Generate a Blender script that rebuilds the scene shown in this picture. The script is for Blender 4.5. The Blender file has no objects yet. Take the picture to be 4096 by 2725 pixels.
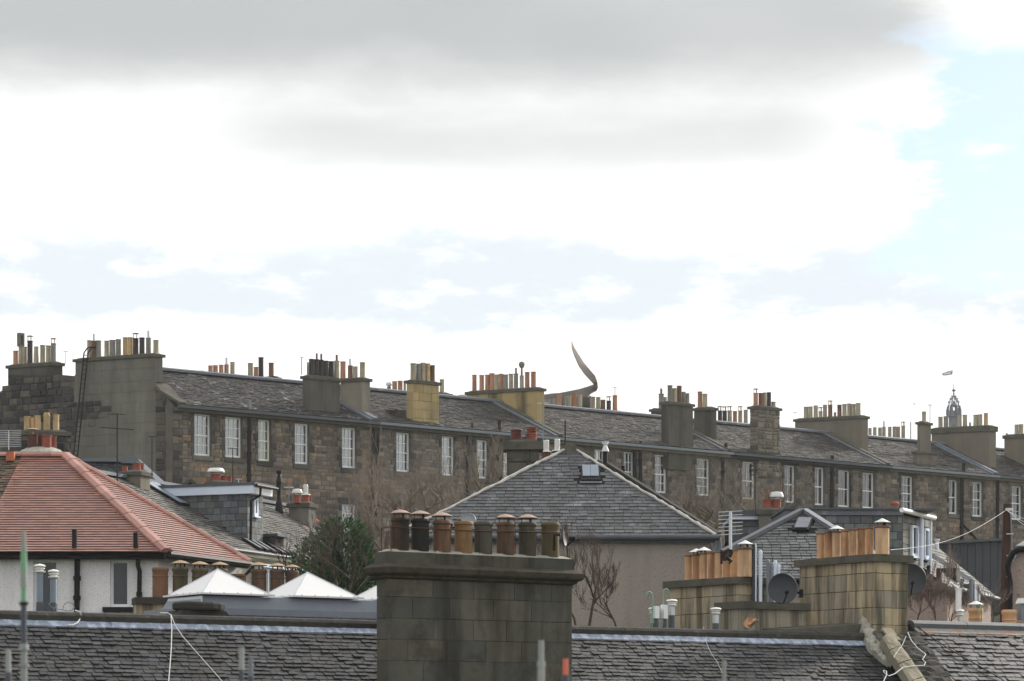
import bpy, math, random
from mathutils import Vector, Matrix, noise
R = random.Random(7)
rad = math.radians
D = bpy.data
COL = bpy.context.scene.collection
SC = bpy.context.scene

# ------------------------------------------------------------------ camera, sky, sun, exposure
F, CX, YH, CZ = 11378.0, 2048.0, 2950.0, 14.0      # focal length in photo pixels, centre column, horizon row, eye height
cam = D.cameras.new('camera'); camo = D.objects.new('camera', cam); COL.objects.link(camo)
camo.location = (0, 0, CZ); camo.rotation_euler = (rad(90), 0, 0)
cam.sensor_width = 36; cam.lens = 36 * F / 4096
cam.shift_y = (YH - 1362.5) / 4096; cam.clip_start = .5; cam.clip_end = 6000
cam.dof.use_dof = True; cam.dof.focus_distance = 72; cam.dof.aperture_fstop = 6.3
SC.camera = camo
SC.view_settings.view_transform = 'Standard'; SC.view_settings.look = 'None'
SC.view_settings.exposure = .62; SC.view_settings.gamma = 1
SUN_AZ, SUN_EL = 43, 27                              # degrees right of the view direction, above the horizon
sl = D.lights.new('sun', 'SUN'); sl.energy = 2.8; sl.angle = rad(4); sl.color = (1, .93, .84)
so = D.objects.new('sun', sl); COL.objects.link(so); so.location = (40, 40, 80)
so.rotation_euler = (rad(90 - SUN_EL), 0, rad(180 - SUN_AZ))

world = D.worlds.new('World'); SC.world = world; world.use_nodes = True
nt = world.node_tree; nt.nodes.clear()
def wn(t, **k):
    n = nt.nodes.new(t)
    for a, b in k.items(): setattr(n, a, b)
    return n
def lk(a, b): nt.links.new(a, b)
def wm(op, a, b=None, c=None, clamp=False):
    n = wn('ShaderNodeMath', operation=op); n.use_clamp = clamp
    for i, v in enumerate((a, b, c)):
        if v is None: continue
        if isinstance(v, (int, float)): n.inputs[i].default_value = v
        else: lk(v, n.inputs[i])
    return n.outputs[0]
def wr(v, a, b, c=0., d=1.):
    n = wn('ShaderNodeMapRange', interpolation_type='SMOOTHSTEP')
    lk(v, n.inputs[0])
    for i, q in enumerate((a, b, c, d)): n.inputs[i + 1].default_value = q
    return n.outputs[0]
def wmix(f, a, b):
    n = wn('ShaderNodeMix', data_type='RGBA')
    if isinstance(f, (int, float)): n.inputs[0].default_value = f
    else: lk(f, n.inputs[0])
    for i, v in ((6, a), (7, b)):
        if isinstance(v, tuple): n.inputs[i].default_value = (*v, 1)
        else: lk(v, n.inputs[i])
    return n.outputs[2]
tc = wn('ShaderNodeTexCoord'); sx = wn('ShaderNodeSeparateXYZ'); lk(tc.outputs['Generated'], sx.inputs[0])
AZ = wm('MULTIPLY', wm('ARCTAN2', sx.outputs[0], sx.outputs[1]), 57.2958)       # degrees right of north
EL = wm('MULTIPLY', wm('ARCSINE', sx.outputs[2]), 57.2958)
cb = wn('ShaderNodeCombineXYZ'); lk(AZ, cb.inputs[0]); lk(wm('MULTIPLY', EL, 2.6), cb.inputs[1])
def wnoise(scale, detail=5, rough=.55, off=0):
    m = wn('ShaderNodeMapping'); m.inputs[1].default_value = (off, off * .7, off * .3); lk(cb.outputs[0], m.inputs[0])
    n = wn('ShaderNodeTexNoise'); n.inputs['Scale'].default_value = scale; n.inputs['Detail'].default_value = detail
    n.inputs['Roughness'].default_value = rough; lk(m.outputs[0], n.inputs[0]); return n.outputs[0]
n1 = wnoise(.22, 6, .6); n2 = wnoise(.55, 7, .62, 13); n3 = wnoise(.07, 3, .5, 31)
nd = wm('SUBTRACT', n1, .5); nd2 = wm('SUBTRACT', n2, .5)
E1 = wm('MULTIPLY_ADD', nd, 1.6, EL); A1 = wm('MULTIPLY_ADD', nd, 5.0, AZ)
E2 = wm('ADD', wm('MULTIPLY_ADD', nd, 2.6, EL), wm('MULTIPLY', nd2, 1.4))
A2 = wm('ADD', wm('MULTIPLY_ADD', nd, 8, AZ), wm('MULTIPLY', nd2, 6))
def mul(*a):
    o = a[0]
    for b in a[1:]: o = wm('MULTIPLY', o, b)
    return o
# heavy grey cloud base at the top of the frame that carries on upwards in broken patches
dark = mul(wr(E1, 12.2, 13.9), wr(A1, 9.8, 7.0), wr(n3, .30, .52, .75, 1))
dark = mul(dark, wr(EL, 18, 15.2, 0, 1)); topb = wr(EL, 19, 15.5, 0, 1)
soft = mul(wr(E1, 10.7, 13.4), wr(A1, 9.4, 5.5), topb, .66)
cb3 = wn('ShaderNodeCombineXYZ'); lk(wm('MULTIPLY', AZ, .16), cb3.inputs[0]); lk(EL, cb3.inputs[1])
nn3 = wn('ShaderNodeTexNoise'); nn3.inputs['Scale'].default_value = .9; nn3.inputs['Detail'].default_value = 2; lk(cb3.outputs[0], nn3.inputs[0])
E3 = wm('MULTIPLY_ADD', wm('SUBTRACT', nn3.outputs[0], .5), 1.1, EL)
band = mul(wr(E3, 10.7, 11.7), wr(E3, 12.7, 11.9), wr(AZ, -8.0, -4.0), wr(AZ, 8.2, 5.0), .5)
inv_ = lambda v: wm('SUBTRACT', 1, v)
grey = inv_(mul(inv_(dark), inv_(mul(soft, .75)), inv_(band)))
haze_l = mul(wr(E2, 7.6, 9.2), wr(E2, 10.6, 9.5), .6)
# clear gaps: a ragged blue-grey lane above the roofs and the open blue at the right
lane = mul(wr(E2, 7.9, 8.5), wr(E2, 10.5, 9.5), wr(n2, .34, .52, .35, 1), wr(n3, .3, .5, .7, 1))
gapr = mul(wr(A2, 6.9, 8.5), wr(E2, 8.6, 9.4), wr(E1, 14.2, 13.2), wr(AZ, 30, 17, 0, 1))
gaps = mul(wr(n3, .56, .70), wr(EL, 16, 24), .8)
cirrus = wr(n2, .56, .74, 1, .55)
hole = wm('MAXIMUM', mul(gapr, cirrus), mul(gaps, .7))
sunv = Vector((math.sin(rad(SUN_AZ)) * math.cos(rad(SUN_EL)), math.cos(rad(SUN_AZ)) * math.cos(rad(SUN_EL)), math.sin(rad(SUN_EL))))
dp = wn('ShaderNodeVectorMath', operation='DOT_PRODUCT'); lk(tc.outputs['Generated'], dp.inputs[0]); dp.inputs[1].default_value = sunv
glow = wr(dp.outputs['Value'], .86, 1.0, 0, 1)
white = wmix(glow, (.83, .83, .825), (4.2, 4.1, 3.9))
cc = wmix(grey, white, (.36, .375, .378))
cc = wmix(mul(wr(n1, .42, .62), wr(EL, 7.2, 8.4), wr(EL, 12.6, 11.4), .14), cc, (.50, .54, .56))
cc = wmix(mul(lane, .95), cc, (.54, .59, .63))
cc = wmix(wr(EL, -2, 0, .55, 0), cc, (.35, .36, .36))
sky = wn('ShaderNodeTexSky', sky_type='NISHITA'); sky.sun_disc = False; sky.sun_elevation = rad(SUN_EL); sky.sun_rotation = rad(SUN_AZ)
bs = wn('ShaderNodeBackground'); bs.inputs[1].default_value = .12
hz = wmix(.55, sky.outputs[0], (3.0, 3.9, 4.7)); lk(hz, bs.inputs[0])
bc = wn('ShaderNodeBackground'); lk(cc, bc.inputs[0]); bc.inputs[1].default_value = 1
ms = wn('ShaderNodeMixShader'); lk(hole, ms.inputs[0]); lk(bc.outputs[0], ms.inputs[1]); lk(bs.outputs[0], ms.inputs[2])
ow = wn('ShaderNodeOutputWorld'); lk(ms.outputs[0], ow.inputs[0])

# ------------------------------------------------------------------ materials
def c8(r, g, b):
    f = lambda v: ((v / 255 + .055) / 1.055) ** 2.4 if v > 10 else v / 255 / 12.92
    return (f(r), f(g), f(b))
def M(name, cols, rough=.85, spec=.25, metal=0, nz=None, streak=None, patch=None, speck=None, bump=None, emit=None, lin=False, var=.13):
    """procedural material: palette by piece, then noise, run-down stains, patches, specks, bump; all on world position"""
    m = D.materials.new(name); m.use_nodes = True; t = m.node_tree; N = t.nodes; cw = .55 if name == 'red clay tile' else 0; L = t.links
    b = N['Principled BSDF']; b.inputs['Roughness'].default_value = rough; b.inputs['Metallic'].default_value = metal
    b.inputs['Specular IOR Level'].default_value = spec; b.inputs['Coat Weight'].default_value = cw; b.inputs['Coat Roughness'].default_value = .35
    g = N.new('ShaderNodeNewGeometry'); P = g.outputs['Position']
    def mth(op, a, v):
        n = N.new('ShaderNodeMath'); n.operation = op; L.new(a, n.inputs[0])
        if isinstance(v, (int, float)): n.inputs[1].default_value = v
        else: L.new(v, n.inputs[1])
        return n.outputs[0]
    def noi(sc, det=4, ro=.6, st=None):
        v = P
        if st:
            mp = N.new('ShaderNodeMapping'); mp.inputs[3].default_value = (1, 1, st); L.new(P, mp.inputs[0]); v = mp.outputs[0]
        n = N.new('ShaderNodeTexNoise'); n.inputs['Scale'].default_value = sc; n.inputs['Detail'].default_value = det
        n.inputs['Roughness'].default_value = ro; L.new(v, n.inputs[0]); return n.outputs[0]
    def rng(v, a, b_, c=0., d=1.):
        n = N.new('ShaderNodeMapRange'); L.new(v, n.inputs[0])
        for i, q in enumerate((a, b_, c, d)): n.inputs[i + 1].default_value = q
        return n.outputs[0]
    def mix(f, a, b_, bt='MIX'):
        n = N.new('ShaderNodeMix'); n.data_type = 'RGBA'; n.blend_type = bt
        if isinstance(f, (int, float)): n.inputs[0].default_value = f
        else: L.new(f, n.inputs[0])
        for i, v in ((6, a), (7, b_)):
            if isinstance(v, tuple): n.inputs[i].default_value = (*v, 1)
            else: L.new(v, n.inputs[i])
        return n.outputs[2]
    if len(cols) > 1:
        at = N.new('ShaderNodeAttribute'); at.attribute_name = 'rnd'; oi = N.new('ShaderNodeObjectInfo')
        r = mth('FRACT', mth('ADD', at.outputs['Fac'], oi.outputs['Random']), 0)
        rp = N.new('ShaderNodeValToRGB'); rp.color_ramp.interpolation = 'LINEAR' if lin else 'CONSTANT'
        el = rp.color_ramp.elements
        while len(el) < len(cols): el.new(.5)
        for i, c in enumerate(cols):
            el[i].position = i / (len(cols) - (1 if lin else 0)) ; el[i].color = (*c, 1)
        L.new(r, rp.inputs[0]); C = rp.outputs[0]
        r2 = mth('FRACT', mth('MULTIPLY', r, 37.7), 0)
        C = mix(1., C, mix(r2, (1 - var,) * 3, (1 + var,) * 3), 'MULTIPLY')
    else:
        C = mix(0, cols[0], cols[0])
    if nz: C = mix(1., C, mix(rng(noi(nz[0], 6), .3, .7), (1 - nz[1],) * 3, (1 + nz[1],) * 3), 'MULTIPLY')
    if patch:
        for p in (patch if isinstance(patch, list) else [patch]):
            C = mix(rng(noi(p[0], 5, .65), p[1], p[1] + .1, 0, p[3] if len(p) > 3 else .8), C, p[2])
    if streak: C = mix(rng(noi(streak[0], 4, .6, streak[3] if len(streak) > 3 else .09), .46, .64, 0, streak[1]), C, streak[2])
    if speck: C = mix(rng(noi(speck[0], 2, .5), speck[1], speck[1] + .08), C, speck[2])
    L.new(C, b.inputs['Base Color'])
    if bump:
        bp = N.new('ShaderNodeBump'); bp.inputs['Strength'].default_value = bump[1]; bp.inputs['Distance'].default_value = bump[2] if len(bump) > 2 else .02
        L.new(noi(bump[0], 5), bp.inputs['Height']); L.new(bp.outputs[0], b.inputs['Normal'])
    if emit: b.inputs['Emission Color'].default_value = (*emit, 1); b.inputs['Emission Strength'].default_value = 1
    return m
blk = c8(38, 38, 38)
m_slate_near = M('near slate', [c8(38, 40, 44), c8(33, 34, 37), c8(47, 48, 51), c8(28, 28, 29), c8(38, 37, 34), c8(55, 57, 62), c8(36, 38, 39), c8(31, 30, 34), c8(43, 44, 45), c8(26, 27, 30)], .6, .35, nz=(9, .22), patch=[(1.1, .54, c8(46, 43, 36), .55), (2.4, .60, c8(58, 54, 40), .4), (11, .69, c8(124, 126, 126), .45)], bump=(26, .5, .01))
m_slate_row = M('terrace slate', [c8(60, 58, 55), c8(49, 49, 48), c8(67, 66, 62), c8(55, 52, 48), c8(46, 46, 46), c8(74, 70, 67), c8(57, 55, 52), c8(52, 49, 48)], .7, .25, nz=(3, .2), patch=(.7, .55, c8(82, 78, 66), .45))
m_slate_row1 = M('terrace slate with lichen', [c8(53, 52, 52), c8(46, 46, 46), c8(60, 58, 57), c8(51, 47, 46), c8(44, 42, 44), c8(65, 64, 59)], .7, .25, nz=(3, .2), patch=[(1.5, .60, c8(190, 190, 186), .65)])
m_slate_grey = M('hipped slate', [c8(68, 70, 73), c8(62, 64, 66), c8(76, 79, 81), c8(58, 58, 61), c8(71, 73, 72), c8(65, 68, 69), c8(84, 86, 89), c8(64, 66, 68)], .6, .38, nz=(5, .2), patch=[(.9, .52, c8(60, 62, 62), .6), (1.3, .58, c8(136, 140, 142), .55), (7, .65, c8(158, 160, 160), .6)], bump=(22, .25, .01))
m_slate_lit = M('sunlit slate', [c8(93, 91, 86), c8(81, 80, 78), c8(106, 103, 98), c8(75, 74, 72), c8(98, 95, 87)], .62, .3, nz=(5, .2), patch=(1.4, .56, c8(150, 148, 140), .4), bump=(22, .25, .01))  # lighter slate copy: sunlight on right-facing surfaces is put into the colour
m_slate_hang = M('hung slate', [c8(86, 92, 96), c8(76, 82, 86), c8(98, 104, 108), c8(90, 94, 92), c8(104, 108, 108), c8(82, 84, 84)], .65, .3, nz=(6, .2), patch=(3, .6, c8(110, 106, 96), .5), bump=(22, .25, .01))
m_under = M('dark roof underlay', [c8(34, 34, 35)], .95, .1)
m_tile = M('red clay tile', [c8(150, 104, 89), c8(141, 97, 83), c8(157, 112, 96), c8(138, 96, 84), c8(151, 110, 100), c8(161, 112, 92), c8(145, 102, 91)], .3, .6, var=.05, nz=(5, .10), patch=(.9, .56, c8(150, 104, 100), .4), bump=(30, .2, .01))
m_tile_old = M('mossy old tile', [c8(98, 82, 70), c8(84, 74, 62), c8(112, 88, 74), c8(76, 70, 58)], .8, .2, nz=(6, .2))
m_hip = M('terracotta hip tile', [c8(148, 106, 96), c8(141, 99, 89), c8(153, 112, 101)], .5, .4, nz=(4, .08))
m_hipold = M('orange ridge tile', [c8(160, 96, 70)], .75, .25, nz=(5, .15))
m_rub = M('rubble sandstone', [c8(121, 110, 100), c8(109, 101, 90), c8(93, 88, 81), c8(130, 118, 104), c8(113, 104, 93), c8(85, 78, 77), c8(126, 112, 94), c8(105, 95, 87), c8(119, 108, 100), c8(134, 107, 86), c8(100, 94, 87), c8(113, 102, 90)], .92, .12, nz=(5, .2), streak=(1.6, .3, c8(66, 63, 60)), patch=[(.4, .53, c8(64, 61, 58), .6), (1.1, .6, c8(134, 120, 100), .4)], bump=(9, .5, .03))
m_rubg = M('grey rubble sandstone', [c8(115, 108, 100), c8(102, 94, 89), c8(90, 85, 81), c8(124, 114, 104), c8(108, 101, 94), c8(82, 79, 77), c8(128, 119, 108), c8(99, 92, 85), c8(111, 104, 98), c8(105, 98, 91)], .92, .12, nz=(5, .2), streak=(1.6, .3, c8(66, 63, 60)), patch=[(.4, .53, c8(64, 61, 58), .6), (1.1, .6, c8(134, 120, 100), .4)], bump=(9, .5, .03))
m_rubdk = M('blackened stone', [c8(66, 65, 64), c8(56, 56, 57), c8(78, 75, 71), c8(50, 50, 52), c8(88, 83, 76), c8(62, 60, 58)], .92, .12, nz=(3, .25), patch=(1.2, .6, c8(112, 104, 94), .5), bump=(9, .5, .03))
m_mort = M('lime mortar', [c8(102, 97, 90)], .95, .1, nz=(3, .25), streak=(1.3, .35, c8(66, 64, 62)))
m_mortdk = M('dark mortar', [c8(92, 88, 82)], .95, .1, nz=(2, .25))
m_marg = M('dressed margin stone', [c8(84, 81, 77), c8(70, 69, 68), c8(96, 91, 84), c8(64, 63, 63), c8(106, 99, 89), c8(78, 75, 71)], .92, .12, nz=(4, .2), bump=(12, .3, .02))
m_rend = M('grey cement render', [c8(108, 105, 99)], .93, .12, nz=(1.5, .12), streak=(1.5, .55, c8(78, 77, 71)), bump=(20, .2, .01))
m_rendb = M('lined render', [c8(108, 106, 99), c8(106, 104, 98), c8(109, 107, 100), c8(107, 105, 98)], .93, .12, var=.02, nz=(1.2, .12), streak=(1.1, .55, c8(82, 81, 76)), patch=(.5, .6, c8(92, 90, 84), .4))
m_rendd = M('dark grey render', [c8(84, 81, 75)], .93, .12, nz=(1.2, .15), streak=(1.6, .75, c8(56, 57, 53)))
m_rendp = M('pale stained render', [c8(128, 121, 110)], .93, .12, nz=(1.5, .12), streak=(2.0, .5, c8(86, 83, 74)))
m_yel = M('ochre lined render', [c8(164, 146, 106), c8(158, 141, 104), c8(168, 150, 110)], .93, .12, nz=(1.2, .1), streak=(2.2, .5, c8(104, 94, 70)), patch=(.9, .55, c8(136, 124, 102), .6))
m_ylow = M('ochre blackened render', [c8(156, 138, 98)], .93, .12, nz=(1.2, .1), streak=(1.8, .85, c8(74, 70, 56), .05), patch=(1.4, .58, c8(100, 94, 74), .6))
m_far = M('weathered far render', [c8(110, 104, 94)], .93, .12, nz=(.8, .1), streak=(.8, .35, c8(86, 84, 76)))
m_ston = M('near stack block', [c8(81, 79, 72), c8(76, 75, 68), c8(86, 83, 74), c8(78, 77, 71), c8(73, 73, 69)], .92, .15, var=.05, nz=(3, .2), streak=(1.9, .85, c8(44, 43, 39), .1), patch=[(1.3, .53, c8(50, 48, 42), .6), (3.5, .62, c8(98, 93, 82), .4), (9, .7, c8(120, 118, 108), .5)], bump=(24, .35, .01))
m_stonc = M('near cornice stone', [c8(61, 57, 51)], .92, .15, nz=(4, .3), patch=[(6, .55, c8(74, 72, 40), .6), (5, .62, c8(34, 34, 30), .7)], bump=(18, .5, .02))
m_tan = M('tan ashlar block', [c8(159, 146, 123), c8(150, 140, 121), c8(164, 150, 124), c8(144, 136, 122)], .92, .15, nz=(2.5, .14), streak=(4.6, .85, c8(74, 70, 58), .07), var=.06, patch=[(3.5, .62, c8(96, 92, 74), .5)], bump=(22, .3, .01))
m_tanf = M('tan ashlar block cleaner', [c8(134, 128, 110), c8(126, 121, 106), c8(138, 130, 110)], .92, .15, nz=(2.5, .12), streak=(1.8, .45, c8(96, 92, 78), .1), patch=(5, .62, c8(116, 120, 116), .5), bump=(22, .3, .01))
m_cope = M('coping stone', [c8(82, 80, 72)], .92, .15, nz=(4, .25), patch=(5, .58, c8(54, 54, 46), .6), bump=(18, .5, .02))
m_copedk = M('dark coping stone', [c8(56, 55, 52)], .92, .15, nz=(5, .25), patch=(4, .6, c8(98, 94, 84), .6), bump=(14, .6, .03))
m_core = M('joint mortar core', [c8(52, 52, 49)], .95, .1)
m_coret = M('tan joint core', [c8(66, 62, 50)], .95, .1)
m_lead = M('lead sheet', [c8(112, 122, 138)], .55, .4, nz=(8, .2), streak=(9, .85, c8(160, 172, 190), .15), patch=(5, .62, c8(104, 112, 124), .7), bump=(14, .5, .02))
m_leadr = M('rusty lead sheet', [c8(112, 108, 102)], .55, .5, nz=(8, .15), streak=(3.5, .9, c8(128, 88, 58), .15), patch=(4, .62, c8(150, 154, 158), .7), bump=(14, .5, .02))
m_leadg = M('grey lead capping', [c8(92, 98, 106)], .55, .4, nz=(4, .15), patch=(2, .6, c8(146, 150, 156), .5))
m_leaddk = M('dark lead roof', [c8(68, 73, 78)], .6, .4, nz=(4, .15))
m_grc = M('grey curb sheet', [c8(104, 110, 120)], .5, .4, nz=(3, .08))
m_grl = M('pale curb sheet', [c8(176, 180, 186)], .5, .4, nz=(3, .05))
m_acr = M('white acrylic', [c8(196, 196, 196)], .35, .5, nz=(1.2, .02))
m_iron = M('black cast iron', [c8(10, 10, 11)], .6, .2)
m_irong = M('grey painted pipe', [c8(104, 112, 120)], .5, .4, nz=(4, .1))
m_ironr = M('rusty iron', [c8(70, 42, 32)], .8, .3, nz=(9, .3), patch=(8, .55, c8(34, 26, 24), .8))
m_steel = M('galvanised steel', [c8(176, 180, 182)], .35, .5, .7, nz=(6, .1))
m_white = M('white paint', [c8(214, 216, 218)], .5, .4, nz=(3, .03))
m_whitb = M('bluish white fascia', [c8(196, 206, 220)], .5, .4, nz=(3, .04))
m_cream = M('cream window paint', [c8(214, 216, 196)], .5, .4)
m_harl = M('white harled wall', [c8(226, 224, 227)], .95, .1, nz=(1.2, .05), streak=(1.1, .3, c8(182, 178, 174)), speck=(55, .58, c8(158, 155, 156)), bump=(42, .6, .02))
m_harlg = M('grey pebbledash', [c8(155, 146, 138)], .95, .1, nz=(.8, .05), streak=(1.0, .35, c8(118, 110, 103)), patch=(26, .54, c8(166, 158, 150), .7), speck=(30, .60, c8(98, 92, 87)), bump=(36, .9, .03))
m_harlp = M('pink pebbledash', [c8(158, 142, 134)], .95, .1, nz=(.8, .06), speck=(28, .60, c8(104, 92, 88)), bump=(36, .8, .03))
m_crm = M('cream rendered wall', [c8(176, 170, 152)], .9, .1, nz=(1, .08))
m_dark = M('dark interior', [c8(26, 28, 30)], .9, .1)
m_panel = M('charcoal cladding', [c8(54, 59, 64)], .55, .35, nz=(.8, .08))
m_mortw = M('white lime fillet', [c8(176, 173, 167)], .85, .2, nz=(5, .15), patch=(7, .62, c8(120, 118, 112), .8), bump=(20, .6, .02))
m_mortg = M('grey mortar fillet', [c8(150, 148, 138)], .9, .15, nz=(7, .25), patch=(8, .58, c8(86, 84, 76), .8), bump=(16, .8, .03))
m_curt = M('net curtain', [c8(166, 174, 180), c8(150, 158, 166), c8(180, 189, 192), c8(158, 164, 166)], .9, .1, nz=(2, .1))
m_dish = M('charcoal dish', [c8(48, 52, 58)], .5, .35, nz=(5, .1))
m_dishg = M('grey dish', [c8(150, 154, 160)], .5, .35, nz=(5, .1))
m_dishr = M('rusty dish', [c8(58, 34, 28)], .6, .3, nz=(9, .3), patch=(6, .52, c8(104, 100, 98), .8))
m_brown = M('brown timber pole', [c8(70, 50, 42)], .85, .2, nz=(3, .2), streak=(14, .5, c8(44, 32, 28), .05))
m_rope = M('white rope', [c8(206, 206, 204)], .8, .2)
m_cable = M('black cable', [c8(26, 26, 27)], .6, .3)
m_bark = M('bark', [c8(78, 68, 58)], .9, .15, nz=(5, .25), patch=(3, .6, c8(58, 56, 42), .6))
m_twig = M('twig', [c8(108, 98, 87)], .85, .2, nz=(2, .2))
m_twigd = M('dark twig', [c8(66, 54, 46)], .85, .2, nz=(2, .2))
m_twigp = M('shrub twig', [c8(112, 98, 90)], .85, .2, nz=(2, .2))
m_fol = M('conifer foliage', [c8(55, 83, 53), c8(44, 69, 48), c8(69, 99, 60), c8(34, 55, 41), c8(83, 108, 67)], .75, .25)
m_ground = M('rough grass', [c8(70, 78, 48)], .95, .1, nz=(.3, .3), patch=(.2, .55, c8(86, 76, 58), .7))
m_grass = m_ground
m_ribbon = M('bronze coloured steel', [c8(92, 82, 76)], .85, .15, 0, nz=(.05, .08))
m_drum = M('brown metal drum', [c8(112, 104, 98)], .5, .4, .2, nz=(.06, .08))
m_spire = M('blue grey spire stone', [c8(92, 98, 106)], .9, .2, nz=(.3, .15))
m_flagb = M('flag blue', [c8(120, 128, 144)], .8, .2)
m_flagw = M('flag white', [c8(230, 228, 222)], .8, .2)
m_postg = M('grey painted tube', [c8(140, 144, 142)], .5, .4, nz=(6, .12), streak=(7, .5, c8(104, 106, 104), .2))
m_postn = M('green painted tube', [c8(104, 146, 118)], .5, .4, nz=(6, .12))
m_postd = M('dark blue grey tube', [c8(66, 70, 80)], .5, .4, nz=(6, .12))
m_posto = M('orange tube', [c8(200, 104, 84)], .5, .4)
def potm(n, c, st, a=.6): return M(n, [c], .8, .25, nz=(6, .12), streak=(5, a, st, .2), patch=(4, .62, st, .4), bump=(20, .15, .01))
PM = {'q': potm('sooty tan rim', c8(122, 92, 70), c8(70, 54, 44)), 'T': potm('tan clay pot deeper', c8(170, 130, 96), c8(100, 74, 56), .7), 'U': potm('tan clay pot paler', c8(196, 162, 128), c8(124, 96, 72), .6),
      'o': potm('orange clay pot', c8(166, 126, 102), c8(110, 78, 58)), 'p': potm('pale buff pot', c8(158, 150, 130), c8(112, 106, 92)),
      'y': potm('yellow buff pot', c8(176, 152, 112), c8(120, 100, 72)), 'd': potm('sooty pot', c8(62, 59, 58), c8(36, 36, 37)),
      'g': potm('grey pot', c8(128, 126, 120), c8(82, 82, 80)), 'r': potm('red clay pot', c8(132, 74, 60), c8(86, 50, 44), .4),
      'b': potm('brown pot', c8(118, 88, 70), c8(66, 54, 48)), 'm': potm('maroon pot', c8(92, 52, 46), c8(54, 38, 38)),
      't': potm('tan clay pot', c8(184, 146, 110), c8(112, 82, 60), .7),
      '1': potm('black and ochre pot', c8(70, 52, 34), c8(26, 26, 28), .95), '2': potm('blackened pot', c8(44, 40, 36), c8(22, 22, 24), .9),
      '3': potm('russet pot', c8(112, 80, 60), c8(58, 50, 42), .7), '4': potm('ochre sooty pot', c8(122, 94, 62), c8(60, 54, 42), .7),
      '5': potm('slate grey pot', c8(70, 68, 60), c8(42, 42, 40), .8), '6': potm('sooty russet pot', c8(92, 70, 54), c8(52, 46, 40), .9),
      '7': potm('mossy sooty pot', c8(66, 62, 50), c8(40, 40, 36), .8), '8': potm('mossy brown pot', c8(86, 76, 54), c8(48, 48, 38), .8)}
m_hat = M('rusty pink cowl', [c8(150, 128, 116)], .75, .25, nz=(9, .15), patch=(7, .6, c8(110, 84, 70), .6))
m_hatw = M('weathered white cowl', [c8(206, 206, 202)], .5, .4, nz=(9, .1))
m_hatt = M('tan cowl', [c8(150, 128, 100)], .75, .25, nz=(9, .2))
mg = D.materials.new('window glass'); mg.use_nodes = True; _t = mg.node_tree; _t.nodes.clear()
_o = _t.nodes.new('ShaderNodeOutputMaterial'); _m = _t.nodes.new('ShaderNodeMixShader'); _a = _t.nodes.new('ShaderNodeBsdfTransparent'); _g = _t.nodes.new('ShaderNodeBsdfGlossy')
_f = _t.nodes.new('ShaderNodeFresnel'); _f.inputs[0].default_value = 1.5; _r = _t.nodes.new('ShaderNodeMapRange'); _r.inputs[3].default_value = .12; _r.inputs[4].default_value = 1
_a.inputs[0].default_value = (.86, .9, .9, 1); _g.inputs['Roughness'].default_value = .04
_t.links.new(_f.outputs[0], _r.inputs[0]); _t.links.new(_r.outputs[0], _m.inputs[0]); _t.links.new(_a.outputs[0], _m.inputs[1]); _t.links.new(_g.outputs[0], _m.inputs[2]); _t.links.new(_m.outputs[0], _o.inputs[0])
m_glass = mg
m_glassd = M('dark reflecting glass', [c8(44, 52, 58)], .12, .35)
m_glasss = M('skylight glass', [c8(112, 124, 136)], .35, .35, nz=(3, .1))

# ------------------------------------------------------------------ frames: a house's own axes (x along its front, y away from the camera, z above eye level)
class Fr:
    def __init__(s, px, Y, deg, skew=90):              # skew: the angle of the party walls to the front, where it is not square
        s.o = Vector(((px - CX) / F * Y, Y, CZ)); s.a = rad(deg); s.c = math.cos(s.a); s.s = math.sin(s.a)
        s.k = math.cos(rad(skew)) if skew != 90 else 0.; s.m = math.sin(rad(skew))
    def inv(s, d): y = (-d.x * s.s + d.y * s.c) / s.m; return Vector((d.x * s.c + d.y * s.s - s.k * y, y, d.z))
    def loc(s, w): return s.inv(Vector(w) - s.o)
    def S(s, v): return Vector((v[0] + s.k * v[1], s.m * v[1], v[2]))
    def W(s, v): v = s.S(v); return Vector((s.o.x + v[0] * s.c - v[1] * s.s, s.o.y + v[0] * s.s + v[1] * s.c, s.o.z + v[2]))
    def ray(s, px, py): return s.loc((0, 0, CZ)), s.inv(Vector(((px - CX) / F, 1, (YH - py) / F)))
    def hy(s, px, py, y=0.):
        o, d = s.ray(px, py); return o + d * ((y - o.y) / d.y)
    def hx(s, px, py, x):
        o, d = s.ray(px, py); return o + d * ((x - o.x) / d.x)
    def hp(s, px, py, p, n):
        o, d = s.ray(px, py); return o + d * ((Vector(p) - o).dot(n) / d.dot(n))
    def at(s, px, py, Y): return s.loc(PT(px, py, Y))
    def px(s, v):
        w = s.W(v); return CX + F * w.x / w.y, YH - F * (w.z - CZ) / w.y
def PT(px, py, Y): return Vector(((px - CX) / F * Y, Y, CZ + (YH - py) / F * Y))
EYE = Fr(CX, 0, 0)                                   # plain world axes, z above eye level

class Thing:
    def __init__(s, name, label, cat, fr, base=(0, 0, 0), group=None):
        s.fr = fr; s.base = Vector(base)
        o = D.objects.new(name, None); COL.objects.link(o); o.empty_display_size = .3
        o.location = fr.W(base); o.rotation_euler = (0, 0, fr.a)
        o['label'] = label; o['category'] = cat
        if group: o['group'] = group
        s.o = o
def tagp(o, label): o['label'] = label; return o

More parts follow.
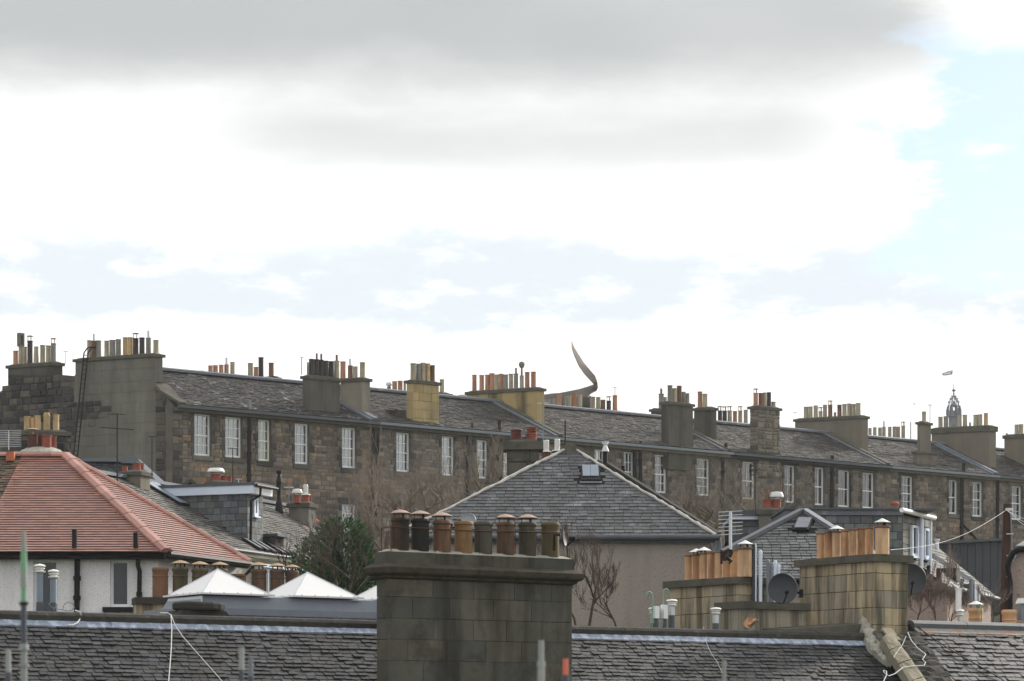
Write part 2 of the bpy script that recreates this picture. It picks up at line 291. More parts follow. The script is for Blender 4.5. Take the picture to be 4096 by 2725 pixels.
class MB:
    def __init__(s, piv=None): s.v = []; s.f = []; s.r = []; s.k = 0.; s.piv = Vector(piv) if piv else None; s.sq = False
    def add(s, vs, fs, r=None):
        n = len(s.v); s.v.extend(vs); s.f.extend([tuple(i + n for i in f) for f in fs]); s.r.extend([s.k if r is None else r] * len(fs)); return s
    def box(s, x0, x1, y0, y1, z0, z1, r=None):
        return s.add([(x0, y0, z0), (x1, y0, z0), (x1, y1, z0), (x0, y1, z0), (x0, y0, z1), (x1, y0, z1), (x1, y1, z1), (x0, y1, z1)],
                     [(0, 3, 2, 1), (4, 5, 6, 7), (0, 1, 5, 4), (1, 2, 6, 5), (2, 3, 7, 6), (3, 0, 4, 7)], r)
    def hexa(s, b, t, r=None):
        """eight corners: four below (counter-clockwise), four above"""
        return s.add(list(b) + list(t), [(0, 3, 2, 1), (4, 5, 6, 7), (0, 1, 5, 4), (1, 2, 6, 5), (2, 3, 7, 6), (3, 0, 4, 7)], r)
    def beam(s, a, b, w, h, up=(0, 0, 1), r=None):
        a = Vector(a); b = Vector(b); d = (b - a).normalized(); u = Vector(up); sd = d.cross(u)
        if sd.length < 1e-4: sd = d.cross(Vector((1, 0, 0)))
        sd.normalize(); u = sd.cross(d); q = [(-1, -1), (1, -1), (1, 1), (-1, 1)]
        B = [a + sd * (i * w / 2) + u * (j * h / 2) for i, j in q]; T = [b + sd * (i * w / 2) + u * (j * h / 2) for i, j in q]
        return s.hexa(B, T, r)
    def prism(s, pts, d, r=None):
        n = len(pts); d = Vector(d); a = [Vector(p) for p in pts]; b = [p + d for p in a]
        return s.add(a + b, [tuple(range(n)), tuple(range(2 * n - 1, n - 1, -1))] + [(i, i + n, (i + 1) % n + n, (i + 1) % n) for i in range(n)], r)
    def lathe(s, prof, c, n=12, ax=None, r=None):
        c = Vector(c); vs = []; fs = []
        z = Vector(ax).normalized() if ax else Vector((0, 0, 1)); x = z.orthogonal().normalized() if ax else Vector((1, 0, 0)); y = z.cross(x)
        for (rr, zz) in prof:
            for i in range(n):
                t = 2 * math.pi * i / n; vs.append(c + x * (rr * math.cos(t)) + y * (rr * math.sin(t)) + z * zz)
        for j in range(len(prof) - 1):
            for i in range(n):
                k = (i + 1) % n; fs.append((j * n + i, j * n + k, (j + 1) * n + k, (j + 1) * n + i))
        return s.add(vs, fs, r)
    def cyl(s, a, b, r0, r1=None, n=8, r=None):
        a = Vector(a); b = Vector(b); L = (b - a).length; r1 = r0 if r1 is None else r1
        return s.lathe([(0, 0), (r0, 0), (r1, L), (0, L)], a, n, b - a, r)
    def tube(s, pts, rs, n=6, r=None):
        pts = [Vector(p) for p in pts]; rs = [rs] * len(pts) if isinstance(rs, (int, float)) else rs
        vs = []; fs = []; x = None
        for i, p in enumerate(pts):
            d = (pts[min(i + 1, len(pts) - 1)] - pts[max(i - 1, 0)])
            if d.length < 1e-6: d = Vector((0, 0, 1))
            d.normalize(); x = (d.orthogonal() if x is None else x - d * x.dot(d)).normalized(); y = d.cross(x)
            for j in range(n):
                t = 2 * math.pi * j / n; vs.append(p + (x * math.cos(t) + y * math.sin(t)) * rs[i])
        m = len(pts)
        for i in range(m - 1):
            for j in range(n): k = (j + 1) % n; fs.append((i * n + j, i * n + k, (i + 1) * n + k, (i + 1) * n + j))
        fs += [tuple(range(n - 1, -1, -1)), tuple(range((m - 1) * n, m * n))]
        return s.add(vs, fs, r)
    def build(s, name, mat, T, parent=None, smooth=False, stuff=False):
        me = D.meshes.new(name); b = T.base if T else Vector((0, 0, 0))
        if T and T.fr.k:
            if s.piv: c = T.fr.S(s.piv - b) - s.piv; vv = [(v[0] + c[0], v[1] + c[1], v[2] + c[2]) for v in s.v]
            elif s.sq: vv = [(v[0] - b[0] + T.fr.k * 0, (v[1] - b[1]) * T.fr.m, v[2] - b[2]) for v in s.v]
            else: vv = [T.fr.S((v[0] - b[0], v[1] - b[1], v[2] - b[2])) for v in s.v]
        else: vv = [(v[0] - b[0], v[1] - b[1], v[2] - b[2]) for v in s.v]
        me.from_pydata(vv, [], s.f)
        if any(s.r):
            at = me.attributes.new('rnd', 'FLOAT', 'FACE'); at.data.foreach_set('value', s.r)
        me.materials.append(mat)
        if smooth: me.shade_smooth(); me.set_sharp_from_angle(angle=rad(38))
        me.update(); o = D.objects.new(name, me); COL.objects.link(o)
        if T: o.parent = parent or T.o
        if stuff: o['kind'] = 'stuff'
        return o

# ------------------------------------------------------------------ countable pieces (slates, tiles, stones, blocks): unit shapes placed by a matrix
def unit_mesh(key, verts, faces, mat):
    me = D.meshes.new(key); me.from_pydata(verts, [], faces); me.materials.append(mat); me.update(); return me
def slate_shape(rr, ir=.05, cut=.1, sg=.015):
    # x across, y up the slope, z outwards; the tail (y=0) stands proud
    a = rr.uniform(0, ir); b = rr.uniform(0, ir); t = rr.uniform(-.05, .05); c0 = rr.uniform(.0, cut); c1 = rr.uniform(0, cut)
    o = [(sg, a + c0 * .9), (c0 * .6 + sg, a), (1 - sg - c1 * .6, b + t * 0), (1 - sg, b + c1 * .9), (1 - sg, 1.12), (sg, 1.12)]
    zt = lambda y: 1 - .8 * y / 1.12
    top = [(x, y, zt(y)) for x, y in o]; bot = [(x, y, zt(y) - (.38 if y < .5 else .3)) for x, y in o]
    return top + bot, [(0, 1, 2, 3, 4, 5), (0, 6, 7, 1), (1, 7, 8, 2), (2, 8, 9, 3), (3, 9, 10, 4), (5, 11, 6, 0)]
def tile_shape(rr):
    a = rr.uniform(-.01, .01); top = [(.01, a * .5, 1), (.99, -a * .5, 1), (.99, 1.1, .25), (.01, 1.1, .25)]; bot = [(x, y, z - .28) for x, y, z in top]
    return top + bot, [(0, 1, 2, 3), (0, 4, 5, 1), (1, 5, 6, 2), (3, 7, 4, 0)]
def stone_shape(rr, j=.06, ch=.08):
    q = [(rr.uniform(0, j), rr.uniform(0, j)), (1 - rr.uniform(0, j), rr.uniform(0, j)), (1 - rr.uniform(0, j), 1 - rr.uniform(0, j)), (rr.uniform(0, j), 1 - rr.uniform(0, j))]
    inn = [(ch + (1 - 2 * ch) * x, ch * 1.5 + (1 - 3 * ch) * y) for x, y in q]
    z = [1 + rr.uniform(-.25, .15) for _ in q]
    return [(x, y, 0) for x, y in q] + [(x, y, .7) for x, y in q] + [(inn[i][0], inn[i][1], z[i]) for i in range(4)], \
        [(0, 1, 5, 4), (1, 2, 6, 5), (2, 3, 7, 6), (3, 0, 4, 7), (4, 5, 9, 8), (5, 6, 10, 9), (6, 7, 11, 10), (7, 4, 8, 11), (8, 9, 10, 11)]
SHAPES = {'slate': [slate_shape(random.Random(i), .12, .2, .035) for i in range(10)], 'slatef': [slate_shape(random.Random(i + 50), .04, .03, .024) for i in range(8)],
          'tile': [tile_shape(random.Random(i)) for i in range(6)], 'stone': [stone_shape(random.Random(i)) for i in range(12)],
          'block': [stone_shape(random.Random(i), .0, .012) for i in range(4)]}
UM = {}
def unitm(shape, k, mat):
    key = (shape, k, mat.name)
    if key not in UM: UM[key] = unit_mesh(shape, *SHAPES[shape][k], mat)
    return UM[key]
def lay(T, parent, name, items, mat, shape, limit=300):
    """items: (origin, ax, up, out) vectors in frame coordinates, lengths included, or ('poly', verts, faces)"""
    sc = []
    for it in items:
        if it[0] == 'poly': c = sum((Vector(v) for v in it[1]), Vector()) / len(it[1]); A = .5
        else: c = it[0] + it[1] * .5 + it[2] * .5; A = 1
        x, y = T.fr.px(c); w = T.fr.W(c)
        ins = -30 < x < 4126 and 0 < y < 2760
        if it[0] != 'poly': A = it[1].length * it[2].length / (w.y * w.y)
        else: A = A * .02 / (w.y * w.y)
        sc.append((0 if ins else 1, -A * (1 + .15 * R.random())))
    order = sorted(range(len(items)), key=lambda i: sc[i])
    single = [i for i in order[:limit] if sc[i][0] == 0]; ss = set(single)
    pb = parent
    rest = MB(); rest.sq = False
    for i, it in enumerate(items):
        k = R.randrange(len(SHAPES[shape])); r = R.random()
        if it[0] == 'poly':
            if i in ss: MB().add(it[1], it[2]).build(name, mat, T, pb)
            else: rest.add(it[1], it[2], r)
            continue
        if i in ss:
            o = D.objects.new(name, unitm(shape, k, mat)); COL.objects.link(o); o.parent = pb
            a, u, n = it[1], it[2], it[3]; p = it[0] - T.base
            if T.fr.k: a, u, n, p = (T.fr.S(q) for q in (a, u, n, p))
            o.matrix_basis = Matrix(((a.x, u.x, n.x, p.x), (a.y, u.y, n.y, p.y), (a.z, u.z, n.z, p.z), (0, 0, 0, 1)))
        else:
            vs, fs = SHAPES[shape][k]; p, a, u, n = it
            rest.add([p + a * v[0] + u * v[1] + n * v[2] for v in vs], fs, max(r, .001))
    if rest.f: rest.build(name + '_field', mat, T, pb, stuff=True)
    return pb
def square(T):
    """the same thing seen in square axes, for pieces that must not be sheared"""
    if not T.fr.k: return T, (lambda v: Vector(v))
    f = Fr(CX, 0, 0); f.o = T.fr.o; f.a = T.fr.a; f.c = T.fr.c; f.s = T.fr.s; q = type('Sq', (), {})(); q.fr = f; q.base = T.fr.S(T.base); q.o = T.o
    return q, T.fr.S
def span(poly, t):
    xs = []
    for i in range(len(poly)):
        (x0, t0), (x1, t1) = poly[i], poly[(i + 1) % len(poly)]
        if (t0 <= t < t1) or (t1 <= t < t0): xs.append(x0 + (x1 - x0) * (t - t0) / (t1 - t0))
    return (min(xs), max(xs)) if len(xs) >= 2 else None
def roofing(T, roof, name, pts, mat, g, w, h=.02, shape='slate', wj=.35, holes=(), limit=300, zj=.4, gtop=None, out=0.):
    """covers the flat polygon pts (frame coords, eave first) with courses of slates or tiles"""
    T, S_ = square(T); p = [S_(q) for q in pts]; holes = [[S_(v) for v in h_] for h_ in holes]; e1 = (p[1] - p[0]).normalized(); n = e1.cross(p[2] - p[0]).normalized()
    if n.z < 0: n = -n
    if abs(n.z) < 1e-3 and n.y > 0: n = -n
    e2 = n.cross(e1).normalized()
    if e2.z < 0: e2 = -e2
    P0 = p[0] + n * out; poly = [((q - p[0]).dot(e1), (q - p[0]).dot(e2)) for q in p]
    tmax = max(q[1] for q in poly); t = min(q[1] for q in poly); items = []
    HL = []
    for hq in holes:
        q = [((Vector(v) - p[0]).dot(e1), (Vector(v) - p[0]).dot(e2)) for v in hq]; HL.append((min(a for a, b in q), max(a for a, b in q), min(b for a, b in q), max(b for a, b in q)))
    while t < tmax - .02:
        gg = g if gtop is None else g + (gtop - g) * t / tmax
        sp0 = span(poly, t + 1e-4); sp1 = span(poly, min(t + gg, tmax - 1e-3))
        if sp0 and sp1:
            s = sp0[0] - R.uniform(0, w)
            while s < sp0[1]:
                ww = w * R.uniform(1 - wj, 1 + wj); a, b = s, s + ww; s = b
                if any(a + ww * .3 < H[1] and b - ww * .3 > H[0] and t + gg * .4 < H[3] and t + gg * .6 > H[2] for H in HL): continue
                hh = h * R.uniform(1 - zj, 1 + zj); dt = R.uniform(-.06, .06) * gg * (.3 if shape == 'tile' else 1)
                lo0, hi0, lo1, hi1 = max(a, sp0[0]), min(b, sp0[1]), max(a, sp1[0]), min(b, sp1[1])
                if hi0 - lo0 < ww * .12 and hi1 - lo1 < ww * .12: continue
                if lo0 == a and hi0 == b and lo1 == a and hi1 == b:
                    items.append((P0 + e1 * a + e2 * (t + dt), e1 * ww, e2 * gg, n * hh))
                else:
                    hi1 = max(hi1, lo1 + .002); hi0 = max(hi0, lo0 + .002); f = lambda s_, t_, z_: P0 + e1 * s_ + e2 * t_ + n * z_
                    items.append(('poly', [f(lo0, t, hh), f(hi0, t, hh), f(hi1, t + gg, hh * .3), f(lo1, t + gg, hh * .3), f(lo0, t, 0), f(hi0, t, 0), f(hi1, t + gg, 0), f(lo1, t + gg, 0)],
                                  [(0, 1, 2, 3), (0, 4, 5, 1), (1, 5, 6, 2), (3, 7, 4, 0)]))
        t += gg
    return lay(T, roof, name, items, mat, shape, limit)
def masonry(T, parent, name, o, ax, width, z0, z1, mat, h=(.18, .32), w=(.25, .65), proud=.035, holes=(), shape='stone', gap=.012, inside=None, limit=300, bond=False):
    """rows of stones on a vertical face from o along ax (frame coords); holes are (a0,a1,z0,z1)"""
    T, S_ = square(T); o = S_(o); ax = S_(ax).normalized(); up = Vector((0, 0, 1)); out = ax.cross(up).normalized(); items = []; z = z1; k = 0
    while z > z0 + .03:
        hh = min(R.uniform(*h), z - z0)
        if z - hh - z0 < h[0] * .5: hh = z - z0
        zc = z - hh / 2; iv = [(0., width)]
        for H in holes:
            if H[2] < z - hh * .3 and H[3] > z - hh * .7:
                nv = []
                for a, b in iv:
                    if H[1] <= a or H[0] >= b: nv.append((a, b)); continue
                    if H[0] > a: nv.append((a, H[0]))
                    if H[1] < b: nv.append((H[1], b))
                iv = nv
        for a, b in iv:
            s = a
            if bond: s = a - (w[0] / 2 if k % 2 else 0)
            while s < b - .02:
                ww = R.uniform(*w); e = s + ww
                if b - e < w[0] * .5: e = b
                q = max(s, a); e = min(e, b)
                if e - q > .04 and (inside is None or inside(q + (e - q) / 2, zc)):
                    items.append((o + ax * (q + gap / 2) + up * (z - hh + gap / 2) - Vector((0, 0, o.z)), ax * (e - q - gap), up * (hh - gap), out * proud * R.uniform(.75, 1.2 if shape == 'stone' else .85)))
                s = e
        z -= hh; k += 1
    lay(T, parent, name, items, mat, shape, limit)

# ------------------------------------------------------------------ chimney pots, cowls, stacks
def pot(T, parent, x, y, z0, z1, w, col, cap='', near=False, hatm=None):
    n = 24 if near else 12; r = w / 2; H = z1 - z0; pv = (x, y, z0); m = MB(pv)
    if near == 'plain': pr = [(r * .95, 0), (r * .95, H * .95), (r * .97, H * .955), (r * .86, H * .96), (r * .84, H * .9), (r * .8, 0)]
    elif near: pr = [(r * .97, 0), (r * .95, H * .68), (r * 1.01, H * .695), (r * 1.01, H * .715), (r * .95, H * .73), (r * .94, H * .86), (r * 1.05, H * .90), (r * 1.05, H * .95), (r * .97, H * .985), (r * .92, H), (r * .76, H), (r * .74, H * .8), (r * .7, 0)]
    elif cap == 'taper': pr = [(r * 1.05, 0), (r * .78, H * .95), (r * .85, H * .96), (r * .85, H), (r * .65, H), (r * .65, 0)]
    else: pr = [(r * .96, 0), (r * .9, H * .78), (r * .97, H * .79), (r * .97, H * .82), (r * .9, H * .83), (r * .9, H * .93), (r, H * .94), (r, H), (r * .8, H), (r * .75, 0)]
    m.lathe(pr, (x, y, z0), n); p = m.build('chimney_pot', PM[col], T, parent, smooth=True)
    if near == 'plain': q = MB(pv); q.lathe([(r * .96, H * .925), (r * 1.12, H * .94), (r * 1.12, H * .985), (r * 1.04, H), (r * .88, H), (r * .86, H * .94)], (x, y, z0), n); q.build('pot_rim', PM['q'], T, parent, smooth=True)
    sub = lambda nm, mb, mt: mb.build(nm, mt, T, parent, smooth=True)
    if cap == 'hat':
        hm = hatm or m_hat; q = MB(pv); rr = r * 1.17 if hm is not m_hatw else max(r * 1.14, .145); q.lathe([(0, (.062 if hm is not m_hatw else .085) * rr / .17), (rr * .5, .04 * rr / .17), (rr, 0), (rr * .97, -.010), (0, .02)], (x, y, z1 + r * .5), n); sub('cowl', q, hm)
        q = MB(pv)
        for a in (0.5, 2.6, 4.6): q.beam((x + r * .7 * math.cos(a), y + r * .7 * math.sin(a), z1 - .03), (x + r * .62 * math.cos(a), y + r * .62 * math.sin(a), z1 + r * .68), .025, .012)
        sub('cowl_bracket', q, m_iron)
    elif cap == 'flue': q = MB(pv); q.cyl((x, y, z1 - .05), (x, y, z1 + .32), r * .5, n=8); sub('flue_stub', q, m_steel)
    elif cap == 'stub': q = MB(pv); q.cyl((x, y, z1 - .05), (x, y, z1 + .28), r * .4, n=8); sub('flue_stub', q, PM['b'])
    elif cap == 'tall': q = MB(pv); q.cyl((x, y, z1 - .05), (x, y, z1 + .42), r * .45, n=8); q.lathe([(0, 0), (r * .9, .02), (r * 1.3, .14), (r * 1.3, .22), (r * .8, .3), (0, .32)], (x, y, z1 + .38), 10); sub('flue_stub', q, m_rendp)
    elif cap == 'disc':
        q = MB(pv); q.lathe([(0, .06), (r * 1.15, .02), (r * 1.15, 0), (0, 0)], (x, y, z1 + .2), 12)
        for a in (0.5, 2.6, 4.6): q.beam((x + r * .7 * math.cos(a), y + r * .7 * math.sin(a), z1 - .03), (x + r * .7 * math.cos(a), y + r * .7 * math.sin(a), z1 + .21), .03, .02)
        sub('cowl', q, m_hatt)
    elif cap == 'square': q = MB(pv); q.box(x - r * 1.3, x - r * .5, y - r, y + r, z1, z1 + .6); q.box(x + r * .5, x + r * 1.3, y - r, y + r, z1, z1 + .6); q.box(x - r * .5, x + r * .5, y - r, y + r, z1 + .5, z1 + .6); q.box(x - r * .5, x + r * .5, y - r, y + r, z1, z1 + .08); sub('cowl', q, m_rend)
    elif cap == 'mush': q = MB(pv); q.lathe([(r * .6, 0), (r * .6, .05), (r * 1.5, .06), (r * 1.55, .10), (r * 1.2, .2), (0, .22)], (x, y, z1), n); sub('cowl', q, m_hatw)
    elif cap == 'louv':
        q = MB(pv)
        for i in range(6): q.lathe([(0, i * .05), (r * .62, i * .05), (r * .62, i * .05 + .032), (r * .5, i * .05 + .034), (r * .5, i * .05 + .05)], (x, y, z1 + .02), 12)
        q.lathe([(0, .30), (r * .62, .30), (r * .55, .33), (0, .34)], (x, y, z1 + .02), 12); q.lathe([(0, 0), (r * 1.15, 0), (r * 1.1, .03), (0, .03)], (x, y, z1 - .01), 12); sub('cowl', q, m_hatw)
    elif cap == 'crown':
        q = MB(pv)
        for i in range(8): a = i * math.pi / 4; q.beam((x + r * .85 * math.cos(a), y + r * .85 * math.sin(a), z1), (x + r * .7 * math.cos(a), y + r * .7 * math.sin(a), z1 + .09), .07, .02)
        sub('crown_rim', q, PM[col])
    return p
def chimney(T, lx, cx, rx, ytop, ybot, mat, pots=(), label=None, y0=None, dep=None, roof=None, along='u', ch=.14, oh=.07, cope=None, blocks=None, near=False, name='chimney_stack', down=1.2, hatm=None, core=None, potoff=0., flaunch=True, wscale=1.):
    """a stack given by its left edge, nearest corner and right edge in the photograph; pots by centre, top, width"""
    fr = T.fr
    if y0 is None: b = fr.hp(cx, ybot, *roof); y0 = b.y
    zb = fr.hy(cx, ybot, y0).z - down; q = fr.hy(cx, ytop, y0); x0, zt = q.x, q.z
    x1 = fr.hy(rx, ytop, y0).x; y1 = y0 + dep if dep else fr.hx(lx, ytop, x0).y; m = MB(); cope = cope or m_cope
    if blocks:
        i = .03; m.box(x0 + i, x1 - i, y0 + i, y1 - i, zb, zt - ch - .001); o = m.build(name, core or m_core, T)
    else: m.box(x0, x1, y0, y1, zb, zt - ch - .001); o = m.build(name, mat, T)
    if label: tagp(o, label)
    if blocks:
        kw = dict(blocks); nm = kw.pop('pname', 'block')
        masonry(T, o, nm, (x0, y0 + .03, 0), (1, 0, 0), x1 - x0, zb, zt - ch - .001, mat, **kw)
        kw['limit'] = kw.get('limit', 300) // 3
        masonry(T, o, nm, (x0 + .03, y1, 0), (0, -1, 0), y1 - y0, zb, zt - ch - .001, mat, **kw)
        kw['limit'] = 0
        masonry(T, o, nm, (x1 - .03, y0, 0), (0, 1, 0), y1 - y0, zb, zt - ch - .001, mat, **kw)
    c = MB(); c.box(x0 - oh, x1 + oh, y0 - oh, y1 + oh, zt - ch, zt)
    if flaunch:
        f = .25 if not near else .12
        c.hexa([(x0, y0, zt + .001), (x1, y0, zt + .001), (x1, y1, zt + .001), (x0, y1, zt + .001)], [(x0 + f * .6, y0 + f * .4, zt + .07), (x1 - f * .6, y0 + f * .4, zt + .07), (x1 - f * .6, y1 - f * .4, zt + .07), (x0 + f * .6, y1 - f * .4, zt + .07)])
    c.build('coping', cope, T, o)
    for pp in pots:
        px, pt, pw, col = pp[:4]; cap = pp[4] if len(pp) > 4 else ''
        if along == 'u': y = (y0 + y1) / 2 + potoff; h = fr.hy(px, pt, y); x, z1 = h.x, h.z
        else: x = (x0 + x1) / 2 + potoff; h = fr.hx(px, pt, x); y, z1 = h.y, h.z
        wd = fr.W((x, y, 0)).y; w = pw / F * wd
        pot(T, o, x, y, zt + .0, max(z1, zt + .15), w * 1.16, col, cap, near, hatm)
    return o, (x0, x1, y0, y1, zt)
# ------------------------------------------------------------------ ground
ROW = Fr(726, 126, 39.0, 115.5)
def ground_z(X, Y):
    d = ROW.loc((X, Y, 0)).y * ROW.m + 102     # distance measured square to the terrace
    f = min(max((d - 70) / 40, 0), 1); f = f * f * (3 - 2 * f)
    return .0 + 15.5 * f + .25 * noise.noise(Vector((X * .05, Y * .05, 0)))
def make_ground():
    xs = [-1600, -700, -300, -200, -120] + [-80 + 5 * i for i in range(37)] + [130, 200, 300, 700, 1600]
    ys = [-400, -60, 0] + [10 + 5 * i for i in range(40)] + [230, 300, 450, 800, 1500, 3000]
    v = [(x, y, ground_z(x, y) if y < 320 else 15.5) for y in ys for x in xs]; n = len(xs)
    f = [(j * n + i, j * n + i + 1, (j + 1) * n + i + 1, (j + 1) * n + i) for j in range(len(ys) - 1) for i in range(n - 1)]
    me = D.meshes.new('ground'); me.from_pydata(v, [], f); me.materials.append(m_ground); me.shade_smooth()
    o = D.objects.new('ground', me); COL.objects.link(o); o['kind'] = 'structure'
make_ground()

# ------------------------------------------------------------------ windows
_MB = MB
def sash(T, x0, x1, z0, z1, y=0., mat=None, depth=.16, curtain=.7, bars=(3, 2), lower_open=False, mixed=True):
    MB = lambda *a_: (lambda q_: (setattr(q_, 'sq', True), q_)[1])(_MB(*a_))
    """sliding sash window set back in a real opening: frame, panes, curtain, sill"""
    mat = mat or m_white; m = MB(); a = .065; y0 = y + depth; zm = (z0 + z1) / 2 - .02
    m.box(x0, x0 + a, y0, y0 + .1, z0, z1); m.box(x1 - a, x1, y0, y0 + .1, z0, z1); m.box(x0 + a, x1 - a, y0, y0 + .1, z1 - a, z1); m.box(x0 + a, x1 - a, y0, y0 + .1, z0, z0 + a * 1.5)
    m.box(x0 + a, x1 - a, y0 + .01, y0 + .09, zm - .028, zm + .028)
    nx, nz = bars; g = .013
    for i in range(1, nx): xx = x0 + a + (x1 - x0 - 2 * a) * i / nx; m.box(xx - g, xx + g, y0 + .046, y0 + .058, z0 + a * 1.5, zm - .028); m.box(xx - g, xx + g, y0 + .046, y0 + .058, zm + .028, z1 - a)
    for (c, d) in ((z0 + a * 1.5, zm - .028), (zm + .028, z1 - a)):
        for k in range(1, nz): zz = c + (d - c) * k / nz; m.box(x0 + a, x1 - a, y0 + .047, y0 + .057, zz - g, zz + g)
    w = m.build('window', mat, T)
    MB().box(x0 + a, x1 - a, y0 + .07, y0 + .076, z0 + a, z1 - a).build('pane', m_glass, T, w)
    xc = x0 + a + (x1 - x0 - 2 * a) * curtain
    if curtain:
        q = MB(); n = 6; xe = xc - x0
        for i in range(n): xx = x0 + .02 + xe * i / n; q.hexa([(xx, y0 + .12 + .004 * (i % 2), z0 + .02), (xx + xe / n, y0 + .12 + .004 * ((i + 1) % 2), z0 + .02), (xx + xe / n, y0 + .14 + .004 * ((i + 1) % 2), z0 + .02), (xx, y0 + .14 + .004 * (i % 2), z0 + .02)],
                                                      [(xx, y0 + .12 + .004 * (i % 2), z1), (xx + xe / n, y0 + .12 + .004 * ((i + 1) % 2), z1), (xx + xe / n, y0 + .14 + .004 * ((i + 1) % 2), z1), (xx, y0 + .14 + .004 * (i % 2), z1)])
        q.build('curtain', m_curt, T, w)
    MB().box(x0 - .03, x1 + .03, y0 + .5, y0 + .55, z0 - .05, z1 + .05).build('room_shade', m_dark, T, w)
    MB().box(x0 - .02, x1 + .02, y0 - .06, y0 - .001, z0 - .06, z0 + .0).build('sill', mat, T, w)
    return w
def wall_holes(T, name, mat, x0, x1, z0, z1, holes, y=0., dep=.35, thick=.6):
    MB = lambda *a_: (lambda q_: (setattr(q_, 'sq', True), q_)[1])(_MB(*a_))
    xs = sorted({x0, x1} | {h[0] for h in holes} | {h[1] for h in holes}); zs = sorted({z0, z1} | {h[2] for h in holes} | {h[3] for h in holes}); m = MB()
    for i in range(len(xs) - 1):
        for j in range(len(zs) - 1):
            xc = (xs[i] + xs[i + 1]) / 2; zc = (zs[j] + zs[j + 1]) / 2
            if any(h[0] < xc < h[1] and h[2] < zc < h[3] for h in holes): continue
            m.add([(xs[i], y, zs[j]), (xs[i + 1], y, zs[j]), (xs[i + 1], y, zs[j + 1]), (xs[i], y, zs[j + 1])], [(0, 1, 2, 3)])
    for h in holes:
        a, b, c, d = h[:4]
        for q in (((a, c), (b, c)), ((b, c), (b, d)), ((b, d), (a, d)), ((a, d), (a, c))):
            m.add([(q[0][0], y, q[0][1]), (q[1][0], y, q[1][1]), (q[1][0], y + dep, q[1][1]), (q[0][0], y + dep, q[0][1])], [(0, 1, 2, 3)])
    m.add([(x0, y, z0), (x0, y + thick, z0), (x0, y + thick, z1), (x0, y, z1), (x1, y, z0), (x1, y + thick, z0), (x1, y + thick, z1), (x1, y, z1)], [(0, 1, 2, 3), (4, 7, 6, 5), (3, 2, 6, 7), (1, 0, 4, 5), (1, 5, 6, 2)])
    return m.build(name, mat, T)

# ------------------------------------------------------------------ the stone terrace on the hill
ZE = ROW.hy(726, 1617, -.28).z                        # eaves
RD = 3.25                                              # depth from facade to ridge
ZR = ROW.hy(1990, 1611, RD).z
TN = (ZR - ZE) / (RD + .28)
RP = (Vector((0, -.28, ZE)), Vector((0, -TN, 1)).normalized())
def rx(px): return ROW.hy(px, 0, 0).x
def skew_x(px): return ROW.hy(px, 0, -.28).x
XB = [rx(690), rx(1492), rx(2232), rx(2905), rx(3541), rx(3972), rx(4330)]
WIN = [(777, 834, 1654, 1822), (901, 958, 1666, 1829), (1033, 1073, 1677, 1843), (1179, 1226, 1692, 1855), (1368, 1416, 1708, 1871), (1585, 1632, 1728, 1886), (1767, 1810, 1743, 1902),
       (1907, 1944, 1758, 1913), (2012, 2046, 1768, 1925), (2378, 2414, 1796, 1950), (2495, 2530, 1806, 1962), (2619, 2661, 1817, 1971), (2786, 2833, 1832, 1982), (2969, 3014, 1845, 1996),
       (3137, 3175, 1860, 2010), (3259, 3292, 1868, 2020), (3352, 3395, 1879, 2027), (3449, 3492, 1889, 2033), (3605, 3647, 1902, 2040), (3795, 3826, 1918, 2055), (3888, 3926, 1926, 2066), (4045, 4083, 1942, 2079)]
names = ['end tenement at the left with the big rendered gable and a lichen-spotted slate roof', 'second tenement of the hillside terrace, with the ochre front chimney', 'middle tenement of the hillside terrace, right of the long twelve-pot ochre chimney',
         'tenement of the hillside terrace with the bare rubble-stone chimney', 'tenement of the hillside terrace with the narrow one-pot chimney on a wide base', 'last tenement at the right end of the hillside terrace, in front of the crown spire']
TS = []
rmat = [m_rub, m_rubg, m_rubg, m_rubg, m_rub, m_rubg]
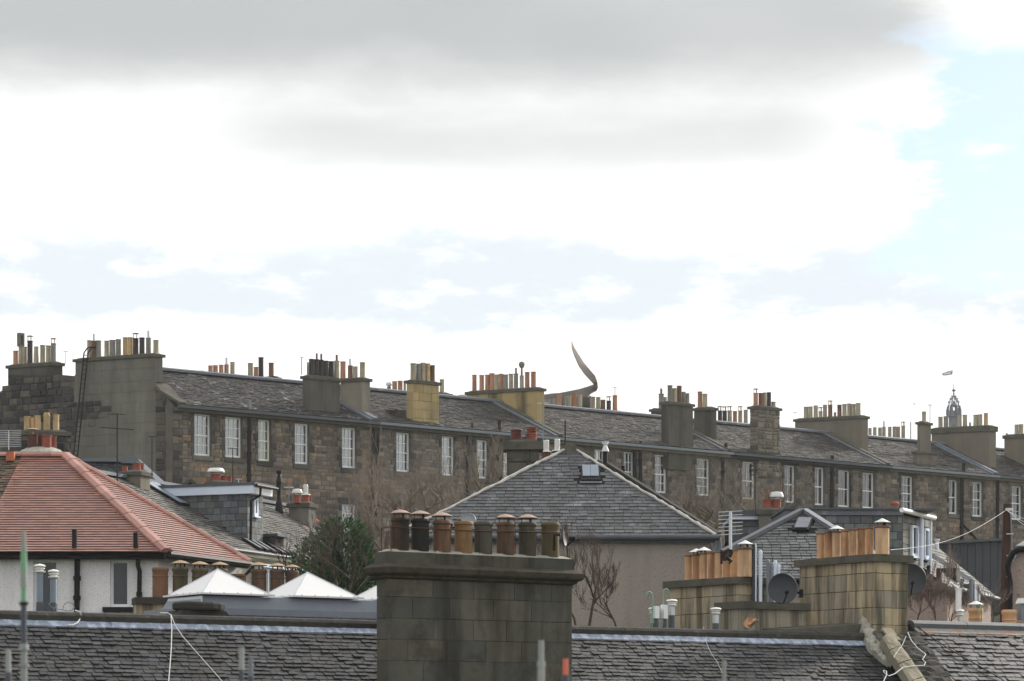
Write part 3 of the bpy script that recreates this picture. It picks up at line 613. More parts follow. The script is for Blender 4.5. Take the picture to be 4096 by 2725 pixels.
for i in range(6):
    x0, x1 = XB[i], XB[i + 1]
    T = Thing('tenement_house', names[i], 'tenement', ROW, (x0, 0, ZE - 13), 'stone tenements of the hillside terrace'); TS.append(T)
    hs = []
    for k, (a, b, t, bt) in enumerate(WIN):
        p, q = ROW.hy(a, t, .0), ROW.hy(b, bt, .0); zt = p.z; zb = ROW.hy(a, bt, 0).z - .02
        if not (x0 < p.x < x1): continue
        hs.append((p.x, q.x + .14, (zb + ROW.hy(b, bt, 0).z) / 2, zt, k))
        if k >= 2: hs.append((p.x, q.x + .14, (zb + ROW.hy(b, bt, 0).z) / 2 - 3.25, zt - 3.25 - .3, k + 100))
    wz0 = ZE - 13
    o = wall_holes(T, 'wall', m_mort, x0 + .0, x1 - .002, wz0, ZE, [h[:4] for h in hs])
    mh = []; mi = []
    for a, b, c, d, k in hs:
        if k == 2: sash(T, a, b, c, d, mat=m_cream, curtain=.68, bars=(3, 2))
        else: sash(T, a, b, c, d, curtain=[.66, .70, .6, .62, .8, .66, .7, .74, .7, .7, .6, .66, .68, .62][k % 14], bars=(3, 2) if k % 100 < 13 or k % 100 in (18, 20, 21) else (2, 1))
        mh.append((a - x0 - .16, b - x0 + .16, c - .28, d + .30))
        up = Vector((0, 0, 1)); out = Vector((0, -1, 0)); X = lambda x, z: Vector((x, 0, z))
        mi.append((X(a - .24, d), Vector((b - a + .48, 0, 0)), up * .3, out * .05)); mi.append((X(a - .12, c - .24), Vector((b - a + .24, 0, 0)), up * .235, out * .06))
        z = c; j = 0
        while z < d - .05:
            h = min(R.uniform(.26, .36), d - z); wl = (.16, .30)[j % 2]; wr_ = (.30, .16)[j % 2]
            mi.append((X(a - wl, z), Vector((wl - .005, 0, 0)), up * (h - .015), out * .045)); mi.append((X(b + .005, z), Vector((wr_, 0, 0)), up * (h - .015), out * .045)); z += h; j += 1
    if i == 0:
        for j in range(26): mi.append((Vector((x0, 0, ZE - .35 * (j + 1))), Vector(((.3, .5)[j % 2], 0, 0)), Vector((0, 0, .335)), Vector((0, -.045, 0)))); mh.append((0, (.3, .5)[j % 2], ZE - .35 * (j + 1), ZE - .35 * j))
    lay(square(T)[0], o, 'margin_stone', mi, m_marg, 'stone', 150)
    masonry(T, o, 'stone', (x0, 0, 0), (1, 0, 0), x1 - x0 - .01, ZE - 5.6 - .25 * i, ZE - .18, rmat[i], h=(.11, .27) if i != 2 else (.16, .28), w=(.18, .55), proud=.022, holes=mh, gap=.018)
    # roof
    q0 = (x0 + (.3 if i == 0 else 0), -.28, ZE); q1 = (x1, -.28, ZE); q2 = (x1, RD, ZR); q3 = (q0[0], RD, ZR)
    m = MB(); m.add([q0, q1, q2, q3, (x0, 6.6, ZE), (x1, 6.6, ZE), (q0[0], 0, ZE - .3), (x1, 0, ZE - .3), (q0[0], 6.6, ZE - .3), (x1, 6.6, ZE - .3)], [(0, 1, 2, 3), (3, 2, 5, 4), (6, 7, 1, 0), (4, 5, 9, 8), (7, 6, 8, 9)])
    rf = m.build('roof', m_under, T)
    roofing(T, rf, 'slate', [q0, q1, q2, q3], m_slate_row1 if i == 0 else m_slate_row, .16, .3, h=.03, zj=.5, wj=.3, limit=300)
    m = MB(); m.beam((x0, RD, ZR + .05), (x1, RD, ZR + .05), .34, .09); m.cyl((x0, RD, ZR + .10), (x1, RD, ZR + .10), .07, n=6); m.build('ridge_capping', m_leadg, T, rf)
    m = MB(); m.box(x0, x1, -.42, -.27, ZE - .16, ZE - .03); m.build('gutter', m_irong if i in (1, 2, 4) else m_leaddk, T)
    MB().box(x0, x1, -.26, -.06, ZE - .30, ZE - .12).build('eaves_course', m_marg, T)
    if i: # raised skew stones on the party wall, lead at its foot
        m = MB(); m.beam((x0 - .16, -.3, ZE + .06), (x0 - .16, RD, ZR + .06), .30, .16); m.build('skew', m_cope if i in (2, 3, 4) else m_leadg, T, rf)
        MB().beam((x0 - .42, -.3, ZE + .03), (x0 - .42, RD, ZR + .03), .2, .09).build('lead_flashing', m_leadg, T, rf)
# gable end, seen as the big rendered wall and the black stone wall on the left
T = TS[0]; x0 = XB[0]
def gy(px, py): p = ROW.hx(px, py, x0); return (x0, p.y, p.z)
def gpoly(l): return [gy(*p) for p in l]
zb = ZE - 13; yb = gy(-320, 1700)[1]
out = [gy(726, 1613), gy(640, 1553), gy(612, 1530), gy(612, 1500), gy(300, 1500), gy(300, 1520), gy(250, 1520), gy(250, 1500), gy(32, 1500), gy(32, 1545), gy(-60, 1610), gy(-320, 1760)]
pts = [(x0, 0, zb), (x0, 0, ZE)] + [(x0, p[1], p[2]) for p in out[1:]] + [(x0, yb, zb)]
gw = MB().prism(pts, (.7, 0, 0)).build('gable_wall', m_mortdk, T)
yr0, yr1 = gy(632, 1500)[1], gy(300, 1500)[1]
def in_patch(px, py):
    return (px < 302 or (py > 1612 and py < 1680 and px < 428) or (1680 <= py < 1705 and px < 395 and px > 335)) and py < 1720
def on_gable(y, z): return ROW.px((x0, y, z))
up = Vector((0, 0, 1)); L = yb
def stone_ok(a, z):
    px, py = on_gable(L - a, z)
    if px < 32 and py < 1545 + (32 - px) * .7: return False
    if 250 < px < 300 and py < 1524: return False
    if px < 250 and py < 1505: return False
    return (px < 300 or in_patch(px, py)) and py > 1500
masonry(T, gw, 'gable_stone', (x0, L, 0), (0, -1, 0), L - .2, ZE - 5.2, ZR + 2.2, m_rubdk, h=(.24, .34), w=(.3, .62), proud=.05, inside=stone_ok, gap=.03)
def rend_ok(a, z):
    px, py = on_gable(L - a, z); return 302 < px < 612 and not in_patch(px, py) and py > 1440
LA, LB = gy(299, 1600)[1], gy(625, 1600)[1]
def rend_ok(a, z): px, py = on_gable(LA - a, z); return not in_patch(px, py)
masonry(T, gw, 'render_panel', (x0, LA, 0), (0, -1, 0), LA - LB, ZE - 8, gy(310, 1500)[2], m_rendb, h=(.46, .47), w=(.9, 1.05), proud=.03, inside=rend_ok, shape='block', gap=.005, bond=True)
LC, LD = gy(622, 1600)[1], .35
def corner_ok(a, z): px, py = on_gable(LC - a, z); return py > 1560 + (px - 625) * .62
masonry(T, gw, 'gable_stone', (x0, LC, 0), (0, -1, 0), LC - LD, ZE - 5.2, ZE + 1.2, m_rubdk, h=(.2, .32), w=(.25, .5), proud=.035, inside=corner_ok, gap=.02, limit=60)
# skew at the front of the gable
m = MB(); m.beam((x0 + .1, -.42, ZE + .02), (x0 + .1, gy(622, 1552)[1], gy(622, 1552)[2]), .34, .12); m.build('skew', m_cope, T)
MB().beam((x0 + .36, -.3, ZE + .07), (x0 + .36, 1.2, ZE + .07 + 1.5 * TN), .18, .05).build('lead_flashing', m_leadg, T)
up5 = TS[0]
chimney(up5, 300, 617, 652, 1416, 1600, m_rendb, [(358, 1362, 18, 'p'), (376, 1364, 18, 'b', 'flue'), (394, 1363, 21, 'g'), (427, 1364, 18, 'p'), (450, 1361, 23, 'g'), (474, 1358, 20, 'g'), (501, 1350, 18, 'y'), (521, 1350, 20, 'y'),
        (543, 1354, 21, 'd', 'disc'), (568, 1351, 20, 'd'), (594, 1352, 19, 'g', 'flue'), (624, 1361, 20, 'p')][:12], 'wide grey gable chimney with twelve pots and a ladder against it', y0=gy(617, 1500)[1], along='v', ch=.13, blocks=dict(h=(.46, .465), w=(.9, 1.05), proud=.03, shape='block', gap=.005, bond=True, pname='render_panel'), core=m_rendd, down=-.8)
chimney(up5, 32, 218, 250, 1450, 1560, m_rendd, [(63, 1404, 19, 'o'), (83, 1386, 16, 'p', 'square'), (99, 1388, 17, 'p'), (120, 1364, 20, 'd', 'disc'), (145, 1387, 19, 'p', 'taper'), (171, 1381, 19, 'p'), (194, 1383, 19, 'p'), (214, 1374, 19, 'g', 'disc')],
        'smaller dark gable chimney behind, with eight mixed pots', y0=gy(218, 1500)[1], along='v', down=.6)
MB().box(x0 - .05, x0 + .6, gy(300, 1520)[1], gy(250, 1520)[1], gy(275, 1524)[2], gy(275, 1524)[2] + .1).build('parapet_coping', m_cope, T)

# front and party-wall chimneys of the terrace
u_roof = RP
def CH(i, *a, **k): return chimney(TS[i], *a, **k)
CH(0, 1210, 1238, 1360, 1503, 1642, m_rendd, [(1232, 1450, 9, 'p'), (1247, 1437, 21, 'd'), (1267, 1438, 18, 'd', 'stub'), (1285, 1440, 18, 'd', 'stub'), (1304, 1444, 19, 'd'), (1325, 1446, 20, 'd'), (1347, 1444, 20, 'p', 'stub')], 'dark streaked chimney with seven sooty pots', roof=RP)
CH(0, 1362, 1447, 1480, 1513, 1660, m_rendp, [(1372, 1447, 20, 'o'), (1401, 1463, 18, 'b', 'flue'), (1421, 1467, 19, 'p'), (1450, 1450, 20, 'p')], 'pale party-wall chimney with four spaced pots', roof=RP, along='v')
CH(1, 1625, 1653, 1757, 1521, 1686, m_yel, [(1653, 1454, 21, 'p'), (1674, 1456, 18, 'g'), (1692, 1452, 19, 'p'), (1711, 1455, 19, 'y'), (1730, 1462, 18, 'b')], 'ochre chimney standing forward on the slates, five pots', roof=RP, blocks=dict(h=(.4, .42), w=(.6, .75), proud=.035, shape='block', gap=.01, bond=True, pname='render_panel'), core=m_ylow)
MB().box(rx(1612), rx(1650), .35, 1.0, ZE, ROW.hy(1640, 1645, .4).z).build('chimney_haunch', m_copedk, TS[1])
CH(1, 1868, 2149, 2177, 1552, 1690, m_ylow, [(1898, 1500, 17, 'o'), (1927, 1501, 18, 'o'), (1950, 1500, 18, 'o'), (1968, 1494, 19, 'o'), (1987, 1499, 17, 'p'), (2005, 1496, 17, 'o'), (2023, 1499, 18, 'g'), (2044, 1496, 17, 'p'), (2064, 1495, 17, 'g', 'stub'), (2087, 1503, 16, 'p', 'tall'), (2109, 1489, 18, 'o'), (2134, 1488, 19, 'o')],
   'long ochre and black stained chimney with twelve pots beside the ribbon spire', roof=RP, along='v')
CH(2, 2645, 2676, 2772, 1608, 1782, m_rendd, [(2680, 1542, 19, 'g'), (2699, 1554, 19, 'p'), (2717, 1544, 19, 'b'), (2735, 1568, 15, 'g'), (2750, 1574, 15, 'g')], 'plain dark chimney standing forward, five pots', roof=RP)
CH(2, 2776, 2841, 2866, 1630, 1757, m_rendd, [(2800, 1567, 18, 'o'), (2820, 1576, 19, 'p')], 'dark party-wall chimney with two pots', roof=RP, along='v')
CH(3, 2997, 3033, 3121, 1625, 1812, m_rubg, [(3023, 1573, 18, 'o', 'disc'), (3043, 1573, 17, 'b'), (3059, 1571, 16, 'p'), (3076, 1570, 16, 'd'), (3094, 1608, 17, 'p')], 'unrendered chimney of grey and brown rubble stone, five pots', roof=RP, blocks=dict(h=(.15, .36), w=(.22, .6), proud=.06, shape='stone', gap=.05, pname='stone'), core=m_tanf)
CH(3, 3180, 3447, 3472, 1664, 1803, m_far, [(3224, 1628, 17, 'p'), (3242, 1627, 17, 'p'), (3263, 1623, 17, 'p'), (3282, 1646, 15, 'p', 'disc'), (3300, 1620, 16, 'p'), (3321, 1620, 17, 'b', 'disc'), (3340, 1650, 10, 'g'), (3358, 1620, 17, 'b'), (3378, 1617, 17, 'p'), (3397, 1615, 16, 'p'), (3414, 1617, 17, 'p'), (3433, 1613, 18, 'p')],
   'long grey chimney with a row of twelve pale pots', roof=RP, along='v')
o, bx_ = CH(4, 3669, 3680, 3724, 1688, 1820, m_far, [(3696, 1647, 16, 'p')], 'tall narrow chimney with one pot', roof=RP)
CH(4, 3653, 3668, 3746, 1806, 1858, m_rubg, [], 'wide stone foot of the narrow chimney', roof=RP, name='chimney_base', flaunch=False, ch=.1)
CH(4, 3726, 3957, 3984, 1704, 1870, m_far, [(3762, 1668, 17, 'p'), (3784, 1666, 18, 'g'), (3815, 1697, 9, 'g'), (3838, 1661, 17, 'p'), (3860, 1660, 17, 'p'), (3880, 1690, 8, 'g'), (3903, 1660, 18, 'p'), (3921, 1658, 16, 'p'), (3944, 1653, 16, 'y')], 'broad pale chimney in front of the crown spire', roof=RP, along='v', ch=.3)
CH(5, 4017, 4170, 4196, 1735, 1900, m_far, [(4027, 1738, 8, 'g'), (4066, 1699, 15, 'p'), (4084, 1698, 18, 'p')], 'chimney cut by the right edge', roof=RP, along='v', ch=.2)
# rear chimneys showing over the ridge
def rear(i, lx, cx, rx_, yt, ybt, mat, pots, label, y0=3.75, along='u', **k): return chimney(TS[i], lx, cx, rx_, yt, ybt, mat, pots, label, y0=y0, along=along, down=.6, **k)
rear(0, 823, 830, 958, 1500, 1520, m_copedk, [(842, 1463, 17, 'o'), (862, 1462, 18, 'o'), (885, 1460, 17, 'o'), (906, 1459, 17, 'o', 'flue'), (930, 1449, 17, 'p')], 'low black rear chimney with five orange pots', oh=.03)
rear(0, 968, 1108, 1117, 1510, 1530, m_yel, [(1002, 1453, 20, 'p'), (1024, 1469, 17, 'o'), (1044, 1430, 19, 'd'), (1085, 1452, 19, 'b')], 'ochre rear chimney with a tall black pot', along='v')
rear(1, 1540, 1632, 1640, 1580, 1600, m_copedk, [(1556, 1547, 15, 'g', 'mush'), (1579, 1526, 19, 'o'), (1601, 1524, 18, 'o'), (1619, 1527, 10, 'p')], 'rear chimney with orange pots left of the ochre chimney', along='v')
rear(1, 1740, 1760, 1802, 1572, 1600, m_rendd, [(1768, 1518, 17, 'p')], 'small rear chimney right of the ochre chimney')
rear(2, 2222, 2228, 2362, 1622, 1650, m_rendd, [(2237, 1577, 18, 'o'), (2257, 1585, 16, 'g'), (2276, 1585, 18, 'p'), (2296, 1575, 19, 'o'), (2318, 1580, 20, 'p')], 'rear chimney with five pots below the ribbon spire')
MB().box(ROW.hy(2328, 0, 4.2).x, ROW.hy(2358, 0, 4.2).x, 4.2, 4.7, ZR - .3, ROW.hy(2328, 1588, 4.2).z).build('chimney_stack', m_rendd, TS[2])
rear(2, 2362, 2368, 2489, 1638, 1655, m_rendd, [(2372, 1588, 17, 'p'), (2393, 1589, 17, 'p'), (2412, 1600, 18, 'b'), (2435, 1604, 17, 'd', 'disc'), (2460, 1582, 18, 'o')], 'rear chimney with five pots right of the ribbon spire')
rear(2, 2604, 2610, 2668, 1637, 1665, m_rendd, [(2645, 1576, 20, 'g', 'stub'), (2661, 1589, 14, 'p')], 'rear chimney half hidden behind the plain dark chimney')
rear(3, 2868, 2872, 2995, 1686, 1705, m_far, [(2880, 1643, 17, 'd', 'disc'), (2899, 1644, 17, 'd', 'disc'), (2919, 1643, 17, 'p', 'disc'), (2940, 1645, 16, 'o'), (2961, 1643, 16, 'p', 'disc'), (2983, 1640, 16, 'p')], 'rear chimney with six pots left of the rubble chimney', flaunch=False)
rear(4, 3474, 3478, 3625, 1752, 1772, m_far, [(3480, 1713, 13, 'p'), (3499, 1710, 14, 'p'), (3520, 1711, 15, 'p'), (3536, 1708, 14, 'p', 'flue'), (3559, 1708, 14, 'p'), (3578, 1707, 15, 'p'), (3593, 1707, 15, 'p'), (3613, 1704, 15, 'p', 'disc')], 'rear chimney with a row of eight pale pots', flaunch=False)
# soil pipes of the terrace
def pipe(T, pts, r, mat=m_iron, y=-.12, coll=1.2, name='downpipe'):
    P_ = [T.fr.hy(a, b, y) for a, b in pts]; m = MB(); m.tube(P_, r, 8)
    for a, b in zip(P_, P_[1:]):
        n = int((b - a).length / coll)
        for i in range(1, n + 1): c = a + (b - a) * (i / (n + 1)); d = (b - a).normalized() * .06; m.cyl(c - d, c + d, r * 1.35, n=8)
    return m.build(name, mat, T, smooth=True)
pipe(TS[0], [(997, 1600), (998, 1640)], .07, m_irong); pipe(TS[0], [(998, 1640), (996, 1990)], .075)
pipe(TS[0], [(1482, 1696), (1494, 1716), (1497, 2060)], .085); pipe(TS[0], [(1510, 1668), (1509, 2060)], .075)
pipe(TS[1], [(1872, 1738), (1871, 2000)], .06); pipe(TS[1], [(1889, 1692), (1889, 1733)], .035); pipe(TS[1], [(1998, 1682), (1997, 1990)], .07)
pipe(TS[2], [(2539, 1768), (2541, 1990)], .075); pipe(TS[2], [(2562, 1766), (2563, 1990)], .075); pipe(TS[2], [(2904, 1774), (2903, 1800), (2892, 1818), (2892, 2100)], .07)
pipe(TS[3], [(3330, 1822), (3327, 2100)], .085); pipe(TS[4], [(3402, 1900), (3402, 2030)], .03)
pipe(TS[4], [(3856, 1854), (3855, 1895), (3849, 1912), (3848, 2175)], .085); pipe(TS[4], [(3852, 2098), (3915, 2166)], .06); pipe(TS[5], [(3992, 1912), (3990, 2165)], .075)

# ladder leaning on the rendered gable
T = Thing('roof_ladder', 'long black metal ladder leaning against the big rendered gable', 'ladder', ROW, (x0 - .3, gy(300, 1830)[1], gy(300, 1830)[2]))
def GL(px, py, o): p = ROW.hx(px, py, x0 - o); return Vector(p)
A0, A1 = GL(294, 1832, .5), GL(336, 1412, .22); B0, B1 = GL(309, 1832, .5), GL(352, 1412, .22)
for a, b in ((A0, A1), (B0, B1)):
    d = (b - a).normalized(); m = MB(); m.tube([a, b, b + d * .22 + Vector((.12, -.02, 0)), b + d * .3 + Vector((.3, -.05, 0)), b + d * .18 + Vector((.5, -.08, 0)), b + Vector((.55, -.08, -.1))], .03, 6); m.build('rail', m_iron, T, smooth=True)
for i in range(22):
    f = (i + .5) / 22; MB().tube([A0.lerp(A1, f), B0.lerp(B1, f)], .018, 5).build('rung', m_iron, T)

# ------------------------------------------------------------------ things far behind the terrace
RB = Fr(2300, 420, 0)
T = Thing('ribbon_spire', 'brown metal building top with a ribbon-like spire curling to a point, behind the terrace roof', 'ribbon building', RB, tuple(RB.hy(2260, 1800, 0)))
edge = [((2286, 1361), (2287, 1363), -4), ((2287, 1392), (2295, 1385), -4.5), ((2296, 1420), (2311, 1412), -5), ((2314, 1461), (2336, 1451), -5.2), ((2336, 1493), (2361, 1481), -5), ((2357, 1516), (2380, 1503), -4), ((2370, 1530), (2389, 1526), -2.5), ((2377, 1538), (2392, 1550), .5), ((2374, 1546), (2387, 1562), 3), ((2357, 1550), (2359, 1576), 5)]
m = MB(); n = len(edge)
for off in (0, .7):
    for (a, b, y) in edge: p = RB.hy(*a, y); q = RB.hy(*b, y + 1.2); m.v += [Vector((p.x, p.y + off, p.z)), Vector((q.x, q.y + off, q.z))]
for i in range(n - 1):
    a = 2 * i; m.f += [(a, a + 1, a + 3, a + 2), (2 * n + a, 2 * n + a + 2, 2 * n + a + 3, 2 * n + a + 1), (a, a + 2, 2 * n + a + 2, 2 * n + a), (a + 1, 2 * n + a + 1, 2 * n + a + 3, a + 3)]
m.f += [(0, 2 * n, 2 * n + 1, 1)]; m.r = [0] * len(m.f); m.build('ribbon', m_ribbon, T, smooth=True)
low = [((2376, 1537), (2378, 1562), 4.0), ((2352, 1546), (2356, 1580), 3.2), ((2318, 1556), (2322, 1590), 1.5), ((2284, 1563), (2288, 1592), 0), ((2232, 1573), (2236, 1590), -1.5), ((2178, 1581), (2180, 1592), -2)]
m = MB(); n = len(low)
for off in (0, .8):
    for (a, b, y) in low: p = RB.hy(*a, y); q = RB.hy(*b, y); m.v += [Vector((p.x, p.y + off, p.z)), Vector((q.x, q.y + off, q.z))]
for i in range(n - 1):
    a = 2 * i; m.f += [(a, a + 1, a + 3, a + 2), (2 * n + a, 2 * n + a + 2, 2 * n + a + 3, 2 * n + a + 1), (a, a + 2, 2 * n + a + 2, 2 * n + a), (a + 1, 2 * n + a + 1, 2 * n + a + 3, a + 3)]
m.r = [0] * len(m.f); m.build('ribbon_coil', m_ribbon, T, smooth=True)
c = RB.hy(2266, 1600, 8); m = MB(); m.lathe([(0, 0), (4.2, 0), (4.2, 9), (3.9, 9.3), (0, 9.6)], (c.x, 8, RB.hy(2266, 1584, 8).z - 9.3), 32); m.build('drum', m_drum, T, smooth=True)
m = MB()
for i in range(32): a = 2 * math.pi * i / 32; m.box(c.x + 4.2 * math.cos(a) - .06, c.x + 4.2 * math.cos(a) + .06, 8 + 4.2 * math.sin(a) - .1, 8 + 4.2 * math.sin(a) + .1, RB.hy(2266, 1584, 8).z - 8, RB.hy(2266, 1584, 8).z - .3)
m.build('drum_rib', m_ribbon, T)
T = Thing('distant_roof', 'pale rounded rooftop just showing over the terrace ridge left of the long ochre chimney', 'building', RB, tuple(RB.hy(1855, 1800, 0)))
m = MB(); c = RB.hy(1856, 1600, 0); m.lathe([(2.0, -12), (2.0, 0), (1.6, .7), (.9, 1.1), (0, 1.15)], (c.x, 0, RB.hy(1856, 1595, 0).z - .6), 20); m.build('dome', m_rendp, T, smooth=True)
MB().lathe([(2.1, 0), (2.1, .3), (1.9, .3)], (c.x, 0, RB.hy(1856, 1595, 0).z - .9), 20).build('cornice', m_rendp, T)

SP = Fr(3815, 520, 0); s_ = 520 / F
T = Thing('crown_spire', 'grey openwork stone crown steeple rising behind the last tenement roofs', 'church spire', SP, tuple(SP.hy(3815, 1800, 0)))
zz = lambda py: SP.hy(3815, py, 0).z
MB().box(-.8, .8, -.8, .8, zz(1800), zz(1662)).build('tower', m_spire, T)
m = MB(); m.box(-1.3, 1.3, -1.3, 1.3, zz(1668), zz(1664)); m.box(-.8, .8, -.8, .8, zz(1664), zz(1654)); m.build('cornice', m_spire, T)
m = MB()
for a in range(4):
    cx_, cy_ = (.5 * (1 if a % 2 else -1), .5 * (1 if a > 1 else -1)); m.box(cx_ - .16, cx_ + .16, cy_ - .16, cy_ + .16, zz(1654), zz(1624))
m.box(-.5, .5, -.5, .5, zz(1654), zz(1644)); m.box(-.62, .62, -.62, .62, zz(1628), zz(1624)); m.build('lantern', m_spire, T)
MB().lathe([(.78, 0), (.5, .2), (.12, .6), (.05, .8), (0, .9)], (0, 0, zz(1622)), 8).build('lantern_roof', m_spire, T)
for i in range(8):
    a = math.pi * (i + .5) / 4; ca, sa = math.cos(a), math.sin(a); m = MB(); f = lambda r, py: (r * ca, r * sa, zz(py))
    m.tube([f(1.1, 1652), f(1.04, 1628), f(.84, 1608), f(.5, 1594), f(.2, 1587), f(0, 1580)], [.09, .08, .07, .06, .06, .06], 5)
    for r, py in ((1.06, 1632), (.9, 1612), (.66, 1599), (.38, 1590)): m.lathe([(0, -.16), (.15, 0), (.05, .12), (0, .4)], (r * ca * 1.08, r * sa * 1.08, zz(py) + .12), 5)
    m.build('flying_arch', m_spire, T)
    m = MB(); m.box(1.25 * ca - .17, 1.25 * ca + .17, 1.25 * sa - .17, 1.25 * sa + .17, zz(1662), zz(1640)); m.lathe([(.2, 0), (.08, .4), (0, .9)], (1.25 * ca, 1.25 * sa, zz(1640)), 5); m.build('pinnacle', m_spire, T)
m = MB(); m.lathe([(0, 0), (.16, .1), (.1, .3), (.22, .5), (.1, .65), (.08, .8), (.34, 1.0), (.4, 1.15), (.16, 1.3), (.05, 1.35), (.04, 2.2), (0, 2.3)], (0, 0, zz(1586)), 8); m.build('finial', m_spire, T)
FL = Fr(3812, 560, 0)
T = Thing('saltire_flag', 'faded blue flag with a white diagonal cross flying above the crown steeple', 'flag', FL, tuple(FL.hy(3812, 1760, 0)))
c = [FL.hy(3769, 1492, 0), FL.hy(3769, 1503, 0), FL.hy(3809, 1501, .4), FL.hy(3812, 1480, .4)]
def fq(u, v):
    p = c[1].lerp(c[2], u).lerp(c[0].lerp(c[3], u), v); return Vector((p.x, p.y + .25 * math.sin(u * 7), p.z))
m = MB(); N_ = 12
for i in range(N_): m.prism([fq(i / N_, 0), fq((i + 1) / N_, 0), fq((i + 1) / N_, 1), fq(i / N_, 1)], (0, .02, 0))
m.build('flag_cloth', m_flagb, T)
for fl in (0, 1):
    m = MB()
    for i in range(N_):
        u0, u1 = i / N_, (i + 1) / N_; g = (lambda u: u) if fl == 0 else (lambda u: 1 - u)
        m.prism([fq(u0, min(max(g(u0) - .12, 0), 1)) + Vector((0, -.03, 0)), fq(u1, min(max(g(u1) - .12, 0), 1)) + Vector((0, -.03, 0)), fq(u1, min(max(g(u1) + .12, 0), 1)) + Vector((0, -.03, 0)), fq(u0, min(max(g(u0) + .12, 0), 1)) + Vector((0, -.03, 0))], (0, .07, 0))
    m.build('white_cross_bar', m_flagw, T)
p = FL.hy(3813, 1478, .4); MB().cyl((p.x, .4, FL.hy(3812, 1760, 0).z), (p.x, .4, p.z + .3), .035, n=6).build('flagpole', m_white, T)
# ------------------------------------------------------------------ white harled house with the red tiled hipped roof
HW = Fr(668, 75, 0)
T = Thing('red_roofed_house', 'white harled house with red tiled hipped roof at the left', 'house', HW, (0, 0, -10))
c1 = HW.at(668, 2210, 74.7); c2 = HW.at(1000, 2252, 79.2); zE = c1.z; c2.z = zE
ap = HW.at(265, 1826, 80); c0 = HW.at(-700, 2206, 74.6); c0.z = zE; c0.y = c1.y; r0 = HW.at(-560, 1826, 80); r0.z = ap.z; r0.y = ap.y
rk = Vector((r0.x, 85.3 - 75, zE)); bk = Vector((ap.x + .2, 85.4 - 75, zE)); 
m = MB(); m.add([c0, c1, c2, ap, r0, rk, bk], [(0, 1, 3, 4), (1, 2, 3), (3, 2, 6), (4, 3, 6, 5)]); rf = m.build('roof', m_under, T)
oldx = HW.hp(250, 1830, c1, (0, 0, 1))
n_f = (c1 - c0).cross(ap - c0).normalized(); n_f = n_f if n_f.z > 0 else -n_f
oA = HW.hp(70, 1838, c1, n_f); oB = HW.hp(-40, 2120, c1, n_f); oA = oA + (r0 - ap) * 0
f2 = lambda px, py: HW.hp(px, py, c1, n_f)
# new tiles on most of the front slope, mossy old tiles in the strip at the far left
lb = f2(-100, 2206); lt = f2(88, 1828)
dB = (lb.z - zE)
lb = Vector((lb.x, c1.y, zE)); lt = Vector((lt.x, ap.y, ap.z))
roofing(T, rf, 'tile', [lb, c1, ap, lt], m_tile, .150, .225, h=.042, shape='tile', wj=.02, zj=.03, limit=300)
roofing(T, rf, 'old_tile', [c0, lb, lt, r0], m_tile_old, .150, .225, h=.03, shape='tile', wj=.1, zj=.4, limit=60)
roofing(T, rf, 'tile', [c1, c2, ap], m_tile, .150, .225, h=.04, shape='tile', wj=.02, zj=.03, limit=160)
def ridge_tiles(T, rf, a, b, n, w, h, mat, name='ridge_tile', nup=None):
    a = Vector(a); b = Vector(b); d = (b - a) / n; sd = d.cross(Vector((0, 0, 1))).normalized(); u = sd.cross(d).normalized(); u = u if u.z > 0 else -u
    for i in range(n):
        p = a + d * (i + .01); q = a + d * (i + .99); e = .012 * (i % 2)
        pr = lambda c: [c - sd * (w / 2) - u * .02, c - sd * (w / 2) + u * (h * .3 + e), c - sd * (w * .22) + u * (h + e), c + sd * (w * .22) + u * (h + e), c + sd * (w / 2) + u * (h * .3 + e), c + sd * (w / 2) - u * .02]
        A = pr(p); B = pr(q); MB().add(A + B, [(0, 1, 2, 3, 4, 5), (11, 10, 9, 8, 7, 6)] + [(k, k + 6, k + 7, k + 1) for k in range(5)]).build(name, mat, T, rf)
ridge_tiles(T, rf, c1 + Vector((0, 0, .02)), ap + Vector((0, 0, .02)), 14, .34, .1, m_hip, 'hip_tile')
ridge_tiles(T, rf, c2 + Vector((0, 0, .02)), ap + Vector((0, 0, .02)), 14, .28, .09, m_hip, 'hip_tile')
ridge_tiles(T, rf, ap + Vector((0, 0, .02)), r0 + Vector((0, 0, .02)), 14, .30, .1, m_hip)
q = f2(45, 1845); m = MB(); m.box(q.x - .12, q.x + .1, q.y - .15, q.y + .25, q.z, q.z + .26); m.build('ridge_vent', m_hipold, T, rf)
# walls
WY = .35; wl = -10
def Z(py, Y=75.35): return (YH - py) / F * Y
def X(px, Y=75.35): return HW.hy(px, 0, Y - 75).x
hl = [(X(134), X(233), Z(2500), Z(2238)), (X(440), X(518), Z(2428), Z(2240))]
w0 = wall_holes(T, 'wall', m_harl, c0.x, c1.x - .3, wl, zE - .12, hl, y=WY, dep=.2)
sd = (c2 - c1); nn = Vector((sd.y, -sd.x, 0)).normalized(); a0 = Vector((c1.x - .3, WY, 0)); a1 = c2 - nn * .35; a1.z = 0
for v in (a0, a1): pass
MB().prism([(a0.x, a0.y, wl), (a1.x, a1.y, wl), (a1.x, a1.y, zE - .12), (a0.x, a0.y, zE - .12)], -nn * .4).build('side_wall', m_harl, T)
MB().prism([(a1.x - .3, a1.y + .1, wl), (-7, 10.3, wl), (-7, 10.3, zE - .2), (a1.x - .3, a1.y + .1, zE - .2)], (-.3, 0, 0)).build('rear_wall', m_harl, T)
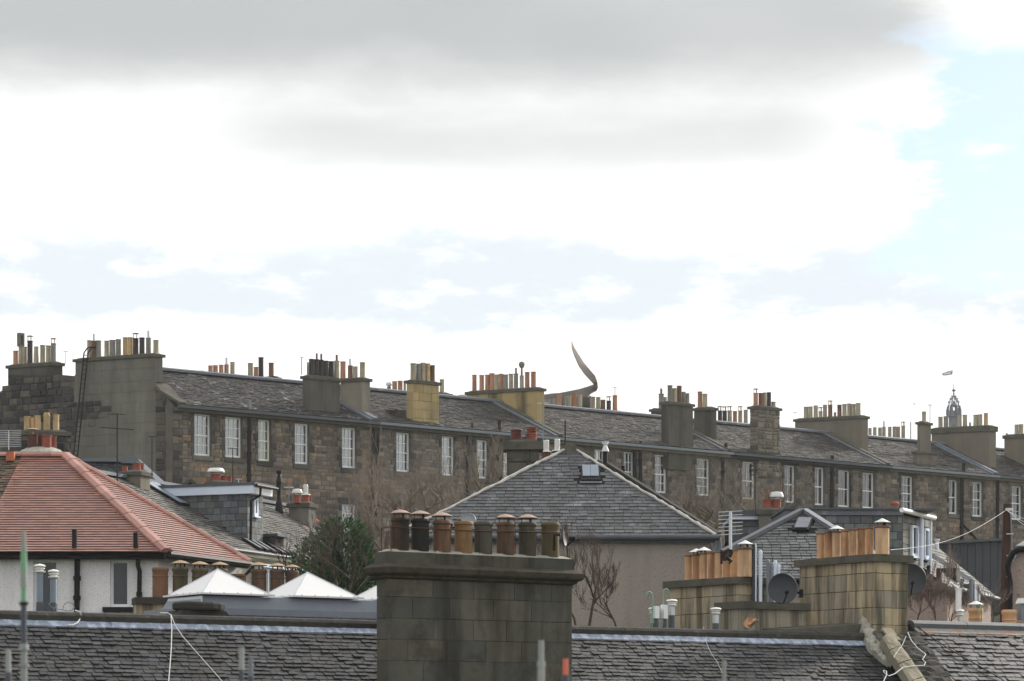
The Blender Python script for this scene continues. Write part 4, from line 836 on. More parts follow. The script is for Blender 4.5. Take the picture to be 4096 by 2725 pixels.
def casement(T, a, b, c, d, y, glass=m_glassd):
    m = MB(); w = .055
    for bx in ((a, a + w, c, d), (b - w, b, c, d), (a + w, b - w, c, c + w), (a + w, b - w, d - w, d)): m.box(bx[0], bx[1], y, y + .08, bx[2], bx[3])
    w2 = .022; a2, b2, c2_, d2 = a + w, b - w, c + w, d - w
    for bx in ((a2, a2 + w2, c2_, d2), (b2 - w2, b2, c2_, d2), (a2 + w2, b2 - w2, c2_, c2_ + w2), (a2 + w2, b2 - w2, d2 - w2, d2)): m.box(bx[0], bx[1], y + .02, y + .075, bx[2], bx[3])
    o = m.build('window', m_white, T); MB().box(a2 + w2, b2 - w2, y + .05, y + .06, c2_ + w2, d2 - w2).build('pane', glass, T, o); return o
casement(T, *hl[0], WY + .1); casement(T, *hl[1], WY + .1)
MB().box(X(412), X(539), WY - .12, WY + .04, Z(2450), Z(2429)).build('window_sill', m_iron, T)
MB().box(X(336), X(360), WY - .12, WY - .001, Z(2246), Z(2222)).build('extractor_vent', m_white, T)
m = MB(); m.tube([(c0.x, -.06, zE - .04), (c1.x + .04, -.06, zE - .04)], .075, 8); m.box(c0.x, c1.x, .0, .12, zE - .16, zE - .02); m.build('gutter', m_iron, T, smooth=True)
m = MB(); d = nn * .06; m.tube([c1 + d + Vector((0, 0, -.04)), c2 + d + Vector((0, 0, -.04))], .075, 8); m.prism([c1 - nn * .02 - Vector((0, 0, .16)), c2 - nn * .02 - Vector((0, 0, .16)), c2 - nn * .02, c1 - nn * .02], -nn * .1); m.build('gutter', m_iron, T, smooth=True)
for pts in ([(298, 2117), (298, 2207)], [(543, 2131), (543, 2207)]): pipe(T, pts, .068, y=-.12, coll=5, name='vent_pipe')
pipe(T, [(298, 2207), (300, 2222), (309, 2236), (307, 2470)], .075, y=.2, coll=.7); pipe(T, [(543, 2207), (543, 2222), (552, 2240), (551, 2262), (559, 2285), (555, 2470)], .06, y=.2, coll=.7)
pp = HW.hp(985, 2262, a1, nn) + nn * .1; m = MB(); m.tube([pp + Vector((.1, 0, .12)), pp + Vector((.08, 0, -.08)), pp + Vector((-.15, 0, -.3)), pp + Vector((-.15, 0, -2))], .05, 8); m.build('downpipe', m_iron, T, smooth=True)
# squat chimney on its ridge, with a lime dome and four pots
y = 82 - 75; za = HW.hy(165, 1815, y).z; xc = HW.hy(165, 0, y).x
m = MB(); m.box(xc - .62, xc + .62, y - .55, y + .55, za - 1.2, za + .0); o = m.build('chimney_stack', m_cope, T, rf)
m = MB(); m.lathe([(.66, -.12), (.64, .0), (.5, .1), (.34, .17), (0, .2)], (xc, y, za), 20)
for i, v in enumerate(m.v): v.x = xc + (v.x - xc) * 1.08 + .03 * math.sin(i * 2.1)
o2 = m.build('mortar_dome', m_mortg, T, rf, smooth=True)
for px, pt, w, cl, cap in ((131, 1738, 44, 'm', 'disc'), (160, 1737, 30, 'm', ''), (186, 1742, 44, 'r', ''), (214, 1746, 26, 'r', '')):
    h = HW.hy(px, pt, y - (.2 if w > 35 else -.2)); wd = w / F * 82; z1 = h.z; m = MB(); r = wd / 2
    m.lathe([(r * .9, 0), (r * .88, (z1 - za) * .9 - .1), (r, (z1 - za) * .93 - .1), (r, z1 - za - .1), (r * .8, z1 - za - .1), (r * .75, 0)], (h.x, h.y, za + .1), 16); m.build('chimney_pot', PM[cl], T, rf, smooth=True)
    if cap: m = MB(); m.lathe([(0, .05), (.1, .045), (.17, .01), (.17, 0), (0, 0)], (h.x, h.y, z1 + .13), 14); m.cyl((h.x, h.y, z1 - .05), (h.x, h.y, z1 + .14), .02); m.build('cowl', m_hat, T, rf, smooth=True)

# ------------------------------------------------------------------ stone chimney with yellow pots behind the red roof
HB = Fr(160, 96, 12)
T = Thing('yellow_pot_house', 'dark stone house end with five yellow chimney pots, behind the red tiled roof', 'house', HB, (0, 0, -4))
chimney(T, 75, 84, 277, 1724, 1830, m_rubdk, [(108, 1666, 22, 'y'), (129, 1671, 19, 't'), (150, 1663, 23, 'y'), (187, 1662, 24, 'y', 'crown'), (224, 1659, 23, 'y')], 'dark stone chimney with five yellow pots', y0=0, dep=.6, blocks=dict(h=(.2, .3), w=(.25, .5), proud=.05, gap=.03, pname='stone'), core=m_mortdk)
w_ = HB.hy(-300, 1826, 1.2); e_ = HB.hy(300, 1826, 1.2)
MB().box(w_.x, e_.x, 1.1, 6, -4, w_.z - .3).build('wall', m_rubdk, T)
m = MB(); m.prism([(w_.x, .9, w_.z - .4), (w_.x, 3.6, w_.z), (w_.x, 6.2, w_.z - 1.4)], (HB.hy(66, 0, 3).x - w_.x, 0, 0)); m.build('roof', m_leadg, T)

# ------------------------------------------------------------------ slate-roofed terrace with the long dormer (left middle)
SL = Fr(917, 85, 69)
T = Thing('slate_house', 'long slate-roofed house with a slate-hung box dormer, behind the red tiled roof', 'house', SL, (0, 0, -9))
e0 = SL.at(917, 2194, 85); zE2 = e0.z
run = 4.1; rise = 2.3
xa = SL.hy(600, 0, 0).x - 6; xb = SL.hy(1345, 2150, 0).x
tst = SL.hy(1261, 2248, 0)
E0 = Vector((-5.5, 0, zE2)); 
slp = rise / run
# the far skew: ridge pixel (1124,2020) and eave
xk = SL.hp(1342, 2139, (0, 0, zE2), Vector((0, -slp, 1)).normalized())
XF = xk.x
A_ = Vector((-7, 0, zE2)); B_ = Vector((XF, 0, zE2)); C_ = Vector((XF, run, zE2 + rise)); D_ = Vector((-7, run, zE2 + rise))
m = MB(); m.add([A_, B_, C_, D_, Vector((-7, 2 * run, zE2)), Vector((XF, 2 * run, zE2))], [(0, 1, 2, 3), (3, 2, 5, 4), (0, 3, 4), (1, 5, 2)]); rf = m.build('roof', m_under, T)
SLP = (A_, Vector((0, -slp, 1)).normalized())
fs = lambda px, py: SL.hp(px, py, *SLP)
# dormer: cheek faces the camera, window end faces down the slope
d1 = fs(988, 2168); dn = d1.y                          # foot of the dormer front
dz = SL.hy(988, 1976, dn).z
dx0 = d1.x; dx1 = SL.hy(1050, 2160, dn).x
yk = (dz - zE2) / slp
vx0 = [fs(1000, 2180), fs(1140, 2215)]
holes = [[(dx0, dn, zE2), (dx1, run, zE2 + 2 * rise)]]
items = roofing(T, rf, 'slate', [A_, B_, C_, D_], m_slate_lit, .17, .26, h=.028, zj=.4, wj=.25, limit=300, holes=[[(dx0, dn, zE2 + dn * slp), (dx1, run + 1, zE2 + (run + 1) * slp)]])
MB().beam((-7, run, zE2 + rise + .06), (XF, run, zE2 + rise + .06), .32, .1).build('ridge_capping', m_leadg, T, rf)
ridge_tiles(T, rf, (XF, 0, zE2 + .04), (XF, run, zE2 + rise + .04), 9, .26, .1, m_hipold, 'skew_tile')
m = MB(); m.add([(dx0, dn, zE2 + dn * slp - .2), (dx0, yk, dz), (dx0, dn, dz), (dx1, dn, zE2 + dn * slp - .2), (dx1, dn, dz), (dx1, yk, dz)], [(0, 2, 1), (0, 3, 4, 2), (3, 5, 4), (2, 4, 5, 1)]); dm = m.build('dormer', m_under, T)
roofing(T, dm, 'slate', [(dx0, yk, dz), (dx0, dn + .0, dz), (dx0, dn, zE2 + dn * slp)], m_slate_hang, .2, .25, h=.02, shape='slatef', wj=.3, limit=120, out=.01) if False else None
def hang(T, par, o, ax, wd, z0, z1, mat, inside=None, holes=(), g=.2, w=(.2, .32), limit=150): masonry(T, par, 'hung_slate', o, ax, wd, z0, z1, mat, h=(g, g + .002), w=w, proud=.022, shape='block', gap=.012, inside=inside, holes=holes, limit=limit, bond=True)
hang(T, dm, (dx0, yk, 0), (0, -1, 0), yk - dn, zE2 + dn * slp, dz, m_slate_hang, inside=lambda a, z: z > zE2 + (yk - a) * slp - .05)
wa, wb, wc, wd_ = dx0 + .38, dx1 - .42, SL.hy(1010, 2064, dn).z, SL.hy(1010, 1988, dn).z
hang(T, dm, (dx0, dn, 0), (1, 0, 0), dx1 - dx0, zE2 + dn * slp, dz, m_slate_hang, holes=[(wa - dx0, wb - dx0, wc, wd_)])
m = MB(); a, b = wa, wb; w = .09
for bx in ((a, a + w, wc, wd_), (b - w, b, wc, wd_), (a + w, b - w, wc, wc + w), (a + w, b - w, wd_ - w, wd_)): m.box(bx[0], bx[1], dn - .07, dn, bx[2], bx[3])
m.box(a - .06, b + .06, dn - .12, dn - .001, wc - .05, wc); wo = m.build('window', m_whitb, T); MB().box(a + w, b - w, dn - .04, dn - .03, wc + w, wd_ - w).build('pane', m_glassd, T, wo)
m = MB(); m.box(dx0 - .14, dx0 - .02, dn - .3, yk + .3, dz, dz + .26); m.build('fascia', m_whitb, T)
MB().box(dx0 - .02, dx1 + .1, dn - .3, dn - .16, dz + .0, dz + .26).build('fascia', m_white, T)
MB().box(dx0 - .18, dx1 + .16, dn - .36, yk + .9, dz + .262, dz + .34).build('flat_roof', m_leaddk, T)
m = MB(); m.tube([(dx0 - .2, dn - .42, dz + .24), (dx1 + .2, dn - .42, dz + .24)], .05, 8); m.build('gutter', m_iron, T, smooth=True)
m = MB(); m.tube([(dx0 + .1, dn - .42, dz + .2), (dx0 + .1, dn - .4, dz - .05), (dx0 + .05, dn - .12, dz - .22), (dx0 + .05, dn - .1, zE2 + dn * slp + .05)], .042, 8); m.build('downpipe', m_iron, T, smooth=True)
# small dark dormer, roof lights, vent pipe, walls
b0 = fs(1100, 2200); b1y = b0.y; bz = SL.hy(1100, 2147, b1y).z; bx0 = b0.x; bx1 = SL.hy(1135, 2190, b1y).x
ykb = (bz - zE2) / slp
m = MB(); m.add([(bx0, b1y, zE2 + b1y * slp - .2), (bx0, ykb, bz), (bx0, b1y, bz), (bx1, b1y, zE2 + b1y * slp - .2), (bx1, b1y, bz), (bx1, ykb, bz)], [(0, 2, 1), (0, 3, 4, 2), (3, 5, 4), (2, 4, 5, 1)]); m.build('small_dormer', m_copedk, T)
MB().beam((( bx0 + bx1) / 2, b1y - .15, bz + .05), ((bx0 + bx1) / 2, ykb + .2, bz + .05), bx1 - bx0 + .25, .08).build('small_dormer_roof', m_leaddk, T)
def rooflight(T, rf, px, py, w, l, plane, name='roof_light', glass=m_glasss):
    p = T.fr.hp(px, py, *plane); n = plane[1]; ax = Vector((1, 0, 0)); u = n.cross(ax).normalized(); u = u if u.z > 0 else -u
    m = MB(); a = [p + ax * i * w / 2 + u * j * l / 2 for i, j in ((-1, -1), (1, -1), (1, 1), (-1, 1))]; m.hexa(a, [q + n * .10 for q in a]); o = m.build(name, m_iron, T, rf)
    b = [p + ax * i * (w / 2 - .05) + u * j * (l / 2 - .05) + n * .101 for i, j in ((-1, -1), (1, -1), (1, 1), (-1, 1))]; MB().hexa(b, [q + n * .01 for q in b]).build('roof_light_glass', glass, T, rf)
for px, py in ((1006, 2184), (1034, 2190), (1062, 2196), (1100, 2202), (1127, 2207)): rooflight(T, rf, px, py, .26, .7, SLP, glass=m_leadg)
rooflight(T, rf, 662, 1982, .7, 1.5, SLP); rooflight(T, rf, 628, 1952, .5, .7, SLP)
p = fs(1116, 2050); m = MB(); m.lathe([(.16, -.1), (.1, .35), (.075, .4), (.075, .9), (.1, 1.0), (.1, 1.05), (.05, 1.3), (.1, 1.32), (.1, 1.42), (0, 1.42)], p, 10); m.build('vent_pipe', m_iron, T, rf, smooth=True)
MB().box(-7, XF, .28, .6, -9, zE2 - .1).build('wall', m_crm, T)
MB().box(-7, XF, -.02, .3, zE2 - .16, zE2 - .05).build('soffit', m_crm, T); m = MB(); m.tube([(-7, -.06, zE2 - .03), (XF, -.06, zE2 - .03)], .05, 8); m.build('gutter', m_leaddk, T, smooth=True)
MB().prism([(XF - .02, 0.3, -9), (XF - .02, 2 * run, -9), (XF - .02, 2 * run, zE2 - .1), (XF - .02, run, zE2 + rise - .1), (XF - .02, .3, zE2 - .1)], (-.3, 0, 0)).build('gable_wall', m_crm, T)
for i, px in enumerate((1030, 1085, 1140, 1190)):
    h = SL.hy(px, 2300, .28); m = MB(); m.box(h.x - .5, h.x + .5, -.1, .27, h.z - .9, zE2 - .45); m.box(h.x - .6, h.x + .6, -.2, .27, zE2 - .45, zE2 - .35); o = m.build('window', m_whitb, T)
    for k in (-1, 1): MB().box(h.x + k * .24 - .18, h.x + k * .24 + .18, -.12, -.101, h.z - .8, zE2 - .55).build('pane', m_glassd, T, o)
chimney(T, 1156, 1235, 1265, 2012, 2110, m_rend, [(1189, 1981, 24, 'r', 'mush', ), (1223, 1980, 28, 'r', 'louv'), (1241, 1982, 12, 'r')], 'grey rendered chimney with red pots and white cowls beyond the dormer', roof=SLP, along='u', ch=.14)
chimney(T, 477, 562, 600, 1886, 1990, m_rendp, [(500, 1872, 20, 'r'), (547, 1853, 30, 'r'), (566, 1853, 20, 'r')], 'rendered chimney with two square red pots by the hip of the red roof', y0=run - .6, along='u', ch=.12, down=1.5)
# ------------------------------------------------------------------ dark slate roof with lead ridge behind it
SM = Fr(420, 92, 8)
T = Thing('lead_ridge_house', 'dark slate roof with a blue-grey lead ridge, under the big rendered gable', 'house', SM, (0, 0, -6))
r0_ = SM.hy(200, 1826, 0); r1_ = SM.hy(545, 1856, 0); ev = r1_.z - 2.0; zr = r1_.z + .05
q = [(r0_.x, -3.2, ev), (r1_.x + 1.9, -3.2, ev), (r1_.x, 0, zr), (r0_.x, 0, zr)]; m = MB(); m.add(q + [(r0_.x, 3.2, ev), (r1_.x + 1.9, 3.2, ev)], [(0, 1, 2, 3), (3, 2, 5, 4), (1, 5, 2)]); rf = m.build('roof', m_under, T)
roofing(T, rf, 'slate', q, m_slate_near, .16, .24, h=.02, limit=200)
MB().beam((r0_.x, 0, zr + .05), (r1_.x, 0, zr + .05), .3, .1).build('ridge_capping', m_leadg, T, rf); MB().beam((r1_.x, 0, zr + .05), (r1_.x + 1.9, -3.2, ev + .05), .26, .1).build('hip_capping', m_leadg, T, rf)
MB().box(r0_.x, r1_.x + 1.7, -3, 3, -6, ev).build('wall', m_rend, T); m = MB(); p_ = SM.hy(526, 1840, -.2); m.prism([(p_.x - .35, -.2, zr - .05), (p_.x + .35, -.2, zr - .05), (p_.x, -.2, zr + .25)], (0, 1.5, 0)); m.build('roof_peak', m_leadg, T)
# pots over the dormer and the small peak
SN = Fr(860, 93, 20)
T = Thing('white_cowl_chimney_house', 'house behind the slate-hung dormer showing only its chimney with red pots and a white cowl', 'house', SN, (0, 0, -5))
chimney(T, 836, 844, 927, 1927, 1970, m_rend, [(864, 1898, 40, 'r', 'mush'), (898, 1905, 26, 'r'), (919, 1906, 17, 'r')], 'low chimney with three red pots, one under a wide white cowl', y0=0, dep=.7, ch=.1, down=2.5)
p_ = SN.hy(757, 1925, 1); m = MB(); m.prism([(p_.x - 1.1, 1, p_.z - .8), (p_.x + 1.1, 1, p_.z - .8), (p_.x, 1, p_.z)], (0, 4, 0)); m.build('roof', m_copedk, T)
for k in (-1, 1): MB().beam((p_.x + k * 1.15, .95, p_.z - .8), (p_.x, .95, p_.z + .03), .12, .1).build('skew', m_cope, T)
MB().box(p_.x - 1, SN.hy(930, 0, 1).x + 1, 1.2, 4.8, -5, p_.z - .8).build('wall', m_rend, T)

# ------------------------------------------------------------------ grey pebbledashed house with the hipped slate roof (centre)
GH = Fr(2160, 75, 0)
T = Thing('hipped_roof_house', 'pebbledashed house with a grey slate hipped roof edged in white mortar, at the centre', 'house', GH, (0, 0, -10))
g0 = GH.at(1580, 2146, 75); g1 = GH.at(2862, 2146, 75); zG = g1.z; g0.z = zG; dpt = 4.45
ga = GH.at(2264, 1803, 75 + dpt); gb = GH.at(2300, 1803, 75 + dpt); g2 = Vector((g1.x, 8.6, zG)); g3 = Vector((g0.x, 8.6, zG))
m = MB(); m.add([g0, g1, gb, ga, g2, g3], [(0, 1, 2, 3), (1, 4, 2), (0, 3, 5), (5, 3, 2, 4)]); rf = m.build('roof', m_under, T)
nG = Vector((0, -(ga.z - zG) / dpt, 1)).normalized(); PG = (g0, nG); fg = lambda a, b: GH.hp(a, b, *PG)
roofing(T, rf, 'slate', [g0, g1, gb, ga], m_slate_grey, .191, .245, h=.022, shape='slatef', wj=.14, zj=.3, limit=300, holes=[[fg(2322, 1938), fg(2402, 1870)]])
for a, b, nm in ((g0, ga, 1), (g1, gb, 2)):
    m = MB(); pts = []; n = 40
    for i in range(n + 1): p = a.lerp(b, i / n); pts.append(p + Vector((R.uniform(-.015, .015), R.uniform(-.015, .015), .045 + R.uniform(-.015, .015))))
    m.tube(pts, [R.uniform(.025, .055) for _ in pts], 7); m.build('mortar_hip', m_mortw, T, rf, smooth=True)
m = MB(); m.prism([(ga.x - .28, ga.y - .12, ga.z - .1), (gb.x + .25, ga.y - .12, ga.z - .12), (gb.x - .05, ga.y - .05, ga.z + .22), (ga.x + .0, ga.y - .05, ga.z + .2)], (0, .35, 0)); m.build('lead_finial_cap', m_cope, T, rf)
m = MB(); m.tube([(g0.x, -.06, zG - .03), (g1.x + .1, -.06, zG - .03)], .075, 10); m.box(g0.x + .2, g1.x, .02, .2, zG - .16, zG - .03); m.build('gutter', m_leaddk, T, smooth=True)
m = MB(); m.box(g0.x + .3, g1.x - .12, .2, 8.2, -10, zG - .1); m.build('wall', m_harlg, T)
# rear roof slope with its dark verge beyond the right hip
v0, v1 = GH.at(2431, 1862, 80.2), GH.at(2874, 2143, 75.6); dd = (v1 - v0); 
m = MB(); m.prism([v0 + Vector((0, .1, -.05)), v1 + Vector((0, .1, -.05)), v1 + Vector((-.5, .6, -.35)), v0 + Vector((-.8, .6, -.6))], (0, .3, .0)); m.build('rear_roof_slope', m_under, T)
MB().beam(v0, v1, .14, .17).build('verge_board', m_copedk, T); MB().beam(v0 + Vector((0, -.1, -.12)), v1 + Vector((-.02, -.1, -.12)), .05, .06).build('verge_fillet', m_crm, T)
p = GH.at(2393, 1838, 81); m = MB(); m.prism([(p.x - .35, p.y, p.z - .25), (p.x + .4, p.y, p.z - .3), (p.x, p.y, p.z)], (0, 1, 0)); m.build('ridge_peak', m_cope, T)
# skylight
sp = fg(2362, 1899); ax = Vector((1, 0, 0)); u = nG.cross(ax); u = u if u.z > 0 else -u
def slab(T, par, p, ax, u, n, w, l, h, off, mat, name): a = [p + ax * i * w / 2 + u * j * l / 2 + n * off for i, j in ((-1, -1), (1, -1), (1, 1), (-1, 1))]; return MB().hexa(a, [q + n * h for q in a]).build(name, mat, T, par)
so_ = slab(T, rf, sp - u * .05, ax, u, nG, .52, .86, .09, .0, m_iron, 'skylight')
for k in (-1, 1): slab(T, rf, sp + ax * k * .112 + u * .04, ax, u, nG, .215, .68, .02, .1, m_glasss, 'skylight_pane')
slab(T, rf, sp - u * .55, ax, u, nG, .6, .1, .02, .03, m_leadg, 'skylight_flashing')
for m_, pts, r in ((m_irong, [(2866, 2152), (2866, 2185), (2858, 2205), (2858, 2520)], .06), (m_irong, [(2876, 2150), (2880, 2180), (2880, 2230)], .05)): pipe(T, pts, r, m_, y=.05, coll=.8)
chimney(T, 2022, 2027, 2158, 1768, 1900, m_cope, [(2066, 1719, 40, 'm'), (2125, 1736, 40, 'r')], 'stone chimney with a maroon and a ringed red pot left of the hipped roof peak', y0=5.2, dep=.8, ch=.22, oh=.1, blocks=dict(h=(.28, .4), w=(.4, .7), proud=.03, gap=.015, pname='stone'), core=m_coret, near=True)
h = GH.hy(2127, 1735, 5.6); m = MB(); zt_ = GH.hy(2127, 1712, 5.6).z
for k in range(4): m.lathe([(.09, 0), (.14, .01), (.14, .03), (.09, .04)], (h.x, 5.6, h.z + k * .05), 16)
m.build('ringed_cowl', PM['r'], T, smooth=True)
GB = Fr(2210, 84, 10)
T = Thing('louvre_cowl_house', 'house behind the hipped roof peak showing two maroon pots with white louvred cowls', 'house', GB, (0, 0, -5))
chimney(T, 2160, 2166, 2252, 1842, 1900, m_rend, [(2185, 1808, 32, 'm', 'louv'), (2229, 1804, 32, 'm', 'louv')], 'low chimney with two white louvred cowls', y0=0, dep=.7, ch=.1, down=3)
MB().box(GB.hy(2120, 0, 1).x, GB.hy(2280, 0, 1).x, 1.2, 5, -5, GB.hy(2210, 1900, 1).z).build('wall', m_rend, T)
FLU = Fr(2421, 83, 0)
T = Thing('black_steel_flue', 'tall glossy black steel flue with a conical cowl right of the hipped roof peak', 'flue', FLU, (0, 0, FLU.hy(2421, 1950, 0).z))
z0, z1 = FLU.hy(2421, 1950, 0).z, FLU.hy(2421, 1807, 0).z; MB().cyl((0, 0, z0), (0, 0, z1), .072, n=16).build('flue_tube', m_iron, T, smooth=True)
m = MB(); m.lathe([(.11, 0), (.11, .02), (.05, .18), (.05, .2), (.085, .21), (.085, .25), (.1, .26), (.1, .29), (0, .3)], (0, 0, z1), 16); m.build('flue_cowl', m_steel, T, smooth=True)
MB().lathe([(.08, 0), (.08, .1), (.074, .1)], (0, 0, FLU.hy(2421, 1878, 0).z), 16).build('flue_collar', m_steel, T, smooth=True)
FL2 = Fr(2492, 86, 0)
T = Thing('short_black_flue', 'short black flue terminal beyond the right hip of the grey slate roof', 'flue', FL2, (0, 0, FL2.hy(2492, 1960, 0).z))
z0, z1 = FL2.hy(2492, 1960, 0).z, FL2.hy(2492, 1884, 0).z; MB().cyl((0, 0, z0), (0, 0, z1), .05, n=12).build('flue_tube', m_iron, T, smooth=True)
m = MB(); m.lathe([(.05, 0), (.07, .01), (.07, .06), (.05, .07), (.05, .1), (.065, .11), (.065, .15), (0, .16)], (0, 0, z1), 12); m.build('flue_cowl', m_iron, T, smooth=True)

# ------------------------------------------------------------------ right-hand slate group
RH = Fr(3213, 71, 0)
T = Thing('right_hipped_house', 'grey slate hipped roof with grey lead hips and a small skylight, right of centre', 'house', RH, (0, 0, -10))
h0 = RH.at(2700, 2318, 71); h1 = RH.at(3640, 2318, 71); zH = h0.z; dh = 4.0; ha = RH.at(3208, 2050, 71 + dh); hb = RH.at(3218, 2050, 71 + dh); hb.z = ha.z; hl_ = h0.lerp(ha, .36); h0 = Vector((hl_.x, 0, zH))
m = MB(); m.add([h0, h1, hb, ha, (h1.x, 8, zH), (h0.x, 8, zH), hl_], [(0, 1, 2, 3, 6), (1, 4, 2), (0, 6, 5), (6, 3, 5), (5, 3, 2, 4)]); rf = m.build('roof', m_under, T)
nH = Vector((0, -(ha.z - zH) / dh, 1)).normalized(); PH_ = (h0, nH); fh = lambda a, b: RH.hp(a, b, *PH_)
roofing(T, rf, 'slate', [h0, h1, hb, ha, hl_], m_slate_grey, .185, .24, h=.022, shape='slate', wj=.14, zj=.3, limit=300, holes=[[fh(3178, 2132), fh(3245, 2084)]])
MB().beam(hl_ + Vector((0, 0, .06)), ha + Vector((0, 0, .06)), .2, .1).build('hip_capping', m_leaddk, T, rf); MB().beam(h1 + Vector((0, 0, .06)), hb + Vector((0, 0, .06)), .2, .1).build('hip_capping', m_leadg, T, rf)
sp = fh(3211, 2106); u = nH.cross(ax); u = u if u.z > 0 else -u
slab(T, rf, sp, ax + Vector((0, 0, 0)), (u + ax * .25), nH, .42, .8, .09, 0, m_iron, 'skylight'); slab(T, rf, sp, ax, (u + ax * .25), nH, .34, .68, .02, .1, m_leadg, 'skylight_pane')
MB().box(h0.x + .1, h1.x - .4, .25, 7.6, -10, zH - .1).build('wall', m_harlg, T); m = MB(); m.tube([(h0.x, -.05, zH - .03), (h1.x, -.05, zH - .03)], .07, 8); m.build('gutter', m_iron, T, smooth=True)

DR = Fr(3610, 75.5, 24)
T = Thing('right_dormer_house', 'slate-roofed house at the right with a big slate-hung box dormer and white gutter', 'house', DR, (0, 0, -10))
# roof plane falls to the right-front: its eaves run along local x at y=0 rotated frame below
DS = Fr(3988, 84, 70)
# big dormer as a box: long cheek facing the camera, window end facing right
zt_ = DR.hy(3610, 2062, 0).z; zb_ = DR.hy(3610, 2330, 0).z; xl = DR.hy(3030, 0, 0).x; 
DZ = Fr(3610, 82, 0); 
T2 = T
cz = lambda py: (YH - py) / F * 75.5
# work in world-aligned axes for the cheek and a 62 degree frame for the window end
DC = Fr(3609, 75.5, 2); DW = Fr(3609, 75.5, 64)
class Sub:                                             # a second set of axes for parts of the same house
    def __init__(s, T, fr): s.T = T; s.fr = fr; s.o = T.o; s.base = Vector((0, 0, 0))
def attach(o, T, fr):
    """a part built in frame fr becomes a child of thing T without moving"""
    o.parent = T.o; rel = Matrix.Rotation(fr.a - T.fr.a, 4, 'Z'); tr = T.fr.loc(fr.o) - T.base; o.matrix_basis = Matrix.Translation(tr) @ rel; return o
class Off:
    """builds parts in another frame, parented below T"""
    def __init__(s, T, fr, name='dormer'):
        s.fr = fr; s.base = Vector((0, 0, 0)); e = None; s.main = T; s.o = None
def bpart(T, fr, m, name, mat, smooth=False):
    tmp = Off(T, fr); me_ = m.build(name, mat, None, smooth=smooth); return attach(me_, T, fr)
m = MB(); xl = DC.hy(3150, 0, 0).x; m.box(xl, -.002, .002, 3, cz(2330), cz(2040)); ck = bpart(T, DC, m, 'dormer', m_under)
pr = Off(T, DC); pr.o = ck
hang(pr, ck, (xl, 0, 0), (1, 0, 0), -xl, cz(2330), cz(2062), m_slate_hang, g=.215, w=(.25, .4), limit=200)
m = MB(); m.box(xl - .05, .02, -.08, 3, cz(2062), cz(2042)); bpart(T, DC, m, 'lead_fascia', m_leadg)
m = MB(); m.box(xl - .1, .02, -.16, 3, cz(2041), cz(2035) + .0); m.box(DC.hy(3612, 0, 0).x - .1, .9, -.1, 3, cz(2041), cz(2035)); bpart(T, DC, m, 'flat_roof', m_leaddk)
L_ = DW.hy(3728, 0, 0).x; m = MB(); m.box(0, L_, .002, 1.2, cz(2330), cz(2045)); wk = bpart(T, DW, m, 'dormer_front', m_under)
pw = Off(T, DW); pw.o = wk
hz_ = []
for a, b, t, bo in ((3638, 3663, 2100, 2224), (3688, 3708, 2112, 2232)):
    p, q = DW.hy(a, t, 0), DW.hy(b, bo, 0); zt1 = p.z; zb1 = DW.hy(a, bo, 0).z; hz_.append((p.x, q.x, zb1, zt1))
    m = MB(); w = .07
    for bx in ((p.x, p.x + w, zb1, zt1), (q.x - w * 1.6, q.x, zb1, zt1), (p.x + w, q.x - w * 1.6, zb1, zb1 + w), (p.x + w, q.x - w * 1.6, zt1 - w, zt1)): m.box(bx[0], bx[1], -.09, .001, bx[2], bx[3])
    m.box(p.x - .06, q.x + .06, -.14, .0, zb1 - .05, zb1 - .001); wo = bpart(T, DW, m, 'window', m_whitb)
    m = MB(); m.box(p.x + w, q.x - w * 1.6, -.03, -.01, zb1 + w, zt1 - w); g_ = bpart(T, DW, m, 'window_pane', m_glassd)
hang(pw, wk, (0, 0, 0), (1, 0, 0), L_, cz(2330), cz(2060), m_slate_lit, g=.19, w=(.3, .5), holes=hz_, limit=150)
m = MB(); a, b = DW.hy(3612, 2050, -.25), DW.hy(3738, 2078, -.25); m.tube([(a.x - .1, -.25, cz(2050)), (b.x, -.25, cz(2050) - .02)], .065, 10); bpart(T, DW, m, 'gutter', m_white, True)
m = MB(); m.box(-.05, b.x, -.3, .8, cz(2044), cz(2038)); bpart(T, DW, m, 'roof_edge', m_leaddk)
for a, t, bo, r in ((3686, 2066, 2272, .055), (3723, 2074, 2296, .035)):
    p, q = DW.hy(a, t, -.16), DW.hy(a - 1, bo, -.16); m = MB(); m.tube([p, q], r, 10); bpart(T, DW, m, 'downpipe', m_whitb, True)
# the long slope right of the dormer
zS = DS.hy(3988, 2392, 0).z; p2 = None; rs = .60
pS = (Vector((0, 0, zS)), Vector((0, -rs, 1)).normalized()); f3 = lambda a, b: DS.hp(a, b, *pS)
tl = DS.hx(3728, 2172, .1); rs = (tl.z - zS) / tl.y; ry = tl.y + .1; pS = (Vector((0, 0, zS)), Vector((0, -rs, 1)).normalized())
A4 = Vector((-8., 0, zS)); B4 = Vector((.1, 0, zS)); C4 = Vector((.1, ry, zS + ry * rs)); D4 = Vector((A4.x, ry, zS + ry * rs))
m = MB(); m.add([A4, B4, C4, D4, (B4.x, 2 * ry, zS), (A4.x, 2 * ry, zS)], [(0, 1, 2, 3), (3, 2, 4, 5)]); sf = bpart(T, DS, m, 'roof', m_under)
ps = Off(T, DS); ps.o = sf
roofing(ps, sf, 'slate', [A4, B4, C4, D4], m_slate_row, .18, .28, h=.02, limit=300)
m = MB(); m.box(A4.x, B4.x, .2, .5, -10, zS - .1); bpart(T, DS, m, 'wall', m_harlp)
m = MB(); m.tube([(A4.x, -.05, zS - .03), (B4.x, -.05, zS - .03)], .06, 8); bpart(T, DS, m, 'gutter', m_leaddk, True)
